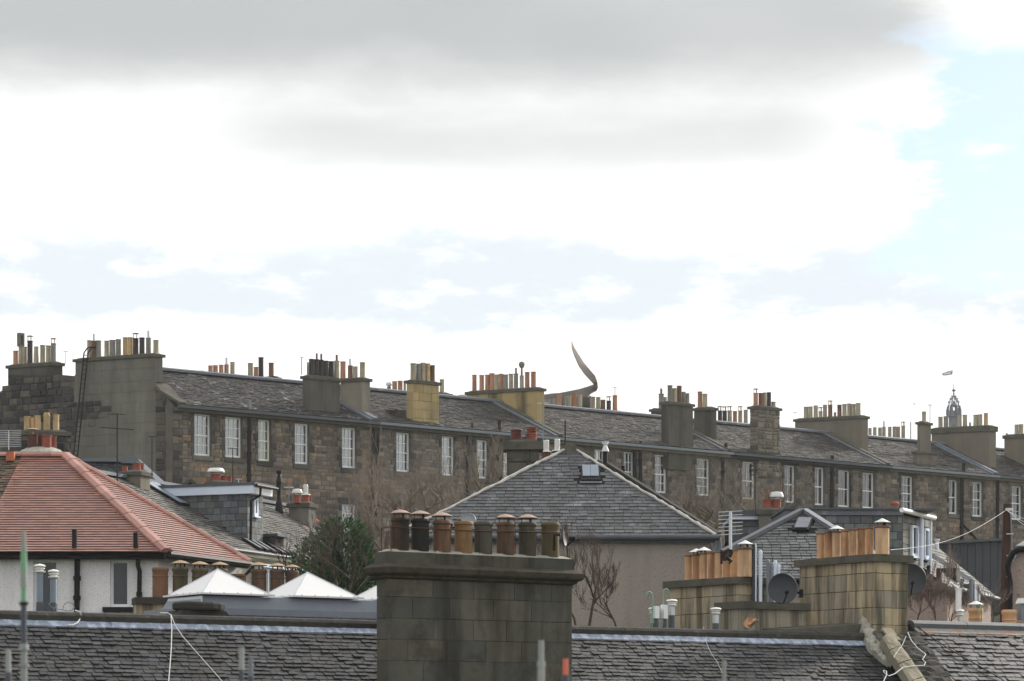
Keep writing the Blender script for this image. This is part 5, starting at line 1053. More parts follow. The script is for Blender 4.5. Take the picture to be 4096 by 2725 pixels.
for (a, b, w) in (((3728, 2232), (3893, 2338), .16),):
    p, q = f3(*a), f3(*b); m = MB(); m.beam(p + Vector((0, 0, .05)), q + Vector((0, 0, .05)), w * .6, .14); bpart(T, DS, m, 'party_parapet', m_leadg)
p = f3(3812, 2318); m = MB(); m.box(p.x - .3, p.x + .25, p.y - .15, p.y + .5, p.z - .05, p.z + .3); bpart(T, DS, m, 'dark_hole_box', m_iron)  # black box stands in for the shade of a hole in the slope
p = f3(3906, 2388); m = MB(); m.box(p.x - .3, p.x + .3, p.y, p.y + .9, p.z - .1, p.z + .35); bpart(T, DS, m, 'small_dormer', m_leaddk)
m = MB(); m.box(p.x - .33, p.x - .27, p.y - .04, p.y, p.z - .1, p.z + .36); m.box(p.x + .27, p.x + .33, p.y - .04, p.y, p.z - .1, p.z + .36); bpart(T, DS, m, 'small_dormer_frame', m_whitb)
for a, t, b_, r, mt in ((3714, 2262, 2330, .05, m_iron), (3756, 2274, 2342, .075, m_ironr), (3847, 2315, 2370, .04, m_irong), (3885, 2318, 2392, .06, m_irong)):
    p = f3(a, b_); q = Vector((p.x, p.y, DS.hy(a, t, p.y).z)); m = MB(); m.cyl(p - Vector((0, 0, .1)), q, r, n=8); bpart(T, DS, m, 'vent_pipe', mt, True)
p = f3(3748, 2200); q = Vector((p.x, p.y, DS.hy(3748, 2162, p.y).z)); m = MB(); m.cyl(p - Vector((0, 0, .2)), q, .06, n=10); m.cyl(q, q + Vector((0, 0, .04)), .09, n=10); bpart(T, DS, m, 'white_vent', m_white, True)
DP = Fr(3885, 92, -4)
T = Thing('charcoal_clad_extension', 'charcoal metal-clad box with a sloping top behind the right slate roof', 'extension', DP, (0, 0, DP.hy(3885, 2450, 0).z))
a, b = DP.hy(3750, 2179, 0), DP.hy(4022, 2162, 0); n = 9
for i in range(n):
    xa_ = a.x + (b.x - a.x) * i / n; xb_ = a.x + (b.x - a.x) * (i + 1) / n; za_ = a.z + (b.z - a.z) * i / n; zb1 = a.z + (b.z - a.z) * (i + 1) / n; zl = DP.hy(3885, 2450, 0).z
    m = MB(); m.hexa([(xa_ + .006, 0, zl), (xb_ - .006, 0, zl), (xb_ - .006, 3, zl), (xa_ + .006, 3, zl)], [(xa_ + .006, 0, za_), (xb_ - .006, 0, zb1), (xb_ - .006, 3, zb1), (xa_ + .006, 3, za_)]); m.build('cladding_panel', m_panel, T)
MB().beam(a + Vector((-.1, .0, .04)), b + Vector((.1, .0, .04)), .3, .08).build('top_trim', m_leaddk, T)
# the small chimney and dormer left of the hip
RC = Fr(3090, 79, 0)
T = Thing('red_pot_chimney_house', 'house behind the right hipped roof with a stone chimney, red pots and a white cowl', 'house', RC, (0, 0, -6))
chimney(T, 3033, 3036, 3150, 2040, 2120, m_rend, [(3070, 2000, 34, 'r', 'stub'), (3086, 2003, 14, 'r'), (3106, 1998, 32, 'r', 'mush')], 'grey chimney with red pots and a white mushroom cowl', y0=0, dep=.8, ch=.13, down=2.5)
a, b = RC.hy(2928, 2079, .3), RC.hy(3036, 2150, .3)
m = MB(); m.box(a.x, b.x, .32, 3, b.z - 2, a.z + .0); dm = m.build('dormer', m_under, T); hang(T, dm, (a.x, .32, 0), (1, 0, 0), b.x - a.x, b.z - 1.5, a.z, m_slate_hang, g=.2, w=(.24, .34), limit=60)
MB().box(a.x - .06, b.x + .05, .2, 3, a.z, a.z + .1).build('fascia', m_whitb, T); MB().box(a.x - .1, b.x + 2.5, .15, 3, a.z + .102, a.z + .26).build('flat_roof', m_leaddk, T)
MB().box(a.x, b.x + 2, .6, 4, -6, b.z).build('wall', m_rend, T)
RV = Fr(3580, 88, 0); T = Thing('roof_vent', 'red-brown mushroom roof vent on the flat dormer roof', 'vent', RV, tuple(RV.hy(3580, 2036, 0)))
z = RV.hy(3580, 2036, 0).z; m = MB(); m.lathe([(.1, -.05), (.1, .05), (.13, .06), (.13, .085), (.1, .09)], (0, 0, z), 16); m.build('vent_base', m_rendp, T, smooth=True)
m = MB(); m.lathe([(.1, .0), (.13, .01), (.13, .05), (.11, .06), (.13, .065), (.1, .12), (.04, .15), (0, .16)], (0, 0, z + .09), 16); m.build('vent_cap', PM['r'], T, smooth=True)
# pink harled house at the right edge
HE = Fr(4060, 62, -13)
T = Thing('right_edge_house', 'pink-grey pebbledashed house with black guttering, cut by the right edge', 'house', HE, (0, 0, -10))
p = HE.hy(4046, 2225, 0); m = MB(); m.prism([(p.x, 0, -10), (p.x + 6, 0, -10), (p.x + 6, 0, HE.hy(4096, 2195, 0).z), (HE.hy(4073, 0, 0).x, 0, HE.hy(4073, 2205, 0).z), (p.x, 0, HE.hy(4046, 2262, 0).z)], (0, 5, 0)); m.build('wall', m_harlp, T)
m = MB(); pts = [HE.hy(a, b, -.1) for a, b in ((4028, 2275), (4035, 2245), (4052, 2212), (4072, 2198), (4100, 2196), (4300, 2196))]; m.tube(pts, .07, 8); m.build('verge_gutter', m_iron, T, smooth=True)
m = MB(); pts = [HE.hy(a, b, -.12) for a, b in ((4030, 2272), (4036, 2300), (4042, 2330), (4040, 2480))]; m.tube(pts, .05, 8); m.build('downpipe', m_iron, T, smooth=True)
m = MB(); q0 = HE.hy(4062, 2195, -.1); q1 = HE.hy(4110, 2163, 1.5); m.prism([(q0.x, -.15, q0.z), (q0.x + 6, -.15, q0.z), (q0.x + 6, 1.6, q1.z), (q1.x, 1.6, q1.z)], (0, .0, .06)); m.build('roof', m_slate_grey, T)
LH = Fr(3760, 68, 2)
T = Thing('low_harled_outhouse', 'low pink-harled outhouse with a ragged roof edge behind the bare shrubs', 'outhouse', LH, (0, 0, -10))
a, b = LH.hy(3640, 2362, 0), LH.hy(3790, 2372, 0); m = MB(); m.box(a.x, b.x, 0, 3, -10, a.z - .02); m.build('wall', m_harlp, T); m = MB(); m.prism([(a.x - .1, -.15, a.z), (b.x + .1, -.15, a.z - .08), (b.x + .1, 1.5, a.z + .0), (a.x - .1, 1.5, a.z + .1)], (0, 0, .07)); m.build('roof', m_copedk, T)
# ------------------------------------------------------------------ the near slate-roofed tenement: frame along its ridge
NR = Fr(0, 42, 34)
ZN = 1.80; TNR = .84
T = NA = Thing('near_tenement', 'near tenement with dark slate roof, lead flashing and the large soot-dark chimney', 'tenement', NR, (0, 0, -13))
RN = (Vector((0, 0, ZN)), Vector((0, -TNR, 1)).normalized())
fn = lambda a, b, p=RN, o=0.: NR.hp(a, b, p[0] + p[1] * o, p[1])
x3 = NR.hy(3520, 0, 0).x; xw = -3.0; xB0 = NR.hy(3630, 0, 0).x; xB1 = xB0 + 12
yv = 3.4
m = MB(); m.add([(xw, -yv, ZN - yv * TNR), (x3, -yv, ZN - yv * TNR), (x3, 0, ZN), (xw, 0, ZN), (x3, 1.2, ZN - .9), (xw, 1.2, ZN - .9)], [(0, 1, 2, 3), (3, 2, 4, 5)]); rf = m.build('roof', m_under, T)
m = MB(); m.box(xw, x3 + 1, -yv + .4, 1.1, -13, ZN - yv * TNR - .05); m.box(xw, x3, .2, 9, -13, ZN - .95); m.build('wall', m_ston, T)
S0 = .155; q = lambda x, y: (x, y, ZN + y * TNR)
roofing(T, rf, 'slate', [q(xw, -2.6), q(x3 + .05, -2.6), q(x3 - .1, -S0), q(xw, -S0)], m_slate_near, .094, .165, h=.020, zj=.6, wj=.3, limit=300)
def ridgeband(T, par, x0, x1, z, mat, n, nm='ridge_stone'):
    for i in range(n):
        a = x0 + (x1 - x0) * i / n; b = x0 + (x1 - x0) * (i + 1) / n; e = R.uniform(-.006, .006)
        m = MB(); prf = [(-.13, -.10), (-.13, .02), (-.09, .065), (0, .085), (.09, .065), (.13, .02), (.13, -.10)]; A = [(a + .004, y, z + zz_ + e) for y, zz_ in prf]; B = [(b - .004, y, z + zz_ + e) for y, zz_ in prf]
        m.add(A + B, [tuple(range(7)), tuple(range(13, 6, -1))] + [(k, k + 7, k + 8, k + 1) for k in range(6)]); m.build(nm, mat, T, par)
ridgeband(T, rf, xw, x3 - .08, ZN, m_copedk, 14)
def flashing(T, par, x0, x1, z, mat, y0=-.10, y1=-.205, nm='lead_flashing', seg=.06):
    m = MB(); n = int((x1 - x0) / seg); vs = []
    for i in range(n + 1):
        x = x0 + (x1 - x0) * i / n; w1 = .01 * noise.noise(Vector((x * 1.2, 1, 0))); e = .002 * math.sin(i * 1.7) + .008 * noise.noise(Vector((x * 9, 0, 0)))
        vs += [(x, y0, z + y0 * TNR + .05 + e * .3), (x, (y0 + y1) / 2, z + (y0 + y1) / 2 * TNR + .045 + e), (x, y1 + w1, z + (y1 + w1) * TNR + .032 + e * .5), (x, y1 + w1, z + (y1 + w1) * TNR)]
    for i in range(n):
        for k in range(3): m.f.append((i * 4 + k, i * 4 + 4 + k, i * 4 + 5 + k, i * 4 + 1 + k))
    m.v = vs; m.r = [0] * len(m.f); m.build(nm, mat, T, par, smooth=True)
xs = [xw, NR.hy(1100, 0, 0).x, NR.hy(2805, 0, -.1).x, x3 - .25]
for a, b in zip(xs, xs[1:]): flashing(T, rf, a, b + .03, ZN, m_lead)
# big near chimney
DY = -1.75
def potsN(): return [(1601, 2072, 74, '1', 'hat'), (1681, 2076, 74, '2', 'hat'), (1768, 2083, 74, '3', 'hat'), (1854, 2086, 75, '4'), (1933, 2088, 75, '5'), (2022, 2090, 74, '6', 'hat'), (2110, 2091, 74, '7', 'hat'), (2201, 2091, 74, '8')]
st, (x0, x1, y0, y1, zt) = chimney(T, 1504, 1552, 2290, 2300, 2700, m_ston, [], 'large soot-dark chimney of lined stone blocks in the foreground', y0=DY, ch=.001, oh=0, cope=m_stonc, blocks=dict(h=(.325, .33), w=(.62, .84), proud=.028, shape='block', gap=.005, bond=True, pname='stone_block', limit=150), flaunch=False, down=4)
def ring(z0, z1, o, mat, nm, segs=1):
    m = MB(); m.box(x0 - o, x1 + o, y0 - o, y1 + o, z0, z1); m.build(nm, mat, T, st)
zc = lambda py: NR.hy(1552, py, DY).z
m = MB(); prf = [(.0, zc(2316)), (.05, zc(2309)), (.06, zc(2301)), (.11, zc(2296)), (.135, zc(2289)), (.15, zc(2272)), (.15, zc(2268)), (.12, zc(2264)), (.04, zc(2252))]
for o, z in prf: m.v += [(x0 - o, y0 - o, z), (x1 + o, y0 - o, z), (x1 + o, y1 + o, z), (x0 - o, y1 + o, z)]
for k in range(len(prf) - 1):
    for j in range(4): m.f.append((k * 4 + j, k * 4 + (j + 1) % 4, k * 4 + 4 + (j + 1) % 4, k * 4 + 4 + j))
m.r = [0] * len(m.f); m.build('cornice', m_stonc, T, st)
nb = 4
for i in range(nb):
    a = x0 - .02 + (x1 - x0 + .04) * i / nb; b = x0 - .02 + (x1 - x0 + .04) * (i + 1) / nb; MB().box(a + .002, b - .002, y0 - .02, y1 + .02, zc(2256), zc(2206) + R.uniform(-.004, .004)).build('parapet_block', m_ston, T, st)
zp = zc(2206)
m = MB(); pts = []
f_ = .07; m.hexa([(x0 + .0, y0 + .0, zp), (x1 - .0, y0 + .0, zp), (x1 - .0, y1, zp), (x0, y1, zp)], [(x0 + .12, y0 + .1, zp + .05), (x1 - .12, y0 + .1, zp + .05), (x1 - .12, y1 - .08, zp + .05), (x0 + .12, y1 - .08, zp + .05)]); m.build('flaunching', m_mortg, T, st)
ym = (y0 + y1) / 2
for px, pt, w, cl, *cp in potsN():
    h = NR.hy(px, pt, ym); wd = NR.W((h.x, ym, 0)).y; pot(T, st, h.x, ym, zp + .03, h.z, w / F * wd, cl, cp[0] if cp else '', True, m_hat)
# iron stays round the pots
def rod(T, par, pts, r=.009, mat=m_ironr, name='iron_stay'): m = MB(); m.tube(pts, r, 6); return m.build(name, mat, T, par, smooth=True)
yf = y0 + .0; hs = lambda px, py, y=yf: NR.hy(px, py, y)
for px, t, b in ((1526, 2112, 2205), (1564, 2100, 2204), (1741, 2120, 2208), (1919, 2128, 2215), (2061, 2130, 2215), (2096, 2130, 2222), (2270, 2132, 2225)): rod(T, st, [hs(px, t), hs(px, b)])
rod(T, st, [hs(1526, 2113), hs(1564, 2108), hs(1741, 2116), hs(1919, 2124), hs(2096, 2128), hs(2275, 2132)], .007); rod(T, st, [hs(1560, 2104, y1), hs(1900, 2118, y1), hs(2275, 2132, y1)], .007)
# near right tenement
T = NB = Thing('near_right_tenement', 'near tenement at the right edge with dark slate roof and rust-stained lead flashing', 'tenement', NR, (xB0, 0, -13))
ZB = 2.06; RB_ = (Vector((0, 0, ZB)), RN[1]); qb = lambda x, y: (x, y, ZB + y * TNR)
m = MB(); m.add([qb(xB0, -yv), qb(xB1, -yv), qb(xB1, 0), qb(xB0, 0), (xB1, 1.2, ZB - .9), (xB0, 1.2, ZB - .9)], [(0, 1, 2, 3), (3, 2, 4, 5)]); rfb = m.build('roof', m_under, T)
MB().box(xB0, xB1, -yv + .4, 1.1, -13, ZB - yv * TNR - .05).build('wall', m_ston, T)
roofing(T, rfb, 'slate', [qb(xB0, -2.6), qb(xB1 - 4, -2.6), qb(xB1 - 4, -S0), qb(xB0, -S0)], m_slate_near, .118, .20, h=.022, zj=.6, wj=.3, limit=300)
ridgeband(T, rfb, xB0 + .04, xB1, ZB, m_leaddk, 9); flashing(T, rfb, xB0 + .04, xB1, ZB, m_leadr)
# party wall skew, fillet, tan chimney at the junction (these belong to the near tenement)
T = NA
def strip(T, par, L, Rr, plane, o0, o1, mat, name, rough=.015, n=5, sub=6):
    """a slab on a sloping plane between two photo outlines, top surface lumpy"""
    def dens(l):
        l = [Vector((a, b, 0)) for a, b in l]; ds = [0]
        for a, b in zip(l, l[1:]): ds.append(ds[-1] + (b - a).length)
        out = []
        for i in range(sub * (len(l) - 1) + 1):
            t = ds[-1] * i / (sub * (len(l) - 1)); k = max(j for j in range(len(ds) - 1) if ds[j] <= t + 1e-6); f = (t - ds[k]) / (ds[k + 1] - ds[k]); out.append(l[k].lerp(l[k + 1], f))
        return out
    A, B = dens(L), dens(Rr); m = MB(); nn = plane[1]; N_ = len(A); W_ = n + 3
    for i in range(N_):
        row = []
        for j in range(n + 1):
            q = A[i].lerp(B[min(i, len(B) - 1)], j / n); p = T.fr.hp(q.x, q.y, plane[0], nn); e = 1 if 0 < j < n else .82; row.append(p + nn * (o0 + (o1 - o0) * e + rough * noise.noise(Vector((p.x * 14, p.y * 14, 0))) * 2))
        m.v += [row[0] - nn * (o1 - o0 + .05)] + row + [row[-1] - nn * (o1 - o0 + .05)]
    for i in range(N_ - 1):
        for j in range(W_ - 1): m.f.append((i * W_ + j, (i + 1) * W_ + j, (i + 1) * W_ + j + 1, i * W_ + j + 1))
    m.r = [0] * len(m.f); return m.build(name, mat, T, par)
cuts = [(3560, 2545, 3520), (3600, 2600, 3548), (3640, 2655, 3585), (3690, 2725, 3630), (3740, 2790, 3680), (3800, 2860, 3740)]
for (a, b, c), (d, e, f_) in zip(cuts, cuts[1:]):
    strip(T, rf, [(c, b + 22), (f_, e + 19)], [(a - 4, b + 2), (d - 4, e - 1)], RB_, .02, .12, m_tanf, 'skew_stone', .01)
    strip(T, rf, [(a + 2, b + 2), (d + 2, e - 1)], [(a + 104, b - 14), (d + 108, e - 16)], RB_, -.02, .05, m_copedk, 'skew_stone', .03)
strip(T, rf, [(3438, 2470), (3440, 2520), (3450, 2570), (3478, 2618), (3520, 2650), (3556, 2680)], [(3462, 2462), (3468, 2510), (3492, 2550), (3515, 2590), (3545, 2615), (3575, 2650)], RN, .03, .13, m_mortg, 'mortar_fillet', .04)
strip(T, rf, [(3478, 2552), (3500, 2588), (3512, 2610)], [(3538, 2548), (3540, 2570), (3545, 2600)], RN, .12, .18, m_cope, 'base_stone', .02)
p_ = NR.hp(3560, 2546, (0, 0, ZN + .25), RN[1]); slab(T, rf, p_, Vector((1, 0, 0)), Vector((0, 1, TNR)).normalized(), RN[1], .24, .34, .04, .02, m_tanf, 'patching_slate')
blk_ = dict(h=(.31, .315), w=(.42, .55), proud=.032, shape='block', gap=.009, bond=True, pname='stone_block', limit=120)
chimney(T, 3196, 3497, 3633, 2222, 2552, m_tan, [], 'tan stone chimney at the party wall, a row of eight plain tan pots on it', y0=-.02, ch=.001, oh=0, blocks=blk_, flaunch=False, down=1.2, core=m_coret, name='chimney_stack')
st2 = [o for o in T.o.children if o.name.startswith('chimney_stack')][-1]
def slab_cope(T, st, lx, cx, rx_, yt, y0, h, mat, mx=0.):
    x0 = NR.hy(cx, yt, y0).x; z = NR.hy(cx, yt, y0).z; x1 = NR.hy(rx_, yt, y0).x; y1 = NR.hx(lx, yt, x0).y; o = .07; n = 5
    for i in range(n):
        a = y0 - o + (y1 - y0 + 2 * o) * i / n; b = y0 - o + (y1 - y0 + 2 * o) * (i + 1) / n; MB().box(x0 - o, x1 + o, a + .002, b - .002, z - h, z + R.uniform(-.006, .006)).build('coping_stone', mat, T, st)
    return x0, x1, y0, y1, z
cb2 = slab_cope(T, st2, 3196, 3497, 3633, 2217, -.02, .13, m_cope)
def plainpots(T, st, box, L, xoff=.24, wreal=.29, w0=62):
    x0, x1, y0, y1, z = box
    for px, pt, *r in L:
        last = (px, pt) == L[-1][:2]; xo = xoff + (0 if last else .03); h = NR.hx(px if last else px - 13, pt, x0 + xo); pot(T, st, x0 + xo, h.y, z, max(h.z, z + .3), .265 if last else .155, 'tTUtUTtU'[L.index((px, pt, *r)) % 8], r[0] if r else '', 'plain', m_hatw)
plainpots(T, st2, cb2, [(3296, 2131), (3328, 2126), (3360, 2125, 'hat'), (3394, 2121), (3426, 2116), (3459, 2112), (3491, 2109), (3529, 2104, 'hat')], .2, .19)
chimney(T, 2671, 2948, 3100, 2312, 2520, m_tan, [], 'tan stone chimney behind the ridge with seven plain tan pots', y0=2.1, ch=.001, oh=0, blocks=blk_, flaunch=False, down=1.0, core=m_coret, name='chimney_stack')
st3 = [o for o in T.o.children if o.name.startswith('chimney_stack')][-1]
cb3_ = slab_cope(T, st3, 2671, 2948, 3100, 2307, 2.1, .13, m_cope)
plainpots(T, st3, cb3_, [(2767, 2220), (2798, 2217, 'hat'), (2829, 2211, 'hat'), (2860, 2209), (2888, 2205), (2920, 2203), (2950, 2198), (2981, 2191, 'hat')], .18, .19)
a = NR.hy(2975, 2405, .75); b = NR.hy(3230, 2405, .75)
MB().box(a.x, b.x, .78, 1.5, -1, a.z - .13).build('chimney_stack', m_tan, T); MB().box(a.x - .05, b.x + .05, .72, 1.55, a.z - .13, a.z).build('coping', m_cope, T)
m = MB(); m.hexa([(NR.hy(3100, 0, .1).x, .12, ZN - .3), (x3 - .05, .12, ZN - .3), (x3 - .05, .9, ZN - .3), (NR.hy(3100, 0, .1).x, .9, ZN - .3)], [(NR.hy(3150, 0, .1).x, .2, ZN + .12), (x3 - .15, .2, ZN + .26), (x3 - .15, .8, ZN + .3), (NR.hy(3150, 0, .1).x, .8, ZN + .16)]); m.build('mortar_haunch', m_cope, T)
# low chimney with mixed pots, left behind the ridge
T = Thing('low_pot_chimney', 'low stone chimney with eight weathered louvre-rimmed pots behind the white rooflights', 'chimney', Fr(640, 54, 14), (0, 0, -3))
fr = T.fr; a = fr.hy(540, 2388, 0); b = fr.hy(1230, 2388, 0)
MB().box(a.x + .03, b.x, 0.03, .55, -3, a.z - .13).build('stack', m_tan, T); 
for i in range(6): xa_ = a.x + (b.x - a.x) * i / 6; MB().box(xa_ + .002, xa_ + (b.x - a.x) / 6 - .002, -.05, .6, a.z - .13, a.z + R.uniform(-.004, .004)).build('coping_stone', m_copedk, T)
for px, pt, w, cl, cp in ((641, 2271, 66, '3', ''), (721, 2270, 64, 'b', 'hat'), (799, 2275, 65, 'b', 'hat'), (879, 2276, 62, 'b', 'hat'), (951, 2297, 63, '3', ''), (1035, 2278, 63, 'b', 'hat'), (1109, 2279, 58, 'b', 'hat'), (1168, 2283, 54, 'b', 'hat')):
    h = fr.hy(px, pt, .28); pot(T, T.o, h.x, .28, a.z, h.z, w / F * fr.W((h.x, .28, 0)).y, {'3': '3', 'b': '8' if px < 1000 else '6'}[cl] if px != 641 else '3', cp, True, m_hatt)

# ------------------------------------------------------------------ white pyramid rooflights on a long grey curb
RL = Fr(811, 50, 34)
T = Thing('rooflight_curb', 'long grey metal curb under the white pyramid rooflights', 'roof curb', RL, (0, 0, -1))
zl = RL.hy(811, 2377, 0).z; xe = RL.hy(1700, 0, 0).x
m = MB(); m.box(.02, xe, .05, 1.4, zl - .19, zl - .07); m.hexa([(-.1, -.02, zl - .24), (xe, -.02, zl - .24), (xe, 1.4, zl - .24), (-.1, 1.4, zl - .24)], [(.0, .05, zl - .02), (xe, .05, zl - .02), (xe, 1.3, zl - .02), (.0, 1.3, zl - .02)]); m.build('upstand', m_grc, T)
MB().box(-.35, xe, -.2, 1.6, zl - .36, zl - .245).build('curb_step', m_grc, T); MB().box(-.3, xe, -.15, 1.5, zl - .52, zl - .361).build('lead_base', m_lead, T)
MB().prism([(-.03, -.03, zl - .245), (-.03, 1.3, zl - .245), (-.0, 1.3, zl - .03), (-.0, -.0, zl - .03)], (-.02, 0, 0)).build('pale_end_panel', m_grl, T)
MB().box(-.3, xe, 0, 1.5, -1, zl - .53).build('base_wall', m_tan, T)
for i, lx in enumerate((811, 1178, 1540)):
    o = RL.hy(lx, 0, 0).x
    T = Thing('pyramid_rooflight', ['white pyramid rooflight, leftmost of the row behind the near ridge', 'white pyramid rooflight in the middle of the row', 'white pyramid rooflight partly hidden by the large near chimney'][i], 'rooflight', RL, (o, 0, zl), 'white pyramid rooflights')
    s = 1.36; e = .0; zz_ = zl - e; ap_ = Vector((o + s / 2 - .02, s / 2, zz_ + .50)); z0 = zz_ + .03
    m = MB(); m.add([(o, 0, z0), (o + s, 0, z0), (o + s, s, z0), (o, s, z0), ap_], [(0, 1, 4), (1, 2, 4), (2, 3, 4), (3, 0, 4), (3, 2, 1, 0)]); m.build('dome', m_acr, T)
    m = MB(); [m.beam(c_, tuple(ap_), .022, .016) for c_ in ((o, 0, z0), (o + s, 0, z0), (o + s, s, z0), (o, s, z0))]; m.build('hip_bar', m_grl, T)
    MB().box(o - .06, o + s + .06, -.06, s + .06, z0 - .03, z0 - .001).build('lip', m_acr, T)
    for k in range(5):
        t = (k + .5) / 5; 
        for c in ((o + s * t, -.03), (o - .03, s * t)): MB().lathe([(.016, 0), (.016, .012), (.008, .02), (0, .02)], (c[0], c[1], z0), 6).build('bolt', m_steel, T)
T = Thing('loose_coping_slab', 'thick dark stone slab lying on the ridge in front of the grey curb', 'stone slab', NR, tuple(NR.hy(810, 2444, .28)))
a, b = NR.hy(712, 2440, .2), NR.hy(912, 2440, .2); m = MB(); 
m.lathe([(0, 0), (.48, 0), (.5, .03), (.5, .1), (.46, .125), (0, .135)], (0, 0, 0), 14)
L2 = (b.x - a.x) / 1.0
for i, v in enumerate(m.v): v.x = (a.x + b.x) / 2 + v.x * L2; v.y = .35 + v.y * .6; v.z = a.z + v.z * 1.0 + .02 * noise.noise(Vector((v.x * 4, v.y * 4, 0)))
m.build('slab', m_copedk, T); MB().hexa([(a.x - .1, .12, ZN - .1), (b.x + .1, .12, ZN - .1), (b.x + .1, .7, ZN - .1), (a.x - .1, .7, ZN - .1)], [(a.x + .05, .16, a.z - .003), (b.x - .05, .16, a.z - .003), (b.x - .05, .6, a.z - .003), (a.x + .05, .6, a.z - .003)]).build('bedding', m_copedk, T)

# ------------------------------------------------------------------ flues, hooks, pots and oddments along the near ridge
def ridge_flue(px, top, w, label, y=.5, Zb=2500, jacket=m_steel, capmat=m_hatw, group='capped flues along the near ridge'):
    h = NR.hy(px, top, y); wd = NR.W((h.x, y, 0)).y / F * w; T = Thing('capped_flue', label, 'flue', NR, (h.x, y, ZN - .2), group); r = wd * .26
    z = h.z; m = MB(); m.cyl((h.x, y, z - .28), (h.x, y, z - .12), r * 1.1, n=16); m.build('flue_tube', jacket, T, smooth=True)
    m = MB(); m.lathe([(r * 1.6, 0), (r * 1.2, .3), (r * 1.12, max(.31, z - .27 - ZN + .2))], (h.x, y, ZN - .2), 14); m.build('flue_skirt', m_leaddk, T, smooth=True)
    m = MB(); m.lathe([(r * 1.1, -.12), (r * 1.7, -.105), (r * 1.75, -.095), (r * 1.2, -.085), (r * 1.2, -.065), (r * 1.6, -.06), (r * 1.6, -.045), (r * 1.1, -.04), (r * 1.1, -.03), (r * 1.95, -.03), (r * 1.95, -.02), (r * 1.5, 0), (0, .012)], (h.x, y, z), 18); m.build('flue_cap', capmat, T, smooth=True)
    return T
ridge_flue(2616, 2431, 46, 'short flue with a round white cap left of the white boxes on the near ridge')
ridge_flue(2687, 2399, 46, 'white-capped flue in front of the tan chimney, right of the green hooks')
ridge_flue(2863, 2432, 46, 'lone short flue with a round white cap between the tan chimneys on the near ridge')
ridge_flue(3840, 2440, 34, 'white-capped flue terminal on the right-hand near ridge beside the conical cowl', y=.4)
for px, top, bot, w, lb in ((159, 2259, 2450, 48, 'taller clear-jacketed flue in front of the white house window'), (214, 2281, 2450, 46, 'shorter clear-jacketed flue beside the black downpipe of the white house')):
    y = .7; h = NR.hy(px, top, y); wd = NR.W((h.x, y, 0)).y / F * w; r = wd * .27; T = Thing('jacketed_flue', lb, 'flue', NR, (h.x, y, ZN - .3), 'jacketed flues in front of the white house'); z = h.z
    m = MB(); m.cyl((h.x, y, ZN + .1), (h.x, y, z - .13), r, n=18); m.build('flue_tube', m_glasss, T, smooth=True)
    m = MB(); m.cyl((h.x, y, ZN - .3), (h.x, y, ZN + .25), r * 1.45, r * 1.1, n=14); m.build('flue_skirt', m_leaddk, T, smooth=True)
    m = MB(); m.lathe([(r, -.13), (r * 1.7, -.115), (r * 1.75, -.10), (r * 1.1, -.09), (r * 1.1, -.07), (r * 1.6, -.065), (r * 1.6, -.05), (r * 1.1, -.045), (r * 1.1, -.03), (r * 1.8, -.03), (r * 1.85, -.018), (r * 1.3, 0), (0, .014)], (h.x, y, z), 18); m.build('flue_cap', m_hatw, T, smooth=True)
for i, (px, bx, top, sgn, lb) in enumerate(((2603, 2609, 2368, -1, 'green hooked pipe curling left on the near ridge'), (2662, 2653, 2356, 1, 'green hooked pipe curling right towards the tan chimney'))):
    y = .42; c = NR.hy(bx, 2495, y); T = Thing('hooked_pipe', lb, 'vent pipe', NR, (c.x, y, ZN - .1), 'green hooked pipes on the near ridge'); zt_ = NR.hy(bx, top + 14, y).z; m = MB(); r = .06
    pts = [(c.x, y, ZN - .1), (c.x, y, zt_)] + [(c.x + sgn * (r - r * math.cos(t)), y, zt_ + r * math.sin(t)) for t in (.6, 1.2, 1.57, 2.0, 2.6, 3.3)]
    if i == 0: pts = [(c.x, y, ZN - .1), (c.x, y, zt_)] + [(c.x - (r - r * math.cos(t)) * 1.1, y, zt_ + r * math.sin(t)) for t in (.6, 1.2, 1.57, 2.0, 2.6, 3.3)]
    m.tube(pts, .011, 8); m.build('pipe', m_postn, T, smooth=True)
    T2_ = Thing('white_vent_box', ['white upright box beside the left green hooked pipe', 'white upright box beside the right green hooked pipe'][i], 'vent box', NR, (c.x + .07, y, ZN - .05), 'white vent boxes on the near ridge')
    p0, p1 = NR.hy(2625 if i == 0 else 2659, 2425 if i == 0 else 2420, y), NR.hy(0, 2473, y); w = .055
    MB().box(p0.x - w, p0.x + w * .6, y - .05, y + .05, NR.hy(2625, 2474, y).z, p0.z).build('box', m_white, T2_); MB().cyl((p0.x, y, ZN - .05), (p0.x, y, NR.hy(2625, 2474, y).z), .05, .035, n=10).build('base', m_leaddk, T2_)
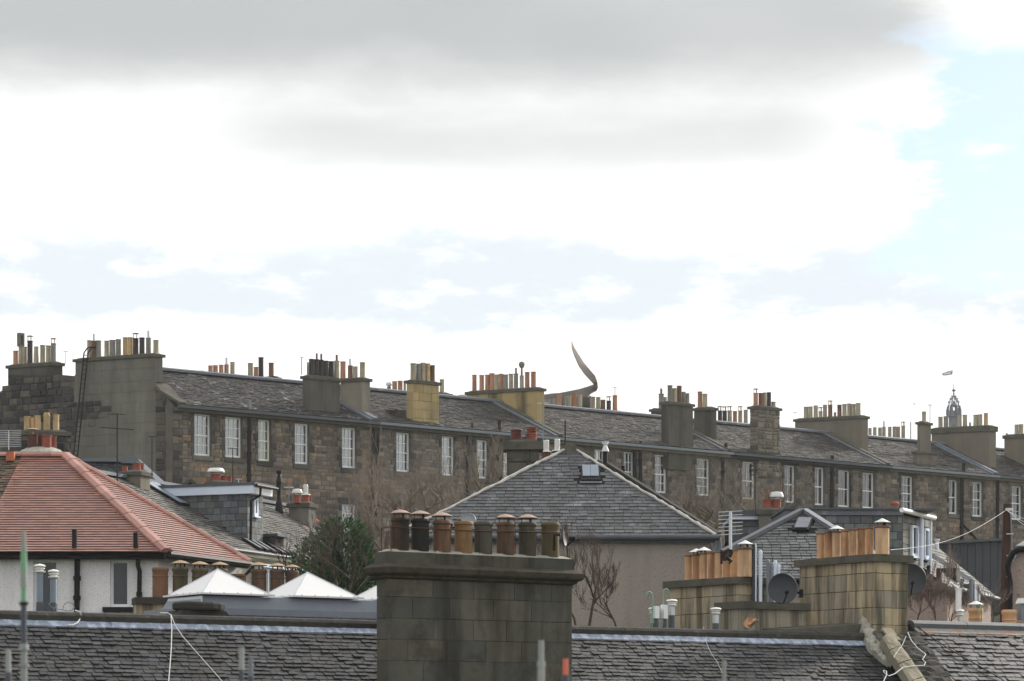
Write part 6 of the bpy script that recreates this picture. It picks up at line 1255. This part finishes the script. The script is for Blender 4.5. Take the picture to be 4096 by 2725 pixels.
# broken tan pot lying at the foot of the low chimney
T = Thing('broken_chimney_pot', 'broken tan chimney pot pieces lying on the near ridge between the tan chimneys', 'pot shards', NR, tuple(NR.hy(2995, 2508, .35)))
for (a, b, r0, r1) in (((2985, 2500), (3012, 2466), .09, .12), ((3000, 2508), (3024, 2490), .05, .07)):
    p, q_ = NR.hy(*a, .35), NR.hy(*b, .35); m = MB(); d = (q_ - p).normalized(); x = d.orthogonal().normalized(); y = d.cross(x); n = 8; vs = []
    for off in (0, .015):
        for k, (c, r) in enumerate(((p, r0), (q_, r1))):
            for j in range(n + 1): t = -1.2 + 2.4 * j / n; vs.append(c + (x * math.cos(t) + y * math.sin(t)) * (r - off) + (d * (.03 * (j % 2)) if k else Vector((0, 0, 0))))
    for j in range(n): m.f += [(j, j + 1, n + 2 + j, n + 1 + j), (2 * n + 2 + j, 3 * n + 3 + j, 3 * n + 4 + j, 2 * n + 3 + j), (n + 1 + j, n + 2 + j, 3 * n + 4 + j, 3 * n + 3 + j)]
    m.v = vs; m.r = [0] * len(m.f); m.build('pot_shard', PM['t'], T)
for px, top, w, cap, lb in ((3903, 2433, 58, 'hat', 'tan pot with a white conical cowl on the right-hand near ridge'), (4037, 2440, 60, '', 'open tan pot on the right-hand near ridge in front of the brown pole')):
    y = .6; h = NR.hy(px, top, y); T = Thing('ridge_pot', lb, 'chimney pot', NR, (h.x, y, ZB - .3)); pot(T, T.o, h.x, y, ZB - .3, h.z, w / F * NR.W((h.x, y, 0)).y, 't', cap, True, m_hatw)
T = Thing('hooked_pipe', 'pale green hooked pipe in front of the cowled tan pot at the right', 'vent pipe', NR, tuple(NR.hy(3930, 2482, .2)), 'green hooked pipes on the near ridge')
m = MB(); y = .2; c = NR.hy(3927, 2490, y); z = NR.hy(3927, 2428, y).z; m.tube([(c.x, y, c.z), (c.x, y, z)] + [(c.x - .05 + .05 * math.cos(t), y, z + .05 * math.sin(t)) for t in (.5, 1.1, 1.6, 2.2, 2.8, 3.3)] + [(c.x - .1, y, z - .1)], .01, 8); m.build('pipe', m_postn, T, smooth=True)
T = Thing('white_square_duct', 'white upright square duct left of the conical cowl at the right', 'duct', NR, tuple(NR.hy(3838, 2442, 1.5)))
a, b = NR.hy(3831, 2352, 1.5), NR.hy(3846, 2445, 1.5); MB().box(a.x, b.x, 1.5, 1.56, b.z, a.z).build('duct', m_white, T); m = MB(); m.tube([(a.x + .03, 1.53, a.z), (a.x - .06, 1.53, a.z + .04), (a.x - .16, 1.53, a.z + .1)], .025, 8); m.build('duct_elbow', m_white, T, smooth=True); MB().box(a.x - .012, b.x + .012, 1.49, 1.57, a.z - .03, a.z).build('duct_collar', m_white, T)
T = Thing('grey_square_flue', 'grey square-headed flue at the right edge on the near ridge', 'flue', NR, tuple(NR.hy(4090, 2482, .5)))
a, b = NR.hy(4085, 2393, .5), NR.hy(4110, 2480, .5); MB().box(a.x, b.x, .5, .6, b.z, a.z - .05).build('shaft', m_irong, T); MB().hexa([(a.x - .02, .46, a.z - .1), (b.x + .02, .46, a.z - .1), (b.x + .02, .64, a.z - .1), (a.x - .02, .64, a.z - .1)], [(a.x + .02, .48, a.z), (b.x, .48, a.z), (b.x, .62, a.z), (a.x + .02, .62, a.z)]).build('head', m_hatw, T)

# ------------------------------------------------------------------ satellite dishes and aerials
def dish(px, py, Y, rx_, ry_, mat, lb, yaw=0, arm=True, tilt=15):
    c = PT(px, py, Y); f = Fr(px, Y, 0); z = (YH - py) / F * Y; T = Thing('satellite_dish', lb, 'satellite dish', f, (0, 0, z - .3), None); r = ry_ / F * Y; ax_ = Vector((math.sin(rad(yaw)), -math.cos(rad(yaw)) * math.cos(rad(tilt)), math.sin(rad(tilt)))).normalized()
    m = MB(); n = 6; prf = [(r * k / n, .22 * r * (k / n) ** 2) for k in range(n + 1)]; m.lathe(prf + [(r, .22 * r + .012), (r * .98, .22 * r + .02)] + [(r * k / n, .22 * r * (k / n) ** 2 + .012) for k in range(n - 1, -1, -1)], (0, 0, z), 32, ax_); m.build('reflector', mat, T, smooth=True)
    m = MB(); u = Vector((0, 0, -1)); p = Vector((0, 0, z)); m.tube([p - ax_ * .02, p - ax_ * .12, p - ax_ * .12 - Vector((0, 0, .25))], .022, 6); m.build('mount', m_iron, T)
    if arm:
        m = MB(); e = p + u * r * .95 + ax_ * .1; g = p + ax_ * r * 1.3 - Vector((0, 0, r * .35)); m.tube([e, g], .012, 6); m.cyl(g, g - ax_ * .1, .03, n=8); m.build('feed_arm', m_iron, T)
    return T
T = dish(3127, 2356, 50.2, 62, 62, m_dish, 'large charcoal satellite dish between the two tan chimneys', yaw=12, tilt=4)
m = MB(); z = (YH - 2370) / F * 50.2; m.tube([(0, .1, z), (.25, .08, z), (.36, .2, z)], .02, 6); m.box(.33, .39, .1, .3, z - .08, z + .06); m.build('wall_bracket', m_iron, T)
dish(3640, 2319, 53.3, 70, 64, m_dish, 'charcoal satellite dish half hidden behind the right tan chimney', yaw=0, tilt=4)
dish(2902, 2214, 49.6, 36, 30, m_dishr, 'small rusty tilted satellite dish among the tan pots', yaw=35, tilt=-38)
dish(1875, 2086, 50, 36, 32, m_dishg, 'grey satellite dish behind the fourth and fifth pots of the large chimney', yaw=-10, tilt=5)
dish(1790, 2096, 50.5, 26, 26, m_dishg, 'small pale dish behind the third pot of the large chimney', yaw=30, tilt=5)
T = dish(2246, 2140, 45.2, 10, 45, m_dishr, 'rusty dish seen edge-on against the last pot of the large chimney', yaw=78, tilt=2, arm=True)
dish(1828, 2110, 45.7, 10, 34, m_dishr, 'rusty edge-on dish between the third and fourth pots of the large chimney', yaw=70, tilt=2, arm=False)
def aerial(px, top, bot, Y, lb, L=.5, n=6, kind='yagi', ang=10, mat=m_iron, mast=.014, el=None, elmat=None, cross=None, sp=.09):
    f = Fr(px, Y, ang); zt, zb = (YH - top) / F * Y, (YH - bot) / F * Y; T = Thing('tv_aerial', lb, 'aerial', f, (0, 0, zb), 'rooftop aerials'); elmat = elmat or mat
    m = MB(); m.cyl((0, 0, zb), (0, 0, zt), mast, n=6); m.build('mast', mat, T)
    if kind == 'yagi':
        m = MB(); m.beam((-L / 2, 0, zt - .02), (L / 2, 0, zt - .02), .015, .015); m.build('boom', elmat, T); m = MB()
        for i in range(n): x = -L / 2 + L * i / (n - 1); e = (el or .18) * (1 - .25 * i / n); m.beam((x, -e, zt - .0), (x, e, zt - .0), .008, .008)
        m.build('element', elmat, T)
    elif kind == 'comb':
        m = MB()
        for i in range(n): z = zt - .02 - i * sp; e = L / 2; m.beam((-e, 0, z), (e, 0, z + .03), .012, .012)
        m.build('element', elmat, T)
    if cross: m = MB(); z = (YH - cross[0]) / F * Y; m.beam((-cross[1], 0, z + .02), (cross[1], 0, z - .03), .03, .02); m.build('crossbar', elmat, T)
    return T
T = aerial(469, 1655, 1935, 84, 'tall dark mast with a long crossbar and small aerial in front of the rendered gable', L=.42, n=5, cross=(1714, .49), mast=.022)
aerial(608, 1745, 1905, 84, 'thin mast with a flat aerial right of the crossbar mast', L=.22, n=5, mast=.014)
aerial(931, 1792, 1945, 90, 'thin dark mast with a small aerial in front of the second terrace window', L=.28, n=5)
aerial(954, 1915, 1945, 90, 'short pale aerial under the thin mast on the dormer house', L=.2, n=4, mat=m_steel)
aerial(1156, 1948, 2012, 86, 'small white aerial left of the red-potted chimney', L=.28, n=6, mat=m_irong, elmat=m_white)
aerial(2172, 1612, 1790, 82, 'pale mast with a wide aerial left of the hipped roof peak', L=.28, n=8, mat=m_irong, elmat=m_steel)
aerial(2261, 1680, 1812, 80, 'black mast with a tilted aerial above the hipped roof peak', L=.26, n=6, mast=.02, elmat=m_steel)
aerial(2922, 2045, 2198, 49.5, 'large silver aerial with many long rods above the tan pots', L=.43, n=7, kind='comb', mat=m_steel, mast=.028, sp=.066)
aerial(3021, 1880, 2100, 84, 'thin black mast in front of the bare tree at the right', L=.05, n=2, mast=.014)
aerial(2460, 1548, 1590, 133, 'small aerial on the last rear pot right of the ribbon spire', L=.25, n=3, mast=.015)
aerial(1207, 1428, 1500, 131, 'aerial mast at the left shoulder of the dark streaked chimney', L=.22, n=3, mast=.02)
aerial(807, 1482, 1508, 132, 'tiny aerial on the first ridge, right of the big gable chimney', L=.22, n=3, mast=.012)
aerial(263, 1405, 1455, 128, 'small bristly aerial on the dark gable chimney', L=.2, n=5, mast=.012)
aerial(3720, 1620, 1690, 158, 'bristly aerial beside the narrow one-pot chimney', L=.3, n=7, mast=.018)
aerial(3656, 1615, 1760, 160, 'faint thin aerial standing behind the ridge left of the narrow chimney', L=.16, n=4, mast=.012, mat=m_irong)
aerial(3643, 1690, 1756, 159, 'vertical stub aerial behind the ridge left of the narrow chimney', L=.06, n=2, mast=.03, mat=m_irong)
aerial(3180, 1650, 1675, 150, 'small aerial at the left end of the long grey chimney', L=.16, n=3, mast=.012)
T = aerial(35, 1722, 1800, 83, 'wide aerial of parallel rods at the left edge above the red roof', L=.72, n=10, kind='comb', mat=m_steel, mast=.014, sp=.052)
dishb = None
# white pipes among the flues between hipped roofs
for i, (px, t, b, w, mt, lb) in enumerate(((3014, 2177, 2290, 15, m_dish, 'dark tube right of the last cowled tan pot'), (3022, 2178, 2262, 8, m_whitb, 'slim white tube beside the dark tube'), (3042, 2203, 2300, 14, m_whitb, 'white tube standing alone right of the tan pots'), (3072, 2240, 2325, 14, m_irong, 'grey-blue tube left of the twin glass-capped tubes'),
                                           (3101, 2244, 2330, 14, m_whitb, 'taller of the twin glass-capped white tubes'), (3115, 2260, 2330, 12, m_whitb, 'shorter of the twin glass-capped white tubes'), (3085, 2254, 2322, 9, m_irong, 'thin grey tube between the wider ones'))):
    Y = 52.5; f = Fr(px, Y, 0); z0, z1 = (YH - 2420) / F * Y, (YH - t) / F * Y; T = Thing('vent_tube', lb, 'vent tube', f, (0, 0, z0), 'vent tubes behind the large dish'); r = w / F * Y / 2
    m = MB(); m.cyl((0, 0, z0), (0, 0, z1 - r * .3), r, n=14); m.build('tube', mt, T, smooth=True); m = MB(); m.lathe([(r * 1.08, -.05), (r * 1.08, 0), (r * .9, .01), (r * .7, .03), (0, .035)], (0, 0, z1 - .02), 14); m.build('tube_cap', mt, T, smooth=True)

# ------------------------------------------------------------------ ropes, cables, timber pole
def rope(name, pts, r, mat, lb, cat='rope', base=None, sm=True):
    P_ = [Vector(p) for p in pts]; f = NR; T = Thing(name, lb, cat, f, tuple(P_[0])); Q = []
    for i in range(len(P_) - 1):
        for k in range(4): Q.append(P_[i].lerp(P_[i + 1], k / 4))
    Q.append(P_[-1]); m = MB(); m.tube(Q, r, 6); m.build('strand', mat, T, smooth=True); return T
on = lambda l, o=.05, p=RN: [NR.hp(a, b, p[0] + p[1] * o, p[1]) for a, b in l]
ridgept = lambda px, z=ZN + .10: NR.hy(px, 0, -.1).xy.to_3d() + Vector((0, 0, z))
T = rope('ridge_rope', [ridgept(640), ridgept(670)] + [NR.hy(684, 2459, -.16)] + on([(687, 2520), (685, 2590), (680, 2660), (673, 2740)], .09), .0068, m_rope, 'white rope hanging from the near ridge in two strands')
P_ = [NR.hy(684, 2459, -.16)] + on([(700, 2500), (730, 2545), (800, 2625), (860, 2692), (905, 2745)], .09); Q = []
for i in range(len(P_) - 1):
    for k in range(4): Q.append(P_[i].lerp(P_[i + 1], k / 4))
m = MB(); m.tube(Q, .0068, 6); m.build('strand', m_rope, T, smooth=True)
rope('rope_loop', [ridgept(300), NR.hy(322, 2448, -.15)] + on([(322, 2468), (318, 2480), (308, 2492), (290, 2500), (272, 2499)], .06), .010, m_rope, 'frayed white rope end looped over the near ridge left of the long rope')
rope('thin_cable', [ridgept(410), NR.hy(425, 2458, -.15)] + on([(438, 2480), (448, 2505)], .05), .004, m_cable, 'thin grey cable over the near ridge flashing', 'cable')
m_ = [(250, 2440, .1), (256, 2420, .1), (272, 2409, .1), (290, 2414, .1), (298, 2430, .1), (288, 2442, .1), (270, 2444, .1)]
rope('cable_coil', [NR.hy(*p) for p in m_] + [NR.hy(230, 2436, .1), NR.hy(205, 2428, .1), NR.hy(195, 2415, .1), NR.hy(215, 2405, .1), NR.hy(232, 2420, .1), NR.hy(210, 2440, .1)], .006, m_irong, 'coil of grey wire lying on the near ridge left of the black downpipe', 'cable')
onB = lambda l, o=.05: on(l, o, RB_)
rope('roof_cable', onB([(3640, 2482), (3720, 2545), (3800, 2598), (3900, 2655), (3980, 2700), (4040, 2740)], .05), .012, m_cable, 'black cable running diagonally down the right-hand slates', 'cable')
rope('white_cable', onB([(3631, 2530), (3645, 2562), (3668, 2590), (3693, 2610), (3698, 2612)], .12) + onB([(3703, 2618), (3690, 2638), (3702, 2650), (3697, 2662), (3660, 2664), (3612, 2670), (3580, 2695), (3556, 2704), (3536, 2690), (3534, 2682), (3546, 2684), (3546, 2700), (3530, 2735)], .14), .008, m_rope, 'white cable trailing across the skew below the right tan chimney', 'cable')
rope('dangling_wire', onB([(3624, 2545), (3610, 2580), (3585, 2612), (3575, 2630)], .16), .005, m_rope, 'thin pale wire dangling from the foot of the right tan chimney', 'cable')
rope('slate_wire', on([(2812, 2508), (2826, 2545), (2822, 2562), (2842, 2610), (2870, 2650), (2900, 2715)], .045), .0035, m_rope, 'thin wire hanging down the slates below the short flue', 'cable')
for px, py, pl, lb in ((3704, 2612, RB_, 'black iron hook holding the white cable on the right slates'), (3545, 2672, RN, 'black iron hook on the slates left of the skew')):
    p = NR.hp(px, py, pl[0] + pl[1] * .05, pl[1]); T = Thing('iron_hook', lb, 'hook', NR, tuple(p), 'iron hooks holding the white cable'); m = MB(); m.tube([p - Vector((0, 0, .12)), p, p + Vector((.03, -.03, .02)), p + Vector((.03, -.05, -.02))], .014, 6); m.build('hook', m_iron, T)
PO = Fr(4022, 66, 0)
T = Thing('timber_pole', 'brown timber telegraph pole with wires near the right edge', 'telegraph pole', PO, (0, 0, -10))
z1 = PO.hy(4030, 2017, 0).z; m = MB(); m.tube([(-.1, 0, -10), (-.04, 0, 1.5), (.05, 0, z1)], [.14, .125, .1], 14); m.build('pole', m_brown, T, smooth=True)
for i, z in enumerate((z1 - .7, z1 - 1.2, z1 - 1.7, z1 - 2.2)): MB().beam((-.0, -.13, z), (.16, -.13, z), .03, .02).build('step_iron', m_steel, T)
MB().box(-.02, .16, -.14, -.1, z1 - .16, z1 - .1).build('bracket', m_steel, T)
m = MB(); m.tube([(.1, -.12, z1 - .2), (.16, -.13, z1 - 2), (.13, -.14, z1 - 4), (.1, -.14, -2)], .015, 6); m.build('pole_cable', m_irong, T)
a = PT(4026, 2040, 66); b = PT(3562, 2200, 54)
T = Thing('overhead_wire', 'pale overhead wire running from the timber pole down to the right tan chimney', 'wire', EYE, (0, 0, 0))
m = MB(); m.tube([EYE.loc(a.lerp(b, i / 14)) - Vector((0, 0, .22 * math.sin(math.pi * i / 14))) for i in range(15)], .0042, 5); m.build('strand', m_rope, T)
T = Thing('overhead_wire', 'bundle of wires leaving the timber pole to the right', 'wire', EYE, (0, 0, 0))
for k in range(3): b = PT(4150, 2085 + 22 * k, 62); m = MB(); m.tube([EYE.loc(a), EYE.loc(a.lerp(b, .5)) - Vector((0, 0, .06)), EYE.loc(b)], .005, 5); m.build('strand', m_rope, T)

# ------------------------------------------------------------------ out-of-focus tubes close to the camera
def tube_near(px, top, Y, parts, lb):
    f = Fr(px, Y, 0); T = Thing('foreground_tube', lb, 'metal tube', f, (0, 0, (YH - 3400) / F * Y)); z = lambda py: (YH - py) / F * Y
    for nm, a, b, w0, w1, mt in parts: m = MB(); m.cyl((0, 0, z(b)), (0, 0, z(a)), w1 / F * Y / 2, w0 / F * Y / 2, n=20); m.build(nm, mt, T, smooth=True)
    return T
tube_near(95, 2125, 11, [('tip', 2125, 2195, 17, 20, m_postg), ('green_sleeve', 2195, 2285, 22, 28, m_postn), ('pale_sleeve', 2285, 2352, 26, 28, m_postg), ('green_band', 2352, 2408, 22, 22, m_postn), ('collar', 2408, 2422, 38, 34, m_copedk), ('dark_section', 2422, 2575, 24, 26, m_postd), ('pale_collar', 2575, 2600, 32, 40, m_postg), ('lower_section', 2600, 2655, 25, 27, m_postg), ('lower_collar', 2655, 2668, 40, 40, m_postg), ('base', 2668, 3400, 27, 27, m_postg)], 'tall blurred metal tube with green sleeves close to the camera at the left')
tube_near(33, 2598, 12, [('tip', 2598, 2690, 19, 22, m_postg), ('base', 2690, 3400, 26, 26, m_postd)], 'blurred grey tube end at the bottom left corner')
tube_near(966, 2590, 12, [('tip', 2590, 2680, 22, 22, m_postg), ('base', 2680, 3400, 18, 18, m_postd)], 'blurred grey tube end in front of the left slates')
tube_near(1003, 2632, 12.5, [('tip', 2632, 2705, 20, 20, m_irong), ('base', 2705, 3400, 24, 24, m_postd)], 'blurred blue-grey tube end beside the grey one in front of the left slates')
tube_near(2165, 2562, 11.5, [('tip', 2562, 2645, 22, 23, m_postg), ('collar', 2645, 2668, 30, 32, m_postg), ('base', 2668, 3400, 27, 27, m_postg)], 'blurred pale grey tube in front of the large near chimney')
tube_near(2262, 2636, 11.5, [('tip', 2636, 2700, 21, 22, m_posto), ('base', 2700, 3400, 30, 34, m_postd)], 'blurred orange-tipped tube at the right edge of the large near chimney')
tube_near(2896, 2640, 12, [('tip', 2640, 3400, 16, 20, m_postg)], 'blurred thin grey tube in front of the slates right of the large chimney')

# ------------------------------------------------------------------ trees and shrubs
def bare_tree(name, lb, px, py, Y, H, seed, trunk=.18, mat=m_twig, spread=.5, levels=5, kids=3, limbs=5, up=.35, cat='tree', group=None, lean=0, first=.3, rmin=.0032, barkmat=None, flat=1.):
    rr = random.Random(seed); f = Fr(px, Y, 0); z0 = (YH - py) / F * Y; T = Thing(name, lb, cat, f, (0, 0, z0), group); tk = MB(); cr = MB()
    def branch(p, d, L, r, lv):
        n = 4 if lv < 2 else (3 if lv < 4 else 2); pts = [p]; q = p.copy(); dd = d.copy(); wob = .30 if lv < 3 else .2
        for i in range(n): dd = (dd + Vector((rr.uniform(-1, 1), rr.uniform(-1, 1) * flat, rr.uniform(-.5, .8))) * wob).normalized(); q = q + dd * (L / n); pts.append(q.copy())
        r1 = max(r * .6, rmin * .7); rs = [r + (r1 - r) * i / n for i in range(n + 1)]
        (tk if lv < 1 else cr).tube(pts, rs, 7 if lv < 1 else (5 if lv < 3 else 3))
        if lv >= levels: return
        k = kids + rr.randint(-1, 1) + (limbs - kids if lv == 0 else 0)
        w = (1.5, 1.25, .95, .8, .7, .6)[min(lv, 5)]; g = (.25, .5, 1.1, 1.3, 1.2, 1)[min(lv, 5)]
        for j in range(max(2, k)):
            t = rr.uniform(first if lv else .4, 1.0) * n; i = min(int(t), n - 1); b = pts[i].lerp(pts[i + 1], t - i)
            a = rr.uniform(0, 2 * math.pi); sd_ = Vector((math.cos(a), math.sin(a) * flat, 0)); nd_ = (dd * .8 + sd_ * spread * w * rr.uniform(.7, 1.6) + Vector((0, 0, up * g * rr.uniform(.3, 1.2)))).normalized()
            branch(b, nd_, L * rr.uniform(.5, .9), max(r * rr.uniform(.4, .65), rmin), lv + 1)
    branch(Vector((0, 0, z0)), Vector((lean, 0, 1)).normalized(), H * .36, trunk, 0)
    tk.build('trunk', barkmat or m_bark, T, smooth=True); cr.build('crown', mat, T)
    return T
g = 'bare trees in front of the terrace'
bare_tree('bare_tree', 'bare tree with a knobbly pollarded trunk left of the hipped roof', 1705, 2250, 100, 4.6, 3, .17, spread=.75, levels=7, kids=2, group=g, up=.4)
bare_tree('bare_tree', 'bare tree with a forked dark trunk just left of the hipped roof slope', 1795, 2230, 102, 4.6, 8, .16, spread=.7, levels=7, kids=2, group=g, up=.5)
bare_tree('bare_tree', 'tall brushy bare tree over the double black downpipe', 1530, 2330, 95, 5.0, 5, .12, spread=.4, levels=7, kids=2, group=g, up=.7)
bare_tree('bare_tree', 'bare tree with fine twigs behind the upper left slope of the hipped roof', 1960, 2140, 104, 4.2, 21, .12, spread=.5, levels=7, kids=2, group=g, up=.7)
bare_tree('bare_tree', 'slender dark bare tree over the slate roof beside the conifer', 1400, 2480, 66, 3.0, 14, .045, mat=m_twigd, spread=.55, levels=5, kids=3, group=g, up=.5, rmin=.004)
bare_tree('bare_tree', 'thin leaning sapling in front of the sunlit slate slope', 1180, 2420, 66, 2.4, 17, .03, mat=m_twigd, spread=.35, levels=4, kids=2, group=g, up=.8, lean=-.1)
bare_tree('bare_tree', 'thin bare tree growing through the conifer', 1340, 2460, 67, 2.7, 19, .05, mat=m_twigd, spread=.6, levels=7, kids=2, group=g, up=.4)
bare_tree('bare_tree', 'spreading bare tree behind the right-hand verge of the hipped roof', 2850, 2240, 104, 4.2, 31, .15, spread=.8, levels=7, kids=2, group=g, up=.35)
bare_tree('bare_tree', 'bare tree behind the red-potted chimney at the right', 3060, 2200, 106, 4.0, 33, .15, spread=.8, levels=7, kids=2, group=g, up=.35)
bare_tree('bare_tree', 'low bare tree between the two hipped roofs', 2960, 2230, 100, 3.2, 37, .1, spread=.9, levels=7, kids=2, group=g, up=.3)
bare_tree('bare_shrub', 'tall bare shrub in front of the pebbledashed wall, right of the large chimney', 2360, 2560, 54, 2.7, 41, .035, mat=m_twigd, spread=.32, levels=5, kids=3, cat='shrub', group='bare shrubs by the pebbledashed wall', up=.75)
bare_tree('bare_shrub', 'bare shrub with splayed twigs nearer the white-capped flues', 2470, 2560, 55, 2.0, 44, .025, mat=m_twigd, spread=.4, levels=5, kids=3, cat='shrub', group='bare shrubs by the pebbledashed wall', up=.6)
bare_tree('bare_shrub', 'bare shrub right up against the edge of the large chimney', 2310, 2570, 53, 2.5, 47, .028, mat=m_twigd, spread=.3, levels=5, kids=3, cat='shrub', group='bare shrubs by the pebbledashed wall', up=.8)
for i, (px, h_, lb) in enumerate(((3670, 1.0, 'bare twiggy shrub right beside the half-hidden dish'), (3745, 1.1, 'densest bare twiggy shrub in front of the low harled outhouse'), (3800, .8, 'bare twiggy shrub left of the white duct'))):
    bare_tree('twiggy_shrub', lb, px, 2540, 58, h_ * 1.55, 60 + i, .02, mat=m_twigp, spread=.5, levels=6, kids=3, cat='shrub', group='twiggy shrubs at the right', up=.7, rmin=.003)
bare_tree('bare_shrub', 'thin bare shrub at the foot of the timber pole', 3975, 2520, 60, 1.5, 71, .02, mat=m_twigp, spread=.5, levels=4, kids=3, cat='shrub', up=.6)
# conifer
CO = Fr(1370, 72, 0); T = Thing('conifer', 'dark green conifer behind the bare twigs left of the large chimney', 'conifer', CO, (0, 0, -8))
m = MB(); m.cyl((0, 0, -8), (0, 0, 4.6), .22, .03, n=8); m.build('trunk', m_bark, T)
m = MB(); rr = random.Random(4); zt_ = (YH - 2080) / F * 72; zb_ = -1.5
for i in range(48000):
    t = rr.random() ** .7; z = zt_ - t * (zt_ - zb_); a = rr.uniform(0, 6.283); rmx = .3 + .92 * min(1, t * 3.4) ** .6; lob = 1 + .34 * math.sin(a * 3 + z * 2.3) + .15 * math.sin(a * 7 + z * 5)
    r = rmx * lob * (rr.random() ** .35); p = Vector((r * math.cos(a), r * math.sin(a), z + .1 * rr.uniform(-1, 1))); o_ = Vector((math.cos(a), math.sin(a), rr.uniform(.2, 1.4))).normalized(); s = rr.uniform(.045, .095); sd_ = o_.cross(Vector((rr.uniform(-1, 1), rr.uniform(-1, 1), rr.uniform(-1, 1)))).normalized()
    k = max(.001, rr.random()); m.add([p - sd_ * s * .35, p + sd_ * s * .35, p + o_ * s * 1.3 + sd_ * s * .15, p + o_ * s * 1.5 - sd_ * s * .2], [(0, 1, 2, 3)], k)
m.build('crown', m_fol, T)
# ivy-like brush clumps between roofs so the foot of the terrace is never bare
BR = Fr(1650, 98, 0); m = MB(); rr = random.Random(9)
for i in range(350):
    px = rr.choice((rr.uniform(1400, 2030), rr.uniform(2650, 3250))); Y = rr.uniform(94, 104); z0 = (YH - 2330) / F * Y; x = (px - 1650) / F * Y + (0); h = rr.uniform(.7, 2.1) * (1 if px < 2100 else .8)
    p = Vector((x, Y - 98, z0 + rr.uniform(0, .8))); q_ = p + Vector((rr.uniform(-.25, .25), rr.uniform(-.2, .2), h * .5)); m.tube([p, q_, q_ + Vector((rr.uniform(-.3, .3), rr.uniform(-.2, .2), h * .5))], [.012, .008, .004], 3)
BRT = m.build('undergrowth', m_twig, None); BRT.location = BR.o; BRT['kind'] = 'stuff'; BRT['label'] = 'mass of bare brown twigs at the foot of the terrace wall'; BRT['category'] = 'undergrowth'
# ------------------------------------------------------------------ the air
HAZE = .00019
hm_ = D.materials.new('haze air'); hm_.use_nodes = True; _t = hm_.node_tree; _t.nodes.clear(); _o = _t.nodes.new('ShaderNodeOutputMaterial'); _v = _t.nodes.new('ShaderNodeVolumePrincipled')
_v.inputs['Density'].default_value = HAZE; _v.inputs['Color'].default_value = (.95, .96, .97, 1); _v.inputs['Anisotropy'].default_value = .0; _t.links.new(_v.outputs[0], _o.inputs['Volume'])
hb = MB().box(-1700, 1700, -500, 3100, -1.2, 92).build('haze', hm_, None); hb['kind'] = 'stuff'
